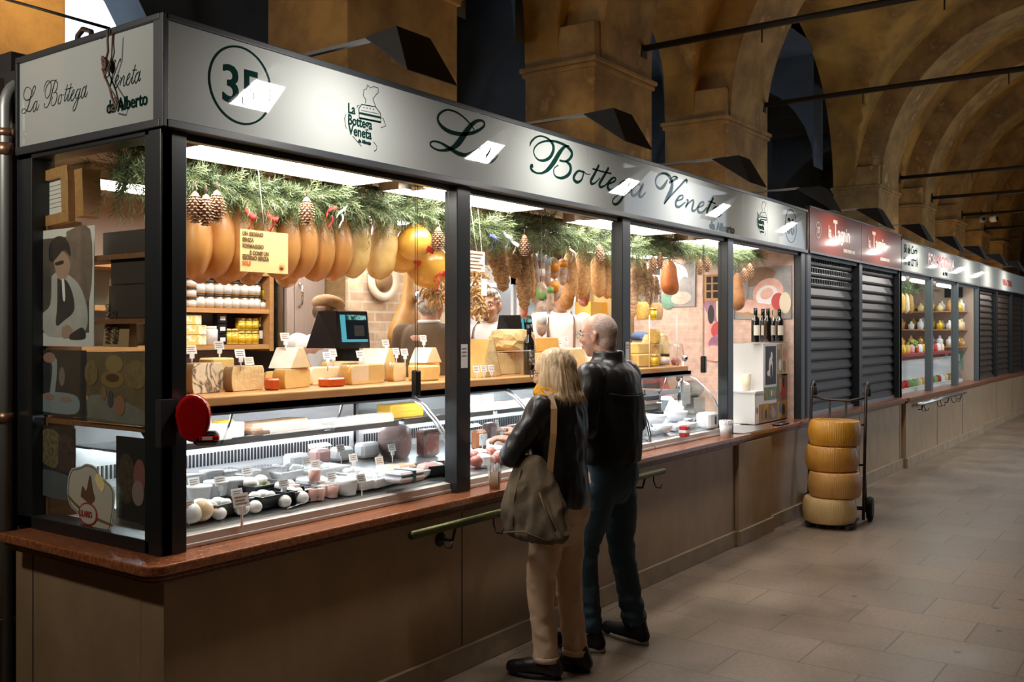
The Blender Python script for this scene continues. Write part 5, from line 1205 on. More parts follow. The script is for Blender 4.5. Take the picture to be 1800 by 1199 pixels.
# ribbons and bows among the garland
for px,py,Y,mm,l in ((440,378,3.5,m_ribr,'red and white ribbon left of the yellow sign string'),(478,382,3.5,m_ribr,'red ribbon right of the yellow sign string'),(582,378,3.5,m_ribr,'red ribbon over the eighth ham'),(600,376,3.5,m_whitepl,'white ribbon between two hams'),(866,424,3.5,mat('navy_ribbon',(.02,.04,.14),rough=.5),'navy blue bow over the leaning salami'),(892,418,3.5,m_blu,'pale blue bow beside the navy one'),(905,428,3.5,m_whitepl,'white bow tail over the rope-tied salami'),(1005,445,3.5,m_sal,'pale gauze ribbon over the soppressa'),(770,490,3.6,m_ribr,'red ribbon under the largest yellow cheese')):
    p=P(px,py,Y); mb=MB(); rd=random.Random(px)
    mb.grid(8,1,lambda u,v:p+Vector((.06*(u-.5)+.012*v,.02*math.sin(u*7),.05*math.cos(u*4+px)*.5+.022*v)))
    mb.grid(5,1,lambda u,v:p+Vector((.012*v+.01*math.sin(u*5),.01*u,-.07*u)))
    o=mb.build('ribbon',mm,fixn=False,origin=p); tag(o,l,'ribbon'); o.modifiers.new('s','SOLIDIFY').thickness=.001
# ================================================================ PEOPLE
def blob(fill, voxel=.008, smooth=3, disp=None, name='x'):
    mb=MB(); fill(mb)
    me=bpy.data.meshes.new('tmp'); me.from_pydata(mb.v,[],mb.f); 
    bm=bmesh.new(); bm.from_mesh(me); bmesh.ops.recalc_face_normals(bm,faces=bm.faces); bm.to_mesh(me); bm.free()
    o=bpy.data.objects.new('tmp',me); COL.objects.link(o)
    r=o.modifiers.new('r','REMESH'); r.mode='VOXEL'; r.voxel_size=voxel; r.use_smooth_shade=True
    s=o.modifiers.new('s','SMOOTH'); s.factor=.5; s.iterations=smooth
    bpy.context.view_layer.update()
    out=bpy.data.meshes.new_from_object(o.evaluated_get(bpy.context.evaluated_depsgraph_get())); out.name=name
    bpy.data.objects.remove(o); bpy.data.meshes.remove(me)
    if disp:
        nn=[v.normal.copy() for v in out.vertices]
        for v,n in zip(out.vertices,nn): v.co+=n*disp(v.co)
    out.update(); return out
def addmesh(name,me,m,parent,col=None):
    me.materials.clear()
    for x in (m if isinstance(m,(list,tuple)) else [m]): me.materials.append(x)
    o=bpy.data.objects.new(name,me); COL.objects.link(o); o.parent=parent; return o
def cap(mb,a,b,ra,rb,seg=14,T=None):
    a=Vector(a);b=Vector(b); mb.tube([a,a.lerp(b,.5),b],[ra,(ra+rb)/2,rb],seg,T=T); mb.ball(a,ra,seg,8,T=T); mb.ball(b,rb,seg,8,T=T)
def chain(mb,pts,T=None):
    for (a,ra),(b,rb) in zip(pts[:-1],pts[1:]): cap(mb,a,b,ra,rb,T=T)
def hand(mb,wrist,d,n,side,curl=.6,s=1.0):
    # wrist, pointing direction d, palm normal n, side=+1 thumb on +cross
    d=Vector(d).normalized(); n=Vector(n); n=(n-d*n.dot(d)).normalized(); w=d.cross(n)*side; wrist=Vector(wrist)
    for k in range(5): cap(mb,wrist+d*.005+w*(k-2)*.012*s,wrist+d*.085*s+w*(k-2)*.018*s,.015*s,.0125*s,10)
    for k,(L_,o) in enumerate(((.068,1.55),(.078,.55),(.072,-.45),(.056,-1.4))):
        b=wrist+d*.088*s+w*o*.0195*s; c=curl*(1+.08*k)
        p1=b+(d*math.cos(c*.5)+n*math.sin(c*.5))*L_*.45*s; p2=p1+(d*math.cos(c*1.3)+n*math.sin(c*1.3))*L_*.32*s; p3=p2+(d*math.cos(c*2)+n*math.sin(c*2))*L_*.26*s
        chain(mb,[(b,.0092*s),(p1,.0085*s),(p2,.0078*s),(p3,.007*s)])
    b=wrist+d*.025*s+w*.030*s; p1=b+(d*.6+w*.7+n*.25).normalized()*.04*s; p2=p1+(d*.85+w*.25+n*.45).normalized()*.032*s; chain(mb,[(b,.013*s),(p1,.0105*s),(p2,.0085*s)])
def headT(c,yaw=0,pitch=0,roll=0): return Matrix.Translation(c) @ Euler((pitch,roll,yaw),'XYZ').to_matrix().to_4x4()
def head_prims(mb,T,f=1,ears=True):
    mb.ball((0,-.014,.022),(.075*f,.094,.090),24,16,T=T); mb.ball((0,.022,-.03),(.061*f,.066,.084),20,14,T=T)
    mb.ball((0,.036,-.088),(.040*f,.042,.030),16,10,T=T); mb.ball((0,.052,-.105),(.022,.022,.016),12,8,T=T)
    cap(mb,(-.032,.072,.018),(.032,.072,.018),.014,.014,T=T)                          # brow
    cap(mb,(0,.086,.008),(0,.104,-.030),.008,.0125,T=T); mb.ball((-.013,.094,-.036),.0085,10,8,T=T); mb.ball((.013,.094,-.036),.0085,10,8,T=T)
    mb.ball((-.036,.064,-.034),(.022,.022,.020),12,8,T=T); mb.ball((.036,.064,-.034),(.022,.022,.020),12,8,T=T)
    mb.ball((0,.080,-.062),(.024,.014,.008),12,8,T=T); mb.ball((0,.078,-.073),(.020,.014,.008),12,8,T=T)
    if ears:
        for s in (-1,1):
            R=Euler((0,0,s*.35)); mb.ball((s*.079*f,-.014,-.016),(.0085,.021,.033),12,10,T=T,R=R); mb.ball((s*.083*f,-.020,-.002),(.007,.017,.017),10,8,T=T,R=R); mb.ball((s*.078*f,-.004,-.04),(.008,.010,.012),8,6,T=T)
def strand_mat(name,c1,c2,st=(55,55,3),rough=.5):
    return mat(name,c1,c2,rough=rough,sc=1,stretch=st,detail=4,contrast=(.38,.62),bump=.5)
def eyes(t,T,brow=(.06,.035,.02)):
    for s in (-1,1):
        mb=MB(); mb.ball((s*.030,.079,.000),(.0125,.010,.0075),12,8,T=T); e=mb.build('eye',mat('eye_white',(.7,.68,.65),rough=.2),t)
        mb=MB(); mb.ball((s*.030-.003,.087,.000),(.0055,.003,.0058),10,6,T=T); mb.build('iris',mat('iris',(.03,.015,.008),rough=.1),e)
        mb=MB(); mb.tube([(s*.014,.092,.018),(s*.030,.092,.024),(s*.046,.083,.019)],[.003,.0042,.002],6,T=T); mb.build('eyebrow',mat('brow_hair',brow,rough=.8),t)
    mb=MB(); mb.ball((0,.0905,-.063),(.021,.006,.0045),12,6,T=T); mb.ball((0,.0895,-.072),(.018,.006,.0045),12,6,T=T); mb.build('lips',mat('lips',(.42,.17,.13),rough=.4),t)
def glasses(t,T,m):
    mb=MB()
    for s in (-1,1):
        mb.tube([(s*.033+.024*math.cos(a),.106-.35*abs(s*.033+.024*math.cos(a))**2*6,.0+.020*math.sin(a)) for a in [i*PI/8 for i in range(16)]],.0016,6,T=T,closed=True)
        mb.tube([(s*.057,.096,.004),(s*.078,.07,.006),(s*.083,-.01,.004),(s*.081,-.03,-.012)],.0016,6,T=T)
    mb.tube([(-.009,.107,.004),(0,.110,.007),(.009,.107,.004)],.0016,6,T=T); g=mb.build('glasses_frame',m,t)
    mb=MB()
    for s in (-1,1):
        mb.add([(s*.033+.023*math.cos(a),.1055-.35*abs(s*.033+.023*math.cos(a))**2*6,.019*math.sin(a)) for a in [i*PI/8 for i in range(16)]],[tuple(range(16))],0,False,T)
    mb.build('lenses',m_clear,g,fixn=False)
def wr(seed,amp=.004,sc=(9,9,5),extra=None):
    def f(co):
        q=Vector((co.x*sc[0]+seed,co.y*sc[1],co.z*sc[2])); v=noise.noise(q)+.5*noise.noise(q*2.3)
        v=1-abs(v)*2.2
        return amp*(v-.3)+(extra(co) if extra else 0)
    return f
def torso(mb,rings,seg=26,T=None): loft(mb,smooth_rings([((cx,cy,z),rx,ry) for z,rx,ry,cx,cy in rings],3),seg,0,T)
def trousers(mb,hz,hip,knee,ank,r,waist=(.155,.115),flare=1.0):
    torso(mb,[(hz-.16,.10,.08,0,0),(hz-.06,.165,.125,0,-.012),(hz+.02,.17,.125,0,-.015),(hz+.10,waist[0],waist[1],0,0),(hz+.14,waist[0]-.01,waist[1]-.01,0,0)])
    for s in (0,1):
        h=Vector(hip[s]); k=Vector(knee[s]); a=Vector(ank[s]); n=12; rg=[]
        pts=[(h,r[0]),(h.lerp(k,.5),r[0]*.93),(k,r[1]),(k.lerp(a,.5),r[2]*1.05),(a,r[2]*flare)]
        q=smooth_path([(p.x,p.y,p.z,w) for p,w in pts],4)
        loft(mb,[((x,y,z),w,w*1.06) for x,y,z,w in q],18)
def shoe(t,ank,yaw,m,L_=.27,sole=None,h=.10):
    T=Matrix.Translation((ank[0],ank[1],0))@Matrix.Rotation(yaw,4,'Z')
    def fl(mb):
        loft(mb,[((0,y,0.028+zz),w,.001+0) for y,zz,w in ()],8) if False else None
        for (y0,y1,r0,r1,z0,z1,wx) in ((-.05,.02,.040,.045,.045,.06,.9),(.02,.10,.045,.042,.058,.045,.95),(.10,L_-.09,.042,.036,.043,.036,1.05)):
            cap(mb,(0,y0,z0),(0,y1,z1),r0,r1,T=T)
        cap(mb,(0,-.045,.05),(0,-.03,h),.040,.038,T=T); mb.ball((.0,L_-.11,.030),(.046,.05,.028),14,8,T=T)
    me=blob(fl,.008,3); 
    for v in me.vertices: v.co.z=max(v.co.z,.012)
    o=addmesh('shoe',me,m,t)
    mb=MB(); pts=[]
    for k in range(20):
        a=2*PI*k/20; x=.047*math.cos(a)*(1 if math.sin(a)>0 else .88); y=(L_-.155+.07*0+.0)+0; y=.055+(L_/2+.0)*math.sin(a); pts.append((x,y))
    mb.prism(pts,0,.024,0,T,True); mb.build('sole',sole or m_blackm,o)
    return o
def body(t,Jh,m,T,arms,legs=None,neckr=.05,hands=True,chest=(1.30,.17,.11),f=1,vox=.0085,S=1):
    nb=Vector(Jh['neck']); hc=T.to_translation()
    def fl(mb):
        head_prims(mb,T,f)
        cap(mb,nb+Vector((0,-.0,-.03)),hc+T.to_3x3()@Vector((0,-.025,-.07)),neckr+.008,neckr)
        torso(mb,[(Jh['pz']-.04,.14,.10,0,0),(Jh['pz']+.10,.13,.10,0,0),(chest[0]-.08,.15,.105,nb.x*.4,nb.y*.4),(chest[0]+.03,chest[1]-.02,chest[2],nb.x*.7,nb.y*.7),(nb.z-.07,.13,.08,nb.x,nb.y-.01),(nb.z-.02,.06,.055,nb.x,nb.y)])
        for (sh_,el,wr_,hd,hn,sd) in arms:
            chain(mb,[(sh_,.052),(Vector(sh_).lerp(Vector(el),.5),.044),(el,.037),(Vector(el).lerp(Vector(wr_),.4),.036),(wr_,.025)])
            if hands: hand(mb,wr_,hd,hn,sd)
        if legs:
            for hp,kn,an in legs: chain(mb,[(hp,.075),(kn,.05),(an,.036)])
    return addmesh('body',blob(fl,vox,2),m,t)
m_skin=mat('skin',(.62,.36,.25),(.56,.30,.20),rough=.5,sc=5,sss=.2)
m_skinp=mat('pale_pink_skin',(.66,.40,.30),(.58,.31,.22),rough=.45,sc=6,sss=.2)
m_leather=mat('black_leather',(.008,.0085,.009),(.013,.0135,.014),rough=.36,sc=4,bump=.2,bsc=60,coat=.15,crough=.3)
m_suede=mat('black_jacket',(.009,.009,.010),rough=.62,spec=.3)
m_khaki=mat('khaki_cotton',(.60,.43,.29),(.52,.37,.24),rough=.9,sc=5,bump=.1,bsc=160)
m_jean=mat('dark_denim',(.018,.040,.060),(.032,.062,.085),rough=.85,sc=7,bump=.15,bsc=150)
# ---- woman customer
t=thing('person',(4.0,2.585,0),'person with blond bob, black leather jacket, yellow scarf and khaki trousers','person'); 
T=headT(Vector((.0,.03,1.475)),yaw=.12,pitch=-.08)
arL=[(-.155,.0,1.32),(-.265,.10,1.09),(-.03,.20,1.15)]; arR=[(.155,.0,1.32),(.20,.06,1.06),(.08,.30,1.10)]
body(t,{'neck':(0,-.005,1.365),'pz':.86},m_skin,T,[(arL[0],arL[1],arL[2],(.5,.7,.3),(0,.3,-1),1),(arR[0],arR[1],arR[2],(-.5,.7,.3),(0,.3,-1),-1)],[((-.08,0,.82),(-.085,.04,.45),(-.085,.02,.10)),((.08,0,.82),(.085,.0,.45),(.085,-.04,.10))],f=.94)
def fl(mb):
    torso(mb,[(.815,.165,.128,.005,-.01),(.86,.178,.138,.003,-.01),(.95,.172,.135,0,-.005),(1.05,.160,.128,0,0),(1.18,.172,.135,0,0),(1.28,.180,.125,0,0),(1.345,.150,.10,0,0),(1.38,.085,.075,0,0),(1.39,.07,.065,0,0)])
    for a in (arL,arR): chain(mb,[(Vector(a[0])+Vector((0,0,-.01)),.068),(Vector(a[0]).lerp(Vector(a[1]),.5),.062),(a[1],.056),(Vector(a[1]).lerp(Vector(a[2]),.5),.052),(Vector(a[1]).lerp(Vector(a[2]),.9),.045)])
addmesh('jacket',blob(fl,.009,3,wr(3,.0055,(11,11,6))),m_leather,t)
mb=MB(); mb.tube([(.095*math.cos(a),.085*math.sin(a),1.385+.012*math.sin(a)) for a in [i*PI/10 for i in range(20)]],.016,8,closed=True); mb.build('collar',m_leather,t)
def fl(mb):
    for k,(z,r,rr) in enumerate(((1.40,.085,.024),(1.375,.10,.022),(1.42,.075,.018))):
        mb.tube([(r*math.cos(a),r*.92*math.sin(a)+.012,z+.008*math.sin(a*3+k)) for a in [i*PI/12 for i in range(24)]],rr,8,closed=True)
addmesh('scarf',blob(fl,.008,2,wr(8,.004,(25,25,40))),mat('yellow_scarf',(.75,.36,.01),(.6,.26,.01),rough=.9,sc=20),t)
def fl(mb): trousers(mb,.80,((-.082,0,.76),(.082,0,.76)),((-.088,.045,.45),(.088,.0,.45)),((-.085,.015,.085),(.085,-.045,.085)),(.085,.066,.057),flare=1.05)
tr=addmesh('trousers',blob(fl,.009,3,wr(5,.006,(8,8,9))),m_khaki,t)
mb=MB(); 
for s,y in ((-1,.015),(1,-.045)): mb.lathe([(.0615,.082),(.064,.084),(.064,.108),(.0615,.11)],18,0,Tm((s*.085,y,0)),sy=1.05)
mb.build('hem_stitching',m_khaki,tr)
shoe(t,(-.088,.015),.30,m_leather,.26); shoe(t,(.088,-.05),.12,m_leather,.26)
m_blond=strand_mat('blond_hair',(.80,.60,.36),(.46,.30,.15),(70,70,5),.42)
def fl(mb):
    mb.ball((0,-.018,.026),(.092,.106,.100),24,16,T=T); 
    for s in (-1,1):
        mb.ball((s*.072,-.025,-.045),(.032,.078,.098),18,14,T=T); mb.ball((s*.074,-.005,-.01),(.020,.040,.085),16,12,T=T)
    mb.ball((0,-.075,-.055),(.090,.050,.100),20,14,T=T)
    for k in range(13):
        a=PI+PI*k/12 if True else 0; x=.088*math.cos(a); y=-.03+.088*math.sin(a)*.95; mb.ball((x*1.02,y,-.118),(.030,.030,.030),10,8,T=T)
    for k in range(7):
        a=PI+.1+PI*.9*k/6; cap(mb,(.095*math.cos(a),-.03+.095*math.sin(a),-.10),(.122*math.cos(a),-.03+.118*math.sin(a),-.135),.016,.006,8,T=T)
Ti=T.inverted()
def hd(co):
    q=Ti@co; a=math.atan2(q.y+.02,q.x); return .006*noise.noise(Vector((a*9,q.z*6,2)))+.0035*noise.noise(Vector((a*26,q.z*10,5)))
addmesh('hair',blob(fl,.007,1,hd),m_blond,t)
mb=MB(); rd=random.Random(11)
for k in range(330):
    a=rd.uniform(PI*.86,PI*2.14); r0=.088; z0=rd.uniform(.02,.09)
    p=[]
    fl_=rd.uniform(0,.030)
    for j in range(7):
        u=j/6; z=z0-(z0+.145+rd.uniform(-.01,.02))*u; rr=(.062+.042*math.sin(min(1,u*1.6)*PI/2)) + (fl_*max(0,u-.75)*4)
        p.append((rr*math.cos(a+.15*math.sin(u*3+k))*1.0,-.022+rr*1.06*math.sin(a+.1*u),z))
    mb.tube(p,[.0012]*6+[.0004],4,T=T)
tag(mb.build('loose_strands',m_blond,t),kind='stuff')
glasses(t,T,m_blacks); eyes(t,T)
# shoulder bag
m_bag=mat('olive_suede',(.115,.078,.04),(.07,.048,.025),rough=.9,sc=6,bump=.3,bsc=40)
m_tan=mat('tan_leather',(.34,.19,.07),(.26,.13,.045),rough=.5,sc=8)
bx,by=4.0-.235,2.585-.03
t=thing('shoulder_bag',(bx,by,.70),'olive brown slouchy shoulder bag on a tan strap at the hip of the blond person','bag')
def fl(mb):
    torso(mb,[(.0,.045,.13,.0,.0),(.03,.065,.175,0,.0),(.10,.072,.185,0,.01),(.20,.062,.165,0,.02),(.30,.045,.12,.0,.03),(.37,.03,.08,.01,.03),(.39,.015,.05,.01,.03)])
addmesh('bag_body',blob(fl,.009,2,wr(21,.012,(9,9,6))),m_bag,t)
mb=MB(); mb.tube([(-.066,-.15,.07),(-.072,-.1,.16),(-.066,-.06,.24)],.005,6); mb.tube([(-.066,-.10,.02),(-.078,.02,.05),(-.07,.14,.03)],.004,6); mb.tube([(-.05,.10,.06),(-.068,.08,.2),(-.04,.06,.33)],.004,6); mb.build('seam',m_bag,t)
def strap(mb,pts,w=.026,th=.004):
    pts=[Vector(p) for p in pts]; vs=[];n=len(pts)
    for i,p in enumerate(pts):
        d=(pts[min(i+1,n-1)]-pts[max(i-1,0)]).normalized(); nn=Vector((-.75,-.55,0)) ; sd=d.cross(nn).normalized(); nn=sd.cross(d)
        vs+=[p+sd*w/2,p-sd*w/2,p-sd*w/2-nn*th,p+sd*w/2-nn*th]
    fs=[]
    for i in range(n-1):
        k=i*4; fs+=[(k+j,k+(j+1)%4,k+4+(j+1)%4,k+4+j) for j in range(4)]
    mb.add(vs,fs+[(0,1,2,3),(n*4-4,n*4-1,n*4-2,n*4-3)])
mb=MB(); strap(mb,[(.0,-.07,.26),(.012,-.07,.36),(.035,-.072,.50),(.066,-.055,.615),(.10,-.01,.682),(.135,.05,.685),(.13,.11,.62),(.08,.15,.48),(.03,.10,.35)],.03); mb.build('strap',m_tan,t)
mb=MB(); strap(mb,[(-.02,-.19,.05),(-.01,-.15,.14),(.0,-.075,.25)],.035,.006); mb.build('strap_end',m_bag,t)
mb=MB(); mb.tube([(.0+.012*math.cos(a)*.5,-.085+.0*a,.255+.016*math.sin(a)) for a in [i*PI/6 for i in range(12)]],.003,6,closed=True); mb.build('buckle',mat('gold',(.8,.55,.2),rough=.2,metal=1),t)
# ---- man customer
t=thing('person',(4.51,2.585,0),'bald person with glasses, black leather jacket and dark jeans, standing behind the blond one','person')
T=headT(Vector((.0,.075,1.665)),yaw=.10,pitch=-.04)
arL=[(-.19,.01,1.46),(-.27,-.01,1.18),(-.13,.22,1.12)]; arR=[(.19,.01,1.46),(.275,.0,1.17),(.14,.24,1.12)]
body(t,{'neck':(0,.02,1.52),'pz':.97},m_skinp,T,[(arL[0],arL[1],arL[2],(.7,.6,.1),(0,-1,0),1),(arR[0],arR[1],arR[2],(-.7,.6,.1),(0,-1,0),-1)],[((-.09,0,.93),(-.12,.10,.50),(-.13,.06,.10)),((.09,0,.93),(.12,.0,.50),(.135,-.07,.10))],neckr=.058,chest=(1.40,.18,.12),f=1.0)
def fl(mb):
    torso(mb,[(.985,.185,.140,0,-.005),(1.01,.196,.150,0,-.005),(1.10,.195,.148,0,-.01),(1.25,.205,.15,0,-.01),(1.38,.215,.145,0,-.005),(1.46,.20,.125,0,0),(1.51,.13,.095,0,.01),(1.54,.085,.08,0,.015)])
    for a in (arL,arR): chain(mb,[(Vector(a[0])+Vector((0,0,-.02)),.083),(Vector(a[0]).lerp(Vector(a[1]),.5),.074),(a[1],.064),(Vector(a[1]).lerp(Vector(a[2]),.5),.058),(Vector(a[1]).lerp(Vector(a[2]),.92),.048)])
    torso(mb,[(1.50,.098,.088,0,.005),(1.55,.088,.082,0,.01),(1.578,.082,.078,0,.012)])
j=addmesh('jacket',blob(fl,.009,2,wr(13,.005,(8,8,5))),[m_suede,m_leather],t)
for q in j.data.polygons: q.material_index=1 if q.center.z>1.345+.01*math.sin(q.center.x*20) or abs(q.center.x)>.235 else 0
mb=MB(); mb.tube([(-.19,-.105,1.36),(-.10,-.155,1.345),(0,-.163,1.34),(.10,-.155,1.345),(.19,-.105,1.36)],.004,6); mb.build('yoke_seam',m_suede,j)
def fl(mb): trousers(mb,.93,((-.09,0,.88),(.09,0,.88)),((-.12,.09,.50),(.125,.0,.50)),((-.13,.05,.10),(.135,-.075,.10)),(.092,.070,.060),waist=(.16,.12),flare=1.1)
def jx(co): return .004*math.sin(co.z*95+3*noise.noise(co*9))*max(0,min(1,(.32-co.z)/.15))+.003*math.sin(co.z*80+co.x*20)*max(0,1-abs(co.z-.52)/.08)
tr=addmesh('jeans',blob(fl,.009,2,wr(15,.005,(8,8,10),jx)),m_jean,t)
for s in ():
    mb=MB(); mb.box(s*.075-.055,s*.075+.055,-.142,-.136,.79,.91,b=.002,T=Tm((0,0,0),(.05,0,0))); mb.build('back_pocket',m_jean,tr)
mb=MB(); mb.tube([(0,-.142,.99),(0,-.148,.93),(0,-.140,.85),(0,-.11,.78)],.003,6); mb.tube([(-.05,-.130,.985),(-.05,-.136,.955)],.006,6); mb.build('seam',m_jean,tr)
m_sole=mat('pale_sole',(.30,.25,.2),rough=.8)
shoe(t,(-.13,.05),.15,m_suede,.29,m_sole); shoe(t,(.135,-.08),-.2,m_suede,.29,m_sole)
m_grey_h=strand_mat('short_grey_hair',(.70,.52,.44),(.58,.43,.36),(90,90,90),.8)
def fl(mb): mb.ball((0,-.020,.0195),(.0765,.0915,.0905),28,20,T=T); mb.ball((0,-.052,-.045),(.067,.050,.062),18,12,T=T)
addmesh('hair',blob(fl,.008,1,lambda co:.001*noise.noise(co*160)),m_grey_h,t)
glasses(t,T,m_steeld); eyes(t,T)
# ---- sellers behind the counter
m_polo=mat('white_polo',(.74,.73,.70),rough=.85,sc=5,bump=.05)
m_apron=mat('dark_apron',(.03,.03,.035),rough=.9)
m_strap=mat('brown_suspender',(.20,.11,.07),rough=.8)
def seller(px,Y,label,rz,h,shirt,hair,yaw=0,pitch=0,skin=m_skin,apron=True,susp=True,lean=0,hairf=None,neckv=True,zf=.25,collar=True,beard=False):
    p=P(px,583,Y); t=thing('person',(p.x,Y,zf),label,'person',rz=rz); k=h/1.75
    T=headT(Vector((0,.03+lean*.75,(1.63-.10*abs(lean))*k)),yaw=yaw,pitch=pitch)
    nz=1.50*k-.08*abs(lean)
    sh_=[(s*.185,lean*.62,nz-.06) for s in (-1,1)]; el=[(s*.25,lean*.6+.03,nz-.34) for s in (-1,1)]; wr_=[(s*.18,lean*.6+.26,nz-.44) for s in (-1,1)]
    body(t,{'neck':(0,lean*.66,nz),'pz':.95*k},skin,T,[(sh_[0],el[0],wr_[0],(.2,1,-.1),(0,0,-1),1),(sh_[1],el[1],wr_[1],(-.2,1,-.1),(0,0,-1),-1)],[((-.09,0,.9*k),(-.1,0,.5*k),(-.1,0,.1)),((.09,0,.9*k),(.1,0,.5*k),(.1,0,.1))],chest=(1.38*k,.18,.12),vox=.0095)
    def fl(mb):
        torso(mb,[(.86*k,.175,.13,0,0),(1.0*k,.165,.13,0,lean*.1),(1.2*k,.18,.135,0,lean*.35),(nz-.12,.20,.13,0,lean*.58),(nz-.045,.175,.11,0,lean*.64),(nz-.005,.095,.08,0,lean*.66)])
        for i in (0,1): chain(mb,[(Vector(sh_[i])+Vector((0,0,-.01)),.075),(Vector(sh_[i]).lerp(Vector(el[i]),.5),.066),(el[i],.056)]+([(Vector(el[i]).lerp(Vector(wr_[i]),.85),.045)] if not susp else []))
    addmesh('shirt' if susp else 'jacket',blob(fl,.01,2,wr(px,.004)),shirt,t)
    if collar:
        mb=MB(); mb.tube([((.072)*math.cos(a),lean*.66+.066*math.sin(a),nz+.005-.018*max(0,math.sin(a))) for a in [i*PI/10+.6 for i in range(19)]][:19],.013,8); mb.build('collar',m_polo,t)
    def fl(mb):
        for s in (0,1): chain(mb,[((-.1+.2*s,0,.90*k),.085),((-.1+.2*s,0,.5*k),.07),((-.1+.2*s,0,.1),.058)])
        mb.ball((0,0,.93*k),(.17,.12,.1))
    addmesh('trousers',blob(fl,.012,2),m_apron,t)
    for s in (-1,1): shoe(t,(s*.1,0),0,m_suede,.28)
    if apron:
        mb=MB(); mb.grid(12,8,lambda u,v:(.20*math.sin((u-.5)*2.4),.155*math.cos((u-.5)*2.4)+.0,.45+.72*k*v*.82)); o=mb.build('apron',m_apron,t,fixn=False); o.modifiers.new('s','SOLIDIFY').thickness=.003
    if susp:
        for s in (-1,1):
            mb=MB(); strap(mb,[(s*.095,.140,1.02*k),(s*.10,.145,1.20*k),(s*.105,.138+lean*.5,1.36*k),(s*.10,.09+lean*.6,nz-.04),(s*.085,0+lean*.64,nz+.005),(s*.07,-.09,nz-.05),(s*.03,-.14,1.2*k)],.026,.004); mb.build('suspender',m_strap,t,fixn=False)
    if hairf!='cap': 
        def fl(mb):
            mb.ball((0,-.022,.034),(.081,.094,.088),22,14,T=T); mb.ball((0,-.06,-.01),(.076,.055,.075),18,12,T=T)
            if hairf=='quiff': mb.ball((0,.045,.085),(.058,.04,.030),16,10,T=T); mb.ball((0,.01,.095),(.06,.06,.03),16,10,T=T)
        Ti=T.inverted()
        addmesh('hair',blob(fl,.007,1,lambda co:.006*noise.noise((Ti@co)*45)+.003*noise.noise((Ti@co)*90)),hair,t)
    else:
        def fl(mb): mb.ball((0,-.01,.055),(.096,.115,.055),22,12,T=T); mb.ball((0,.085,.035),(.06,.05,.014),16,8,T=T)
        addmesh('cap',blob(fl,.008,2),hair,t)
        def fl(mb): mb.ball((0,-.045,.0),(.078,.065,.06),18,12,T=T)
        addmesh('hair',blob(fl,.008,1,lambda co:.003*noise.noise(co*60)),m_brownh,t)
    eyes(t,T)
    if beard:
        mb=MB(); mb.tube([(-.022,.091,-.060),(-.01,.102,-.052),(0,.104,-.051),(.01,.102,-.052),(.022,.091,-.060)],[.003,.0045,.004,.0045,.003],6,T=T); mb.build('moustache',mat('stubble',(.13,.08,.05),rough=.9),t); mb=MB(); mb.ball((0,.078,-.104),(.022,.012,.012),12,8,T=T); mb.build('beard',_M['stubble'],t)
    return t
m_brownh=strand_mat('brown_hair',(.10,.055,.03),(.16,.09,.05),(80,80,20))
seller(862,4.2,'young person in a white polo with brown braces and bleached hair',1.95,1.74,m_polo,strand_mat('bleached_hair',(.55,.47,.38),(.12,.085,.06),(60,60,25)),yaw=.0,hairf='quiff',beard=True)
seller(985,4.18,'person in a white shirt and braces whose face is hidden by hanging salami',2.2,1.84,m_polo,m_brownh,yaw=.1)
seller(750,4.06,'grey-haired person in a brown jacket with the back turned, behind the cheeses',-1.35,1.74,mat('brown_jacket',(.13,.08,.04),(.10,.062,.03),rough=.85,sc=6),strand_mat('grey_hair',(.58,.56,.54),(.25,.24,.23),(70,70,14)),lean=.06,apron=False,susp=False)
seller(566,4.25,'person in a beige flat cap bending down behind the first screen',-1.3,1.66,m_polo,mat('beige_cap',(.50,.32,.17),(.42,.26,.13),rough=.9,sc=30),hairf='cap',lean=.06,pitch=-.15,susp=False)
seller(1124,4.5,'person with a blue cap partly seen behind the light rope bundles',2.6,1.42,mat('red_shirt',(.35,.06,.04),rough=.8),mat('blue_cap',(.08,.13,.24),rough=.8),hairf='cap',susp=False)
# ================================================================ SCREENS, SHELF, RIGHT END OF THE STALL
def screen_mat():
    m,N,L,b=node_mat('screen_picture'); N.remove(b); e=N.new('ShaderNodeEmission'); e.inputs[1].default_value=1.0
    tc=N.new('ShaderNodeTexCoord'); sx=N.new('ShaderNodeSeparateXYZ'); L.new(tc.outputs['Object'],sx.inputs[0])
    n=N.new('ShaderNodeTexNoise'); n.inputs['Scale'].default_value=30; n.inputs['Detail'].default_value=5; L.new(tc.outputs['Object'],n.inputs[0])
    r=N.new('ShaderNodeValToRGB'); r.color_ramp.elements[0].position=.4; r.color_ramp.elements[0].color=(.01,.06,.05,1); r.color_ramp.elements[1].position=.62; r.color_ramp.elements[1].color=(.25,.55,.50,1); L.new(n.outputs['Fac'],r.inputs[0])
    a=N.new('ShaderNodeMath'); a.operation='GREATER_THAN'; a.inputs[1].default_value=.16; L.new(sx.outputs['Z'],a.inputs[0])
    mx=N.new('ShaderNodeMix'); mx.data_type='RGBA'; mx.inputs[6].default_value=(.008,.012,.014,1); L.new(a.outputs[0],mx.inputs[0]); L.new(r.outputs[0],mx.inputs[7]); L.new(mx.outputs[2],e.inputs[0]); L.new(e.outputs[0],N['Material Output'].inputs[0]); return m
m_scr=screen_mat(); m_scrt=emis('screen_teal',(.10,.42,.50),.9); m_scrg=emis('screen_grey',(.35,.4,.42),.7)
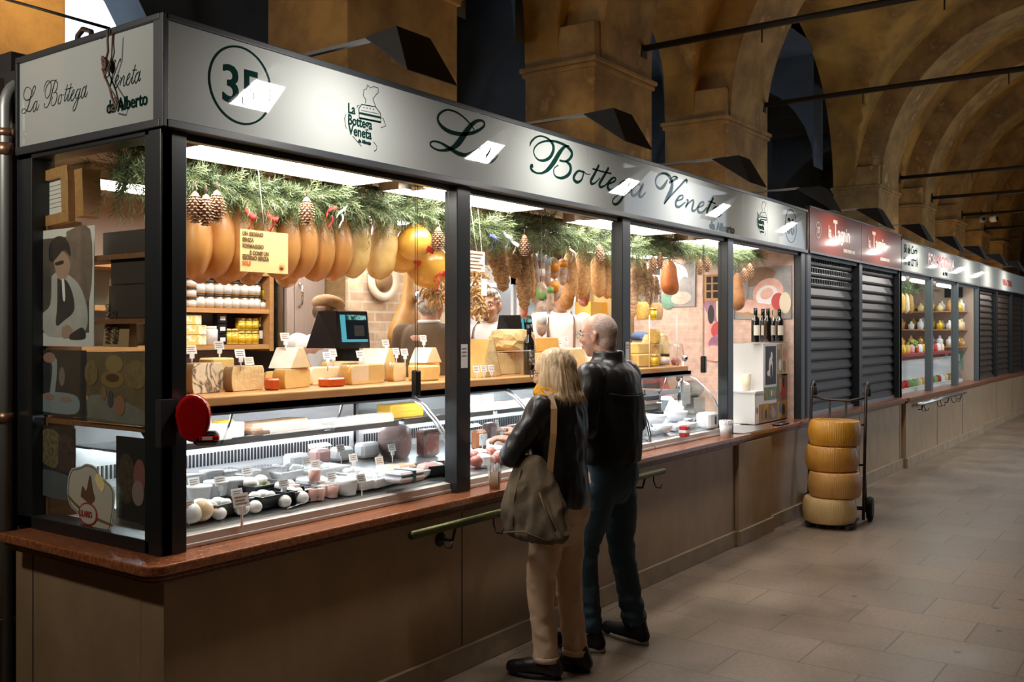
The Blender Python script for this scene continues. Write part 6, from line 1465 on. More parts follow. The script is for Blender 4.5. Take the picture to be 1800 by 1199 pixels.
def pos(x,y,z,label,rz):
    t=thing('till_screen',(x,y,z),label,'screen',rz=rz); T=Tm((0,0,0),(-.12,0,0)); w,h=.25,.215
    mb=MB(); mb.box(-w/2,w/2,0,.03,0,h,b=.006,T=T); mb.build('casing',m_blacks,t)
    mb=MB(); mb.box(-w/2+.022,w/2-.022,-.0015,0,.035,h-.025,T=T); s=mb.build('display',m_scr,t)
    mb=MB(); mb.box(-w/2+.022,-w/2+.06,-.003,-.0016,.035,h-.025,T=T); mb.box(-w/2+.06,w/2-.022,-.003,-.0016,.035,.05,T=T); mb.build('side_menu',m_scrt,s)
    mb=MB(); mb.box(.0,.08,-.003,-.0016,.07,.13,T=T); mb.build('picture_patch',m_blackm if rz<.2 else m_scrg,s)
    mb=MB(); mb.add([(-.125,.03,0),(-.125,.03,.21),(-.135,.16,.21),(-.20,.19,0),(-.12,.035,0),(-.12,.035,.21),(-.125,.18,.21),(-.125,.22,0)],[(0,1,2,3),(7,6,5,4),(0,4,5,1),(1,5,6,2),(2,6,7,3),(3,7,4,0)]); mb.build('side_housing',m_blacks,t)
    mb=MB(); mb.box(-.06,.06,.03,.10,-.12,.05); mb.box(-.14,.14,.0,.2,-.14,-.12); mb.build('stand',m_blacks,t); return t
p=P(625,612,3.93); pos(p.x,3.93,p.z,'first till screen with a teal picture, behind the cheeses of the first bay',.0)
p=P(930,606,3.93); pos(p.x,3.93,p.z,'second till screen behind the wine bottle',.25)
mb=MB(); mb.box(2.6,8.3,3.93,4.12,1.0,1.05); mb.box(2.6,2.64,3.93,4.12,.25,1.0); mb.box(8.26,8.3,3.93,4.12,.25,1.0); mb.box(5.2,5.24,3.93,4.12,.25,1.0)
tag(mb.build('service_ledge',m_steel,origin=(5,4,.25)),'steel service ledge behind the display cases','ledge')
for (px,py,l) in ((625,612,'first'),(930,606,'second')):
    q=P(px,py,3.93); mb=MB(); mb.box(q.x-.16,q.x+.16,3.94,4.10,1.051,q.z-.141,b=.01); tag(mb.build('till',m_blacks,origin=(q.x,4,1.05)),'black till body under the %s screen'%l,'till')
# shelf unit with jars
SX0,SX1,SY=2.95,4.36,5.10
t=thing('wall_shelf',(SX0,SY,1.55),'open wooden shelf unit with rows of jars on the back wall','shelf')
for z,nm in ((2.05,'shelf_board'),(1.80,'shelf_board'),(1.565,'shelf_board')):
    mb=MB(); mb.box(0,SX1-SX0,0,.3,z-1.55,z-1.55+.03); mb.build(nm,m_wood,t)
for x in (0,SX1-SX0-.035): mb=MB(); mb.box(x,x+.035,-.002,.302,0,.56); mb.build('side_panel',m_wood,t)
mb=MB(); mb.box(0,SX1-SX0,.302,.315,0,.53); mb.build('back_panel',m_steeld,t)
m_jlab=mat('jar_label',(.66,.64,.61),(.55,.42,.3),rough=.5,sc=22,contrast=(.6,.7))
m_jglass=mat('jar_contents',(.30,.14,.04),(.5,.28,.08),rough=.15,sc=10,coat=.6)
m_yj=mat('yellow_jar',(.75,.50,.02),(.6,.38,.02),rough=.2,coat=.6,sc=12)
m_lid=mat('dark_lid',(.035,.022,.015),rough=.5)
def jar(label,r=.036,h=.088,c=m_jglass,lab=m_jlab,lid=m_lid,name='jar',group='jars on the back shelf'):
    t=thing(name,(0,0,0),label,'jar',group); mb=MB(); mb.lathe([(0,0),(r*.94,0),(r,.006),(r,h*.8),(r*.8,h*.88),(r*.8,h*.9),(0,h*.9)],18); mb.build('glass_body',c,t)
    mb=MB(); mb.lathe([(0,h*.78),(r*1.0,h*.78),(r*1.0,h),(0,h)],18); mb.build('lid',lid,t)
    mb=MB(); mb.lathe([(r*1.012,h*.12),(r*1.012,h*.68)],18); mb.build('paper_label',lab,t,fixn=False); return t
jA=jar('x'); jB=jar('x',.032,.085,m_yj,m_yj,mat('gold_lid',(.6,.45,.15),rough=.3,metal=.7)); jS=jar('x',.034,.062)
xs=[3.92+.0755*k for k in range(8)]
xs=[P(px,520,5.16).x for px in (352,368,384,399,413,428,441,450)]
nm=['first','second','third','fourth','fifth','sixth','seventh','eighth']
for k,x in enumerate(xs):
    for r_,zz in enumerate((1.831,1.92)):
        put(jA,(x,5.17,zz),'white-labelled jar on the upper shelf, %s of the %s row'%(nm[k],('lower','upper')[r_]))
for k,x in enumerate([P(px,520,5.28).x for px in (347,364,380,396,412,428,444)]):
    put(jA,(x,5.30,1.831),'white-labelled jar of the rear row, %s from the post'%nm[k])
for k in range(3): put(jS,(P(337,520,5.16).x,5.17,1.831+.063*k),'small squat jar in the pile at the corner post, %s level'%('bottom','middle','top')[k])
for k,px in enumerate((461,472)):
    put(jS,(P(px,530,5.16).x,5.17,1.831),'small squat jar at the right end of the upper shelf, %s one'%('inner','outer')[k])
put(jB,(P(469,515,5.16).x,5.17,1.895),'yellow jar on top of the squat jars at the shelf end')
for k,px in enumerate((400,412)): put(jB,(P(px,590,5.16).x,5.17,1.597),'orange-yellow tall jar on the lower shelf, %s of two'%('left','right')[k],scale=(1,1,1.2))
for k,px in enumerate((424,436,448)):
    for r_ in (0,1): put(jB,(P(px,590,5.16).x,5.17,1.597+.088*r_),'bright yellow jar on the lower shelf, %s column %s'%(nm[k],('bottom','top')[r_]),scale=1.0)
for k,px in enumerate((459,467,475)):
    b=bottle('oil_bottle','slim dark oil bottle with white label on the lower shelf, %s of three'%nm[k],'oil bottles on the lower shelf',h=.18,r=.018,labm=m_jlab,foil=m_yj) if k==0 else dup(b,(0,0,0),'slim dark oil bottle with white label on the lower shelf, %s of three'%nm[k]); b.location=(P(px,590,5.16).x,5.17,1.597)
m_ybox=mat('yellow_carton',(.80,.55,.12),(.85,.78,.6),rough=.5,sc=25,contrast=(.5,.56))
for k,(px,zz,w,l) in enumerate(((342,1.597,.10,'bottom'),(342,1.66,.10,'middle'),(336,1.723,.08,'top'))):
    mb=MB(); mb.box(-w,w*.6,-.05,.05,0,.06,b=.002); o=mb.build('cracker_carton',m_ybox); o.location=(P(px,590,5.16).x,5.17,zz); tag(o,'yellow and white carton on the lower shelf, %s of the pile'%l,'carton')
t=thing('white_pot',(P(372,590,5.16).x,5.17,1.597),'white plastic pot on the lower shelf between cartons and black tins','pot'); mb=MB(); mb.lathe([(0,0),(.042,0),(.045,.09),(.04,.1),(0,.1)],18); mb.build('pot_body',m_whitepl,t); mb=MB(); mb.lathe([(0,.1),(.036,.1),(.036,.118),(0,.118)],18); mb.build('cap',m_white,t)
for k,l in enumerate(('bottom','middle','top')):
    t=thing('black_tin',(P(388,590,5.16).x,5.17,1.597+.068*k),'square black tin on the lower shelf, %s of the pile'%l,'tin'); mb=MB(); mb.box(-.036,.036,-.03,.03,0,.065,b=.004); mb.build('tin_body',m_blacks,t); mb=MB(); mb.box(-.02,.02,-.032,-.03,.02,.045); mb.build('paper_label',m_white,t)
# steel cabinet between the shelf and the pier
t=thing('steel_cabinet',(4.38,5.0,.25),'tall brushed steel cabinet with a bow handle beside the jar shelf','cabinet'); mb=MB(); mb.box(0,.36,.03,.42,0,2.25); mb.build('cabinet_body',m_steeld,t)
mb=MB(); mb.box(.01,.075,0,.03,1.2,2.2,b=.004); mb.build('door',mat('brushed_steel_panel',(.42,.34,.29),(.36,.29,.25),rough=.35,metal=.25,sc=3,stretch=(40,1,1)),t); mb=MB(); mb.box(.08,.355,0,.03,1.34,2.2,b=.004); d=mb.build('door',_M['brushed_steel_panel'],t)
mb=MB(); mb.tube([(.12,0,1.60),(.115,-.03,1.62),(.115,-.035,1.68),(.115,-.03,1.74),(.12,0,1.76)],.009,8); mb.build('handle',m_chrome,d)
mb=MB(); mb.box(.08,.355,0,.03,.1,1.32,b=.004); mb.build('door',_M['brushed_steel_panel'],t)
# round slab on the brick pier, clamp globe ham
p=P(672,492,4.76); t=thing('round_plaque',(p.x,4.76,p.z),'round pale grooved wooden plaque hanging on the brick pier','plaque'); mb=MB(); mb.lathe([(0,0),(.15,0),(.155,.01),(.15,.02),(.10,.022),(.095,.014),(0,.014)],32,0,Tm((0,0,0),(PI/2,0,0))); mb.build('rim',mat('pale_plaque',(.70,.58,.44),(.6,.48,.36),rough=.7,sc=10),t); mb=MB(); mb.lathe([(0,.012),(.085,.012),(.085,.022),(0,.022)],24,0,Tm((0,0,0),(PI/2,0,0))); mb.build('centre_disc',m_rindb,t)
p=P(712,545,4.45); t=thing('clamped_ham',(p.x,4.45,1.50),'long golden ham standing upright in a holder before the brick pier','ham'); mb=MB(); R=smooth_rings([((0,0,0),.05,.04),((0,0,.06),.12,.08),((0.0,0,.16),.145,.09),((.02,0,.28),.11,.075),((.03,0,.38),.06,.05),((.04,0,.50),.04,.035),((.04,0,.60),.03,.03)]); loft(mb,R,20); mb.build('meat',mat('brown_ham',(.32,.14,.03),(.42,.22,.06),rough=.5,sc=8),t)
mb=MB(); mb.ball((.06,-.07,.42),.045,16,12); mb.build('steel_clamp_ball',m_chrome,t); mb=MB(); mb.box(-.15,.15,-.1,.1,-.45,-.42); mb.tube([(0,0,-.43),(0,0,.03)],.02,8); mb.build('holder',m_woodd,t)
mb=MB(); mb.box(p.x-.3,p.x+.3,4.3,4.7,.25,1.05); tag(mb.build('work_table',m_steeld,origin=(p.x,4.5,.25)),'steel work table below the upright ham','table')
# fridges behind the salami bay
m_fr=mat('fridge_white',(.72,.76,.80),rough=.3); m_frl=emis('fridge_light',(.85,.93,1),2.6)
for k,x in enumerate((6.0,7.05)):
    t=thing('display_fridge',(x,5.0,.25),'white lit wall fridge behind the sellers, %s one'%('left','right')[k],'fridge'); mb=MB(); mb.box(0,1.0,.42,.5,0,2.0); mb.box(0,.04,0,.42,0,2.0); mb.box(.96,1,0,.42,0,2.0); mb.box(0,1,0,.42,1.85,2.0); mb.box(0,1,0,.42,0,.35); mb.build('cabinet_body',m_fr,t)
    mb=MB(); mb.box(.05,.95,.02,.06,1.82,1.85); mb.build('light_strip',m_frl,t)
    for z in (.7,1.05,1.4): mb=MB(); mb.box(.04,.96,.05,.42,z,z+.02); mb.build('fridge_shelf',m_steel,t)
    for z,n in ((.72,6),(1.07,6),(1.42,7)):
        for j in range(n):
            mb=MB(); w=.06; mb.box(-w,w,-.05,.05,0,.10+.05*((j*7+k)%3),b=.02); o=mb.build('wrapped_cheese',[m_foam,m_pale_p,m_mort,m_grn][(j+k)%4]); o.location=(x+.12+.76*j/(n-1),5.2,.25+z); tag(o,'wrapped goods in the lit fridges','goods','wrapped goods in the lit fridges behind the sellers')
# yellow carton behind the bald man
p=P(1053,548,4.0); t=thing('yellow_carton_box',(p.x,4.0,1.55),'big yellow cardboard box standing behind the bald person','box'); mb=MB(); s=scale_at(p); mb.box(-28*s,10*s,0,.15,0,.37); mb.build('side',mat('pale_yellow_card',(.85,.56,.12),rough=.5),t); mb=MB(); mb.box(10.2*s,30*s,.0,.15,.0,.37); mb.build('printed_side',mat('bright_yellow_card',(.85,.45,.01),rough=.5),t)
mb=MB(); mb.lathe([(0,0),(.03,0),(.03,.001),(0,.001)],8,0,Tm((20*s,-.001,.14),(PI/2,0,0))); mb.build('printed_sun',m_woodd,t)
mb=MB(); mb.box(p.x-.3,p.x+.35,3.96,4.3,.25,1.549); tag(mb.build('back_counter',m_white,origin=(p.x,4.1,.25)),'white back counter carrying the yellow box','counter')
# ---- end wall pictures
def picture(y0,y1,z0,z1,label,bgm,patches,frame=True):
    t=thing('wall_picture',(8.868,(y0+y1)/2,z0),label,'picture'); w=y1-y0; h=z1-z0
    mb=MB(); mb.box(-.008,0,-w/2,w/2,0,h); mb.build('print',bgm,t)
    for k,(cy,cz,ry,rz_,a,m) in enumerate(patches):
        mb=MB(); mb.lathe([(0,0),(1,0),(1,.0012),(0,.0012)],22,0,Matrix.Translation((-.008-.0004*(k+1),cy*w,cz*h))@Matrix.Rotation(-PI/2,4,'Y')@Matrix.Rotation(a,4,'Z')@Matrix.Diagonal((rz_*h,ry*w,1,1)),smooth=False); mb.build('printed_shape',m,t)
    if frame:
        for e in (-w/2-.008,w/2): mb=MB(); mb.box(-.014,0,e,e+.008,0,h); mb.build('side_edge',m_steeld,t)
    return t
c_=lambda n,a,b=None,sc=8:mat(n,a,b,rough=.6,sc=sc)
pk=c_('print_pink',(.70,.35,.28),(.80,.55,.45)); gy=c_('print_grey',(.28,.27,.27),(.4,.38,.36)); tn=c_('print_tan',(.55,.38,.22),(.42,.28,.15)); br=c_('print_brown',(.22,.14,.08),(.32,.2,.12)); cr=c_('print_cream',(.80,.70,.52)); pu=c_('print_purple',(.30,.12,.20),(.45,.25,.35)); wh=c_('print_white',(.8,.78,.76)); rd_=c_('print_red',(.55,.08,.08)); dk=c_('print_dark',(.04,.035,.035)); gn=c_('print_green',(.10,.22,.16),(.2,.35,.25))
a=PXp(1292,552,8.868); b=PXp(1391,470,8.868)
picture(b.y,a.y,1.80,2.30,'large picture of sliced ham on a board above the wine bottles',gy,[(.0,.16,.48,.15,0,tn),(.12,.80,.36,.17,.2,br),(-.1,.50,.28,.26,.5,pk),(-.08,.45,.2,.18,.5,wh),(-.08,.48,.12,.10,.5,pk),(-.28,.33,.12,.16,0,rd_),(-.40,.3,.10,.2,0,cr),(.3,.25,.2,.12,.2,pk),(.05,.2,.25,.1,0,pk),(.35,.6,.1,.3,0,gy)])
a=PXp(1236,620,8.868); b=PXp(1285,490,8.868)
picture(b.y,a.y,1.42,2.2,'tall pinkish purple picture behind the slicer, cut by the fourth post',pk,[(.1,.75,.4,.3,.2,pu),(-.2,.5,.2,.35,.1,cr),(.2,.55,.12,.12,0,dk),(-.15,.35,.35,.12,.2,rd_),(-.1,.18,.4,.12,.3,pu),(.1,.06,.4,.1,0,pk)],False)
a=PXp(1163,535,8.868); b=PXp(1222,455,8.868)
picture(b.y,a.y,1.93,2.36,'picture of grey folded cloth and meat right of the reddish ham',gy,[(.1,.7,.4,.3,.3,wh),(-.2,.4,.2,.3,0,gy),(.3,.15,.2,.2,.2,gn),(-.1,.2,.3,.15,.1,pk)])
# little black frame with bottles print
a=PXp(1256,500,8.868); t=thing('bottle_rack_picture',(8.866,a.y,1.98),'small wooden frame with black shapes high on the tiled wall','picture'); mb=MB(); mb.box(-.01,0,-.2,.12,0,.26); mb.build('frame',m_wood,t); mb=MB(); 
for i in range(4):
    for j in range(3): mb.box(-.012,-.0101,-.18+.07*i,-.13+.07*i,.03+.075*j,.09+.075*j)
mb.build('dark_slots',m_blackm,t)
# cabinet with photos and bottles
t=thing('photo_cabinet',(8.06,3.17,ZT+.006),'white cabinet covered with small photographs below the wine bottles','cabinet')
CX=.80
mb=MB(); mb.box(0,CX,.01,.36,0,.27); mb.box(.20,CX,.01,.36,.27,.70); mb.build('cabinet_body',m_white,t)
mb=MB(); mb.box(-.12,CX,-.01,.38,.70,.712); mb.build('glass_top',m_acryl,t)
mb=MB(); mb.box(-.01,.20,0,.37,.27,.285); mb.build('side_shelf',m_white,t)
def photo(x,z,w,h,label,m,pts,border=0):
    o=thing('photo_print',(8.06+x,3.178,ZT+.006+z),label,'photo'); mb=MB(); mb.box(0,w,-.002,0,0,h); s=mb.build('print',m_white if border else m,o)
    if border: mb=MB(); mb.box(border,w-border,-.003,-.002,border,h-border); s=mb.build('picture_area',m,o)
    for k,(cx,cz,rx,rz_,a,mm) in enumerate(pts):
        mb=MB(); mb.lathe([(0,0),(1,0),(1,.0008),(0,.0008)],16,0,Matrix.Translation((cx*w,-.003-.0003*(k+1),cz*h))@Matrix.Rotation(PI/2,4,'X')@Matrix.Rotation(a,4,'Z')@Matrix.Diagonal((rx*w,rz_*h,1,1)),smooth=False); mb.build('printed_shape',mm,o)
    return o
sk=c_('print_skin',(.6,.36,.25)); gd=c_('print_gold',(.6,.35,.05),(.3,.2,.05))
photo(.22,.31,.30,.385,'black and white framed photo of a waiter holding a tray',dk,[(.5,.45,.16,.25,.1,wh),(.56,.72,.07,.10,0,wh),(.53,.36,.09,.17,0,dk),(.30,.32,.10,.07,0,wh)],.02)
photo(.53,.42,.12,.27,'small warm photo beside the waiter photo',tn,[(.4,.6,.3,.25,.2,br),(.6,.3,.3,.2,0,wh)])
photo(.655,.40,.14,.29,'photo of wavy pale lines at the right edge of the cabinet',cr,[(.5,.7,.4,.2,.3,pk),(.4,.3,.3,.2,.2,tn)])
photo(.22,.20,.30,.105,'photo of dressed people with orange and yellow patches',gn,[(.15,.4,.08,.35,0,gd),(.35,.6,.06,.3,0,gd),(.55,.5,.07,.3,0,cr),(.75,.45,.09,.35,0,tn)])
photo(.53,.17,.265,.245,'photo with a red centre and brown figures',br,[(.6,.4,.2,.35,0,rd_),(.3,.6,.12,.3,0,tn),(.6,.7,.1,.2,0,dk)])
photo(.02,.02,.05,.16,'white strip with small red emblem at the cabinet edge',m_white,[(.5,.6,.4,.2,0,rd_)])
photo(.10,.01,.22,.155,'photo of green and gold figures on the lower cabinet',gd,[(.3,.5,.12,.4,0,br),(.7,.4,.1,.3,0,dk)])
photo(.33,.01,.20,.15,'brown photo of a crowd on the lower cabinet',br,[(.5,.4,.3,.3,0,gy),(.4,.7,.1,.15,0,sk)])
photo(.54,.01,.25,.15,'photo of people in blue and ochre on the lower cabinet',gd,[(.3,.6,.12,.3,0,c_('print_blue',(.08,.2,.4))),(.6,.5,.15,.35,0,dk),(.8,.55,.06,.2,0,gd)])
m_bl=mat('wine_label',(.75,.68,.55),rough=.6)
w0=bottle('wine_bottle','x','dark wine bottles on the photo cabinet',h=.30,r=.038,labm=m_bl,foil=m_green)
for px,yy,l in ((1328,3.24,'leftmost'),(1341,3.30,'second'),(1350,3.22,'with a white label in the middle'),(1359,3.32,'fourth'),(1370,3.24,'rightmost')):
    put(w0,(P(px,580,yy).x,yy,ZT+.006+.713),'dark wine bottle on the photo cabinet, '+l,rz=.5 if px==1350 else -.6)
for k,zz in enumerate((0,.04,.08)): t=thing('plastic_beaker',(8.17,3.3,ZT+.292+zz*.6),'pale nested plastic beaker on the side of the photo cabinet, %s of the stack'%('bottom','middle','top')[k],'cup'); mb=MB(); mb.lathe([(0,0),(.032,0),(.042,.10),(.038,.10),(.028,.006),(0,.006)],16); mb.build('cup_body',mat('cream_plastic',(.75,.66,.5),rough=.4),t)
# meat slicer
t=thing('meat_slicer',(7.45,3.62,ZT+.006),'polished steel meat slicer behind the fourth post','slicer',rz=.2)
mb=MB(); mb.box(-.25,.28,-.2,.2,0,.10,b=.03); mb.box(-.05,.25,.02,.16,.1,.26,b=.03); mb.build('machine_body',m_steel,t)
mb=MB(); mb.lathe([(0,-.008),(.13,-.004),(.135,0),(.13,.004),(0,.03)],32,0,Tm((.05,-.02,.27),(PI/2,0,0))); mb.build('blade',m_chrome,t)
mb=MB(); mb.box(-.24,.02,-.10,.05,.18,.195,T=Tm((0,0,.05),(0,-.5,0))); mb.box(-.2,.05,-.10,-.09,.2,.36); mb.build('carriage',m_steel,t)
mb=MB(); mb.tube([(-.1,-.05,.3),(-.03,-.05,.50),(.06,-.05,.58)],.012,8); mb.ball((.06,-.05,.58),.028); mb.build('handle',m_chrome,t)
mb=MB(); mb.lathe([(0,0),(.03,0),(.03,.03),(0,.03)],14,0,Tm((-.2,-.2,.06),(PI/2,0,0))); mb.build('thickness_knob',m_blacks,t)
mb=MB(); mb.box(7.3,8.05,3.3,4.0,.25,ZT+.004); tag(mb.build('slicer_counter',m_white,origin=(7.6,3.6,.25)),'white counter under the meat slicer','counter')
t=thing('sausage_stuffer',(8.12,3.75,ZT+.3),'horizontal steel cylinder machine beside the photo cabinet','machine'); mb=MB(); mb.lathe([(0,0),(.07,0),(.08,.03),(.08,.28),(.07,.3),(0,.3)],20,0,Tm((0,0,0),(0,-PI/2,0))); mb.build('drum',m_steel,t); mb=MB(); mb.ball((-.36,0,.10),.03); mb.tube([(-.3,0,0),(-.36,0,.10)],.01,6); mb.build('knob',m_blacks,t); mb=MB(); mb.box(-.28,-.05,-.1,.1,-.29,-.07); mb.build('machine_foot',m_steel,t)
mb=MB(); mb.box(8.06,8.86,3.56,4.1,.25,ZT); tag(mb.build('corner_counter',m_white,origin=(8.4,3.8,.25)),'white counter in the far corner of the stall','counter')
# acrylic rack with jars and pasta on the third bay shelf
t=thing('wire_rack',(6.62,3.5,CH),'clear tiered rack with jars and pasta bags in the third bay','rack')
for z in (.002,.17,.36): mb=MB(); mb.box(-.02,.46,-.06,.18,z,z+.008); mb.build('rack_shelf',m_acryl,t)
mb=MB()
for x in (-.018,.455):
    for y in (-.058,.175): mb.tube([(x,y,0),(x,y,.40)],.004,6)
mb.build('rack_posts',m_whitepl,t)
m_pasta=mat('pasta',(.78,.52,.14),(.62,.36,.07),rough=.6,sc=60,bump=.6)
def bag(p,w,h,l,mm=m_pasta,d=.05,nm='pasta_bag'):
    o=thing(nm,p,l,'bag'); mb=MB()
    loft(mb,smooth_rings([((0,0,0),w*.42,d*.8),((0,0,h*.2),w*.5,d),((0,0,h*.55),w*.48,d*.9),((0,0,h*.68),w*.35,d*.6)],3),14)
    for v in mb.v: v+=noise.noise_vector(v*40+Vector(p))*.006
    mb.build('contents',mm,o); mb=MB(); mb.add([(-w*.38,0,h*.66),(w*.38,0,h*.66),(w*.5,.004,h),(-w*.5,-.004,h),(-w*.38,.01,h*.66),(w*.38,.01,h*.66),(w*.5,.012,h),(-w*.5,.008,h)],[(0,1,2,3),(7,6,5,4),(1,5,6,2),(0,3,7,4)]); mb.build('clear_top',m_film,o,fixn=False); return o
bag((6.70,3.55,CH+.37),.12,.20,'pasta bag on the top tier of the rack, left'); bag((6.95,3.56,CH+.37),.12,.20,'pasta bag on the top tier of the rack, right',mat('dark_pasta',(.6,.35,.15),rough=.6)); bag((6.95,3.58,CH+.18),.10,.17,'pasta bag on the middle tier of the rack')
put(jB,(6.82,3.53,CH+.369),'orange jar between the two bags on the rack',scale=1.1); put(jB,(6.80,3.5,CH+.011),'yellow jar at the foot of the rack'); put(jA,(6.98,3.5,CH+.011),'dark jar at the right foot of the rack')
t=thing('film_parcel',(6.45,3.62,CH),'crinkled film parcel on a small board at the end of the shelf','parcel'); 
p=P(1190,625,3.55); t.location=(p.x-.12,3.5,CH); mb=MB(); loft(mb,[((0,0,0),.09,.06),((0,0,.05),.10,.07),((0,0,.12),.07,.05),((0,0,.17),.09,.03)],12); 
for v in mb.v: v+=noise.noise_vector(v*25)*.02; v.z=max(0,v.z)
mb.build('film',m_film,t); mb=MB(); mb.box(-.05,.05,-.03,.03,.0,.06,b=.02); mb.build('contents',m_meat,t)
# ================================================================ SACK TRUCK WITH WHEELS OF CHEESE
p=PZ(1465,925,0); tx,ty=p.x-.0,p.y+.02
fw=Vector((-.986,-.152,0))  # the side the cheeses face
rz=math.atan2(fw.y,fw.x)+PI/2
t=thing('sack_truck',(tx,ty,0),'black sack truck with curved steel handles loaded with cheese wheels','hand truck',rz=rz)
m_trk=mat('worn_tube',(.10,.075,.06),(.05,.04,.035),rough=.4,metal=.7,sc=12)
W2=.235; LEAN=.17
def yb(z): return .235+LEAN*z
mb=MB()
for s in (-1,1):
    pts=[(s*W2,yb(.03),.03),(s*W2,yb(.6),.6),(s*W2,yb(1.05),1.05)]+[(s*W2,yb(1.13)+.095-.095*math.cos(a),1.13+.085*math.sin(a)) for a in [i*PI/10 for i in range(0,9)]]
    mb.tube(pts,.014,10)
mb.build('side_tubes',m_trk,t)
mb=MB()
for s in (-1,1):
    mb.tube([(s*W2,yb(1.13)+.185,1.165),(s*W2,yb(1.13)+.188,1.09)],.019,10)
mb.build('grips',m_blackm,t)
mb=MB(); mb.tube([(-W2,yb(1.09),1.09),(-.1,yb(1.07)-.02,1.065),(.1,yb(1.07)-.02,1.06),(W2,yb(1.09),1.09)],.011,8)
for s in (-.07,.07): mb.tube([(s,yb(1.06)-.01,1.06),(s,yb(.4),.4),(s,yb(.04),.04)],.010,8)
for z in (.12,.5,.85): mb.tube([(-W2,yb(z),z),(W2,yb(z),z)],.010,8)
mb.build('cross_bars',m_trk,t)
mb=MB(); mb.box(-.2,.2,-.16,.25,.035,.043); 
for k in range(5): mb.box(-.18+.08*k,-.15+.08*k,-.17,.25,.012,.036)
mb.build('toe_plate',m_blackm,t)
mb=MB(); mb.tube([(-.25,.42,.105),(.25,.42,.105)],.012,8)
for s in (-1,1): mb.tube([(s*W2,yb(.1),.08),(s*W2,.42,.105)],.011,8); mb.tube([(s*W2,yb(.55),.55),(s*W2,.42,.105)],.010,8)
mb.build('axle_frame',m_blackm,t)
for s in (-1,1):
    mb=MB(); T=Tm((s*.27,.42,.105),(0,PI/2,0)); mb.lathe([(.055,-.025),(.095,-.025),(.105,-.012),(.105,.012),(.095,.025),(.055,.025)],26,0,T); w_=mb.build('wheel',m_blackm,t)
    mb=MB(); mb.lathe([(0,-.02),(.055,-.015),(.055,.015),(0,.02)],18,0,T); mb.build('hub',m_steeld,w_)
def parm(x,y,z,r,h,label,c1,c2,tilt=0,rzz=0):
    m=bpy.data.materials.new('wheel_rind'); m.use_nodes=True; N=m.node_tree.nodes; L=m.node_tree.links; b=N['Principled BSDF']; b.inputs['Roughness'].default_value=.38; b.inputs['Coat Weight'].default_value=.2
    tc=N.new('ShaderNodeTexCoord'); n=N.new('ShaderNodeTexNoise'); n.inputs['Scale'].default_value=6; n.inputs['Detail'].default_value=8; L.new(tc.outputs['Object'],n.inputs[0])
    r_=N.new('ShaderNodeValToRGB'); r_.color_ramp.elements[0].position=.35; r_.color_ramp.elements[0].color=(*c1,1); r_.color_ramp.elements[1].position=.65; r_.color_ramp.elements[1].color=(*c2,1); L.new(n.outputs['Fac'],r_.inputs[0])
    sx=N.new('ShaderNodeSeparateXYZ'); L.new(tc.outputs['Object'],sx.inputs[0]); at=N.new('ShaderNodeMath'); at.operation='ARCTAN2'; L.new(sx.outputs[0],at.inputs[0]); L.new(sx.outputs[1],at.inputs[1])
    s1=N.new('ShaderNodeMath'); s1.operation='MULTIPLY'; s1.inputs[1].default_value=95; L.new(at.outputs[0],s1.inputs[0]); s2=N.new('ShaderNodeMath'); s2.operation='SINE'; L.new(s1.outputs[0],s2.inputs[0])
    z2=N.new('ShaderNodeMath'); z2.operation='MULTIPLY'; z2.inputs[1].default_value=190; L.new(sx.outputs[2],z2.inputs[0]); z3=N.new('ShaderNodeMath'); z3.operation='SINE'; L.new(z2.outputs[0],z3.inputs[0])
    ml=N.new('ShaderNodeMath'); ml.operation='MULTIPLY'; L.new(s2.outputs[0],ml.inputs[0]); ad=N.new('ShaderNodeMath'); ad.operation='MULTIPLY_ADD'; ad.inputs[1].default_value=.3; ad.inputs[2].default_value=.7; L.new(z3.outputs[0],ad.inputs[0]); L.new(ad.outputs[0],ml.inputs[1])
    bp=N.new('ShaderNodeBump'); bp.inputs['Strength'].default_value=.35; bp.inputs['Distance'].default_value=.004; L.new(ml.outputs[0],bp.inputs['Height']); L.new(bp.outputs[0],b.inputs['Normal'])
    mr=N.new('ShaderNodeMapRange'); mr.inputs['From Min'].default_value=-1; mr.inputs['From Max'].default_value=1; mr.inputs['To Min'].default_value=.78; mr.inputs['To Max'].default_value=1.05; L.new(ml.outputs[0],mr.inputs[0])
    mx=N.new('ShaderNodeMix'); mx.data_type='RGBA'; mx.blend_type='MULTIPLY'; mx.inputs[0].default_value=1; L.new(r_.outputs[0],mx.inputs[6]); L.new(mr.outputs[0],mx.inputs[7]); L.new(mx.outputs[2],b.inputs['Base Color'])
    o=MB(); pr=[(0,0),(r*.86,0),(r*.93,.006),(r*.985,h*.22),(r*1.02,h*.5),(r*.985,h*.78),(r*.93,h-.006),(r*.88,h),(0,h-.004)]
    pr=[(max(0,a),b_) for a,b_ in pr]; o.lathe(pr,56)
    ob=o.build('parmesan_cheese',m); ob.location=(x,y,z); ob.rotation_euler=(tilt,0,rz+rzz); ob.data.materials[0]=m
    md=ob.modifiers.new('b','BEVEL'); md.width=.006; md.segments=2; md.limit_method='ANGLE'; md.angle_limit=.6
    return tag(ob,label,'cheese','parmesan stacked on the sack truck')
R3=Matrix.Rotation(rz,3,'Z')
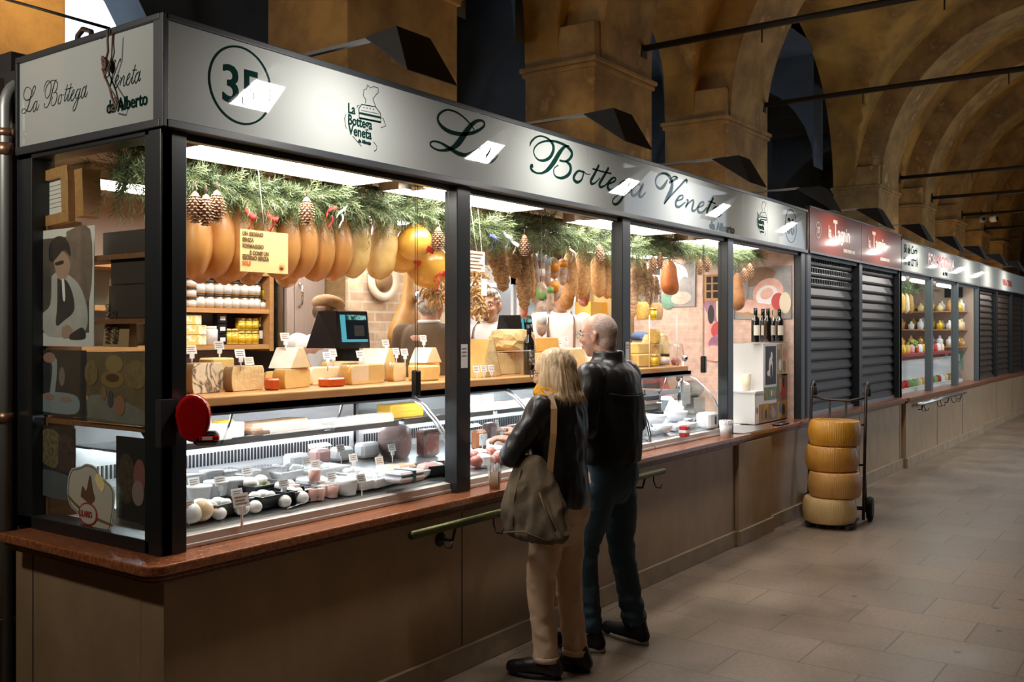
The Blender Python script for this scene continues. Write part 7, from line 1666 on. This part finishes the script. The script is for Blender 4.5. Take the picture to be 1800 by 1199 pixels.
for k,(z,dy,dx,c1,c2,l) in enumerate(((.045,-.03,-.01,(.62,.40,.15),(.68,.47,.20),'palest cheese wheel, at the bottom of the stack on the sack truck'),(.262,.0,.03,(.50,.24,.06),(.60,.32,.09),'dotted cheese wheel, second from the bottom of the stack'),(.479,.045,.0,(.52,.23,.035),(.60,.29,.05),'cheese wheel with a small white mark, third from the bottom'),(.696,.075,.02,(.58,.25,.02),(.65,.32,.04),'smoothest orange cheese wheel, on top of the stack'))):
    o=R3@Vector((dx,dy,0)); parm(tx+o.x,ty+o.y,z,.222,.215,l,c1,c2,0,.3*k)
# ================================================================ SIDE WINDOW: prints, bag, shelf goods
WX=2.128
def sp(px,py): q=PXp(px,py,WX); return q.y,q.z
def wprint(px0,px1,z0,z1,label,bgm,patches,name='window_print',border=0,rot=0,cat='photo'):
    y0,_=sp(px1,600); y1,_=sp(px0,600); w=y1-y0; h=z1-z0
    t=thing(name,(2.137,y1,z0),label,cat,rz=0); t.rotation_euler=(rot,0,0)
    # local: u along -y (left to right as seen from outside), facing -x
    B=Matrix(((0,0,-1,0),(-1,0,0,0),(0,1,0,0),(0,0,0,1)))   # (u,v,n)->( -n, -u, v )
    mb=MB(); mb.box(0,w,0,h,-.004,-.001,T=B); s=mb.build('sheet',m_paper if border else bgm,t)
    if border: mb=MB(); mb.box(border,w-border,border*1.6,h-border,-.001,-.0005,T=B); mb.build('picture_area',bgm,t)
    for k,pt in enumerate(patches):
        pts,mm=pt; mb=MB(); q=[(u*w,v*h) for u,v in pts]
        mb.prism(smooth_path([(a,b) for a,b in q+[q[0]]],4)[:-1],-.0005+.0002*k,-.0002+.0002*k,0,B); mb.build('printed_shape',mm,t)
    return t
def zz(px,py): return sp(px,py)[1]
def ell(cx,cy,rx,ry,n=10): return [(cx+rx*math.cos(i*2*PI/n),cy+ry*math.sin(i*2*PI/n)) for i in range(n)]
hair_d=c_('print_black_hair',(.02,.022,.025)); vest=c_('print_vest',(.03,.035,.045)); shirt_=c_('print_shirt',(.62,.60,.57),(.50,.48,.45)); facec=c_('print_face',(.50,.32,.24)); bgd=c_('print_backdrop',(.09,.07,.06),(.16,.13,.11),5); bgb=c_('print_brick',(.28,.2,.16),(.2,.14,.11),14)
wprint(57,161,1.62,2.10,'large portrait print of a person with glasses and dark vest, on the side window',bgd,[
 ([(.55,.97),(.94,.97),(.93,.40),(.62,.45)],bgb),([(.30,.60),(.42,.64),(.60,.60),(.78,.50),(.90,.30),(.85,.12),(.5,.08),(.2,.10),(.12,.26),(.28,.36)],shirt_),
 ([(.40,.58),(.55,.56),(.66,.44),(.68,.30),(.52,.22),(.38,.18),(.40,.36)],vest),([(.34,.72),(.40,.60),(.48,.56),(.58,.60),(.62,.70),(.52,.80),(.36,.80)],facec),([(.26,.74),(.26,.86),(.36,.93),(.50,.93),(.60,.86),(.62,.76),(.52,.82),(.40,.76),(.32,.72)],hair_d),
 ([(.36,.715),(.50,.73),(.50,.70),(.38,.69)],hair_d),([(.48,.16),(.60,.18),(.66,.10),(.50,.07)],facec),([(.48,.57),(.52,.56),(.54,.40),(.50,.40)],wh),([(.62,.10),(.82,.16),(.86,.07),(.62,.06)],dk)],border=.035)
wprint(57,147,1.335,1.605,'dark print of milky ice cream and flowers on the lower side window',c_('print_night',(.035,.035,.04),(.06,.05,.045)),[([(.1,.05),(.15,.3),(.5,.36),(.85,.3),(.8,.05)],c_('print_icy',(.30,.36,.38))),([(.30,.3),(.36,.75),(.25,.85),(.45,.85),(.40,.3)],c_('print_icy2',(.35,.42,.46))),(ell(.3,.88,.12,.08),c_('print_petal',(.42,.25,.2))),(ell(.55,.6,.06,.14),c_('print_petal2',(.25,.2,.18))),(ell(.3,.28,.1,.05),c_('print_petal',(.42,.25,.2))),(ell(.62,.26,.12,.04),c_('print_petal',(.42,.25,.2)))])
wprint(149,252,1.325,1.60,'brown print of cheeses, bread and jars on the lower side window',c_('print_table',(.16,.11,.06),(.24,.17,.09)),[([(.02,.05),(.02,.35),(.4,.38),(.98,.2),(.98,.02)],c_('print_slate',(.30,.28,.23),(.22,.2,.17))),(ell(.45,.62,.2,.12),c_('print_loaf',(.32,.2,.07))),(ell(.45,.64,.12,.06),c_('print_loaf2',(.12,.07,.03))),(ell(.48,.84,.15,.12),c_('print_loaf3',(.36,.24,.1))),(ell(.85,.7,.2,.2),c_('print_loaf4',(.34,.23,.1),(.2,.13,.06),30)),(ell(.08,.7,.12,.18),c_('print_loaf4',(.34,.23,.1))),(ell(.3,.42,.05,.1),c_('print_jar',(.3,.17,.1))),(ell(.42,.34,.05,.12),c_('print_jar2',(.08,.06,.07))),(ell(.58,.26,.09,.14),c_('print_jar3',(.28,.14,.08)))])
wprint(57,128,1.0,1.29,'dark print of waffles on a tray at the bottom of the side window',c_('print_night',(.035,.035,.04)),[([(.02,.0),(.05,.35),(.95,.3),(.98,.0)],c_('print_tray',(.14,.17,.19))),([(.1,.50),(.22,.93),(.62,.88),(.55,.42)],c_('print_waffle',(.34,.27,.14),(.12,.09,.05),60)),([(.60,.4),(.63,.88),(.98,.82),(.95,.4)],c_('print_crumb',(.14,.09,.08),(.05,.04,.04),40))])
wprint(200,252,.96,1.28,'dark print of meat cuts at the lower right of the side window',c_('print_night2',(.04,.035,.03)),[(ell(.35,.5,.3,.3),c_('print_grain',(.16,.11,.07),(.07,.05,.03),50)),(ell(.8,.55,.2,.2),c_('print_meat',(.35,.14,.12))),(ell(.75,.35,.2,.15),c_('print_meat2',(.4,.28,.26)))])
# shaped sticker with a name
y0,_=sp(205,880); y1,_=sp(122,880); w=y1-y0; z0=zz(165,935); h=zz(165,816)-z0
t=thing('window_sticker',(2.120,y1,z0),'shield-shaped cream sticker with riders and a red S.ILARIO oval on the side window','sticker')
B=Matrix(((0,0,-1,0),(-1,0,0,0),(0,1,0,0),(0,0,0,1)))
out=[(.10,.90),(.30,.95),(.42,1.0),(.60,.97),(.72,.85),(.95,.72),(1.0,.55),(.96,.25),(.88,.05),(.62,.0),(.38,.08),(.25,.22),(.06,.34),(.0,.55),(.03,.78)]
def poly(pts,m,nm,o,par=t,sm=True):
    mb=MB(); q=[(a*w,b*h) for a,b in pts]; q=smooth_path(q+[q[0]],4)[:-1] if sm else q
    mb.prism(q,o,o+.0012,0,B); return mb.build(nm,m,par)
poly(out,mat('sticker_cream',(.50,.48,.38),rough=.4),'backing',0)
mb=MB(); q=[(a*w*.94+w*.03,b*h*.94+h*.03,.0035) for a,b in out]; ribbon(mb,q+[q[0]],.0005,0,lambda u,v,d:tuple(B@Vector((u,v,.0014+d)))); mb.build('border_line',mat('sticker_blue',(.05,.10,.12),rough=.5),t,fixn=False)
poly([(.30,.50),(.34,.66),(.42,.60),(.50,.84),(.56,.62),(.60,.50),(.50,.42)],mat('sticker_brown',(.14,.07,.04),rough=.5),'rider_drawing',.0014); poly([(.60,.80),(.66,.88),(.80,.76),(.76,.62),(.66,.70)],m_ysign,'flag_drawing',.0014)
mb=MB(); ribbon(mb,[(.02*w,.48*h,.010),(.2*w,.36*h,.012),(.5*w,.24*h,.012),(.97*w,.16*h,.010)],.0004,0,lambda u,v,d:tuple(B@Vector((u,v,.0014+d)))); mb.build('ribbon_band',mat('sticker_olive',(.16,.12,.03),rough=.5),t,fixn=False)
poly(ell(.46,.26,.20,.17,14),mat('sticker_red',(.35,.03,.03),rough=.5),'oval_rim',.0020); poly(ell(.46,.26,.175,.145,14),_M['sticker_cream'],'oval',.0033)
text('S.ILARIO',h*.13,_M['sticker_red'],t,(-.006,-.28*w,.215*h),rot=(PI/2,0,-PI/2),sx=.72,bold=.0008,ext=.0004); text('FORMAGGI',h*.06,_M['sticker_red'],t,(-.004,-.30*w,.07*h),rot=(PI/2,0,-PI/2),sx=.9,ext=.0004)
# framed document
y1,z1=sp(60,400); y0,_=sp(140,400)
t=thing('framed_document',(2.16,y1,2.115),'light wooden frame with a small printed document, tilted in the side window','frame'); t.rotation_euler=(-.06,0,0)
w_=y1-y0-.03; B2=B
def fb(u0,u1,v0,v1,n0,n1,nm,m): mb=MB(); mb.box(u0,u1,v0,v1,n0,n1,T=B); return mb.build(nm,m,t,bevel=.003)
hh=.235
mb=MB(); mb.box(0,w_*.72,0,.045,-.02,.012,T=B); mb.box(0,w_*.72,hh-.045,hh,-.02,.012,T=B); mb.box(0,.05,.045,hh-.045,-.02,.012,T=B); mb.box(w_*.72-.05,w_*.72,.045,hh-.045,-.02,.012,T=B); mb.build('frame_moulding',m_wood,t,bevel=.003)
d=fb(.05,w_*.72-.05,.045,hh-.045,-.02,-.005,'document',m_paper)
mb=MB()
for k in range(6): mb.box(.06,w_*.72-.06-.01*(k%2),hh-.07-.018*k,hh-.067-.018*k,-.005,-.0045,T=B)
mb.build('writing_lines',m_ink,d)
mb=MB(); mb.box(w_*.72,w_*.72+.06,.02,hh-.02,-.10,-.02,T=B); mb.build('box_side',m_wood,t)
# goods behind the window on wooden shelves
t=thing('corner_shelf',(2.15,3.4,.9),'brown shelves of goods just inside the side window','shelf')
for z in (.42,.83,1.08): mb=MB(); mb.box(.0,.14,-.22,.52,z-.02,z); mb.build('shelf_board',m_woodd,t)
mb=MB(); mb.box(.0,.15,.52,.535,0,1.25); mb.build('side_panel',m_woodd,t)
def wbox(py,z,dy,dz,dx,label,m,nm='carton',cat='box',x=2.17): mb=MB(); mb.box(0,dx,-dy/2,dy/2,0,dz,b=.003); o=mb.build(nm,m); o.location=(x,py,z); return tag(o,label,cat)
m_slate=mat('dark_brown_card',(.06,.045,.035),rough=.5)
wbox(3.42,1.731,.24,.11,.18,'dark brown box on the middle board of the side window, upper one',m_slate) if False else None
o=wbox(3.38,1.731,.26,.13,.12,'large dark brown box in the side window, lower of two',m_slate); wbox(3.37,1.862,.25,.10,.11,'dark brown box in the side window, upper of two',m_slate)
wbox(3.40,1.981,.30,.09,.12,'black square box on the top board in the side window',m_slate)
bag((2.22,3.24,1.731),.10,.16,'bag of short pasta in the side window beside the dark boxes'); bag((2.22,3.19,1.731),.10,.15,'bag of pale pasta in the side window near the corner post',mat('pale_pasta',(.8,.64,.36),(.6,.42,.2),rough=.6,sc=50))
bag((2.22,3.24,1.981),.10,.26,'bag of yellow sweets on the top board in the side window',mat('yellow_sweets',(.85,.45,.03),(.7,.5,.3),rough=.4,sc=40))
bag((2.21,3.27,1.321),.09,.16,'bag of orange pasta low in the side window'); bag((2.22,3.20,1.321),.11,.24,'kraft paper bag of flour at the corner of the side window',mat('kraft_bag',(.50,.33,.18),rough=.8),nm='flour_bag')
wbox(3.52,2.10,.10,.30,.03,'tall pale wooden board standing in the side window',m_wood,'wooden_board','board') if False else None
o=wbox(3.24,2.12,.09,.22,.02,'tall pale wooden board in the upper side window',m_wood,'wooden_board','board',2.25); o.location.z=1.981
y1,_=sp(163,600); y0,_=sp(203,600)
t=thing('paper_bag',(2.15,y1,1.62),'brown paper bag printed parmigiano reggiano in the side window','bag'); wb=y1-y0+.02
mb=MB(); mb.add([tuple(B@Vector(q)) for q in [(0,0,-.06),(wb,0,-.06),(wb*.86,.27,-.06),(0,.27,-.06),(0,0,-.02),(wb,0,-.02),(wb*.86,.27,-.05),(0,.27,-.05)]],[(0,1,2,3),(7,6,5,4),(0,4,5,1),(1,5,6,2),(2,6,7,3),(3,7,4,0)]); mb.build('bag_body',mat('kraft',(.42,.27,.13),rough=.8),t)
for k,(s_,o_) in enumerate((('PARMIGIANO',.045),('REGGIANO',.095))):
    text(s_,.042,m_slate,t,(-.0,0,0),rot=(PI/2,0,-PI/2),sx=.62,bold=.001); tt=bpy.data.objects[-1] if False else None
for c in kids(t):
    if c.name.startswith('lettering'):
        i_=0 if 'done0' not in _used else 1; _used['done%d'%i_]=1
        c.matrix_local=B @ Matrix.Translation((.05+.052*i_ if False else .052+.05*i_,.012,-.018)) @ Matrix.Rotation(PI/2,4,'Z')
# ================================================================ INSIDE THE FAR WHITE-LIT STALL
mb=MB(); mb.box(12.5,17.5,4.3,4.36,.2,2.5); struct(mb.build('wall_back',m_white),'white back wall of the far lit stall')
mb=MB(); mb.box(12.5,17.5,3.12,4.36,2.46,2.5); struct(mb.build('ceiling_stall',m_ceil),'pale ceiling of the far lit stall')
for x in (12.44,17.48): mb=MB(); mb.box(x,x+.05,3.12,4.36,.2,2.5); struct(mb.build('wall_end',m_cream),'pale end wall of the far lit stall at %s'%('the shutters' if x<13 else 'its far side'))
m_tube=emis('tube_lamp',(.86,1,.95),16)
for k,x in enumerate((12.75,14.3,15.95)):
    t=thing('tube_lamp',(x,3.35,2.40),'white tube lamp in the far lit stall, %s'%nm[k],'ceiling light'); mb=MB(); mb.tube([(0,0,0),(1.15,0,0)],.022,10); mb.build('tube',m_tube,t); mb=MB(); mb.box(0,1.15,-.03,.03,.024,.06); mb.build('housing',m_white,t)
m_shelfr=mat('red_shelf_edge',(.30,.04,.03),rough=.5)
t=thing('display_case',(12.6,3.2,.86),'glass counter case of the far lit stall','display case'); mb=MB(); mb.box(0,4.7,.05,.7,-.5,.05); mb.build('base',m_white,t); mb=MB(); mb.box(0,4.7,.2,.22,.06,.42); mb.build('back_panel',m_whitepl,t); mb=MB(); mb.grid(1,6,lambda u,v:(u*4.7,.0+.22*v**2,.05+.42*v)); mb.build('front_glass',m_clear,t,fixn=False)
mb=MB(); mb.box(0,4.7,.15,.62,.47,.51); mb.build('red_top_shelf',m_shelfr,t)
mb=MB(); mb.box(0,4.7,.21,.225,.35,.36); mb.build('edge_strip',m_steeld,t)
rd=random.Random(5)
cols=[m_jglass,m_yj,m_grn,m_ribr,m_pale_p,m_pasta,m_foam,m_mort]
lab='goods on the %s of the far lit stall'
kj=[0]
for (z,n,x0,x1,y,hh_,grp) in ((1.371,18,12.7,16.9,3.5,.12,'red shelf'),(1.492,6,12.7,13.9,3.5,.10,'red shelf'),(.911,18,12.7,16.9,3.34,.10,'case deck')):
    for k in range(n):
        x=x0+(x1-x0)*k/(n-1); m=cols[rd.randrange(8)]
        if z>1.4: x=12.7+(4.2/17)*k
        mb=MB()
        if k%2 or z>1.4 or True: mb.lathe([(0,0),(.045,0),(.05,.01),(.05,hh_*.8),(.03,hh_*.9),(.032,hh_),(0,hh_)],12)
        o=mb.build('packed_goods',m); o.location=(x,y,z)
        tag(o,'small packed goods on the %s of the far lit stall'%grp,'goods','packed goods on the %s of the far lit stall'%grp)
for z,l in ((1.70,'middle'),(2.0,'upper'),(1.42,'lower')):
    mb=MB(); mb.box(17.1,17.475,3.2,4.28,z,z+.018); tag(mb.build('wall_shelf',m_wood,origin=(17.3,4,z)),'%s shelf on the end wall of the far lit stall'%l,'shelf')
    for r_ in range(2):
        for k in range(7):
            mb=MB(); w=.05; h_=.13+.07*rd.random(); m=[m_pasta,m_pale_p,m_foam,m_sop,m_yj,m_jglass][rd.randrange(6)]
            loft(mb,[((0,0,0),w,w),((0,0,h_*.6),w*1.1,w*1.1),((0,0,h_*.75),w*.5,w*.5),((0,0,h_),w*.7,w*.3)],10); o=mb.build('packed_goods',m); o.location=(17.2+.16*r_,3.28+.15*k,z+.019)
            tag(o,'bag or jar on the %s end shelf of the far lit stall'%l,'goods','bags and jars on the %s end shelf of the far lit stall'%l)
t=thing('small_poster',(17.46,3.42,2.25),'small dark poster high on the end wall of the far lit stall','poster'); mb=MB(); mb.box(-.006,0,-.14,.14,0,.17); mb.build('sheet',m_blackm,t)
t=thing('teal_poster',(17.46,3.45,1.05),'teal and dark poster low on the end wall of the far lit stall','poster'); mb=MB(); mb.box(-.006,0,-.18,.18,0,.30); mb.build('sheet',gn,t); mb=MB()
for k in range(3): mb.box(-.009,-.006,-.13+.09*k,-.08+.09*k,.14,.26)
mb.build('printed_bars',wh,t)
garland(12.6,14.2,3.6,3.6,150,7,'green garland in the far lit stall, first bay'); garland(14.2,15.9,3.6,3.6,150,8,'green garland in the far lit stall, second bay')
for k,x in enumerate((12.85,13.1,13.35,13.6,14.35,14.6,14.85,15.1,15.35)):
    mb=MB(); loft(mb,[((0,0,0),.02,.02),((0,0,-.05),.06,.05),((0,0,-.25),.07,.06),((0,0,-.30),.02,.02)],10); mb.tube([(0,0,0),(0,0,.12)],.004,4); o=mb.build('hanging_cheese',[m_prov,m_pale_p,m_sop][k%3]); o.location=(x,3.62,2.25); tag(o,'pale cheese hanging in the far lit stall','cheese','pale cheeses hanging in the far lit stall')
mb=MB(); mb.tube([(12.6,3.62,2.37),(17.4,3.62,2.37)],.01,6); tag(mb.build('hanging_rail',m_steel,origin=(15,3.6,2.37)),'steel rail with hanging cheeses in the far lit stall','rail')
t=thing('grape_bunch',(15.0,3.5,1.375),'green leafy bunch on the red shelf of the far lit stall','plant'); mb=MB(); 
for k in range(26): mb.ball((rd.uniform(-.09,.09),rd.uniform(-.05,.05),rd.uniform(.03,.16)),.028,8,6)
tag(mb.build('leaves',mat('bright_leaf',(.15,.3,.03),(.3,.4,.05),rough=.5,sc=20),t),kind='stuff')
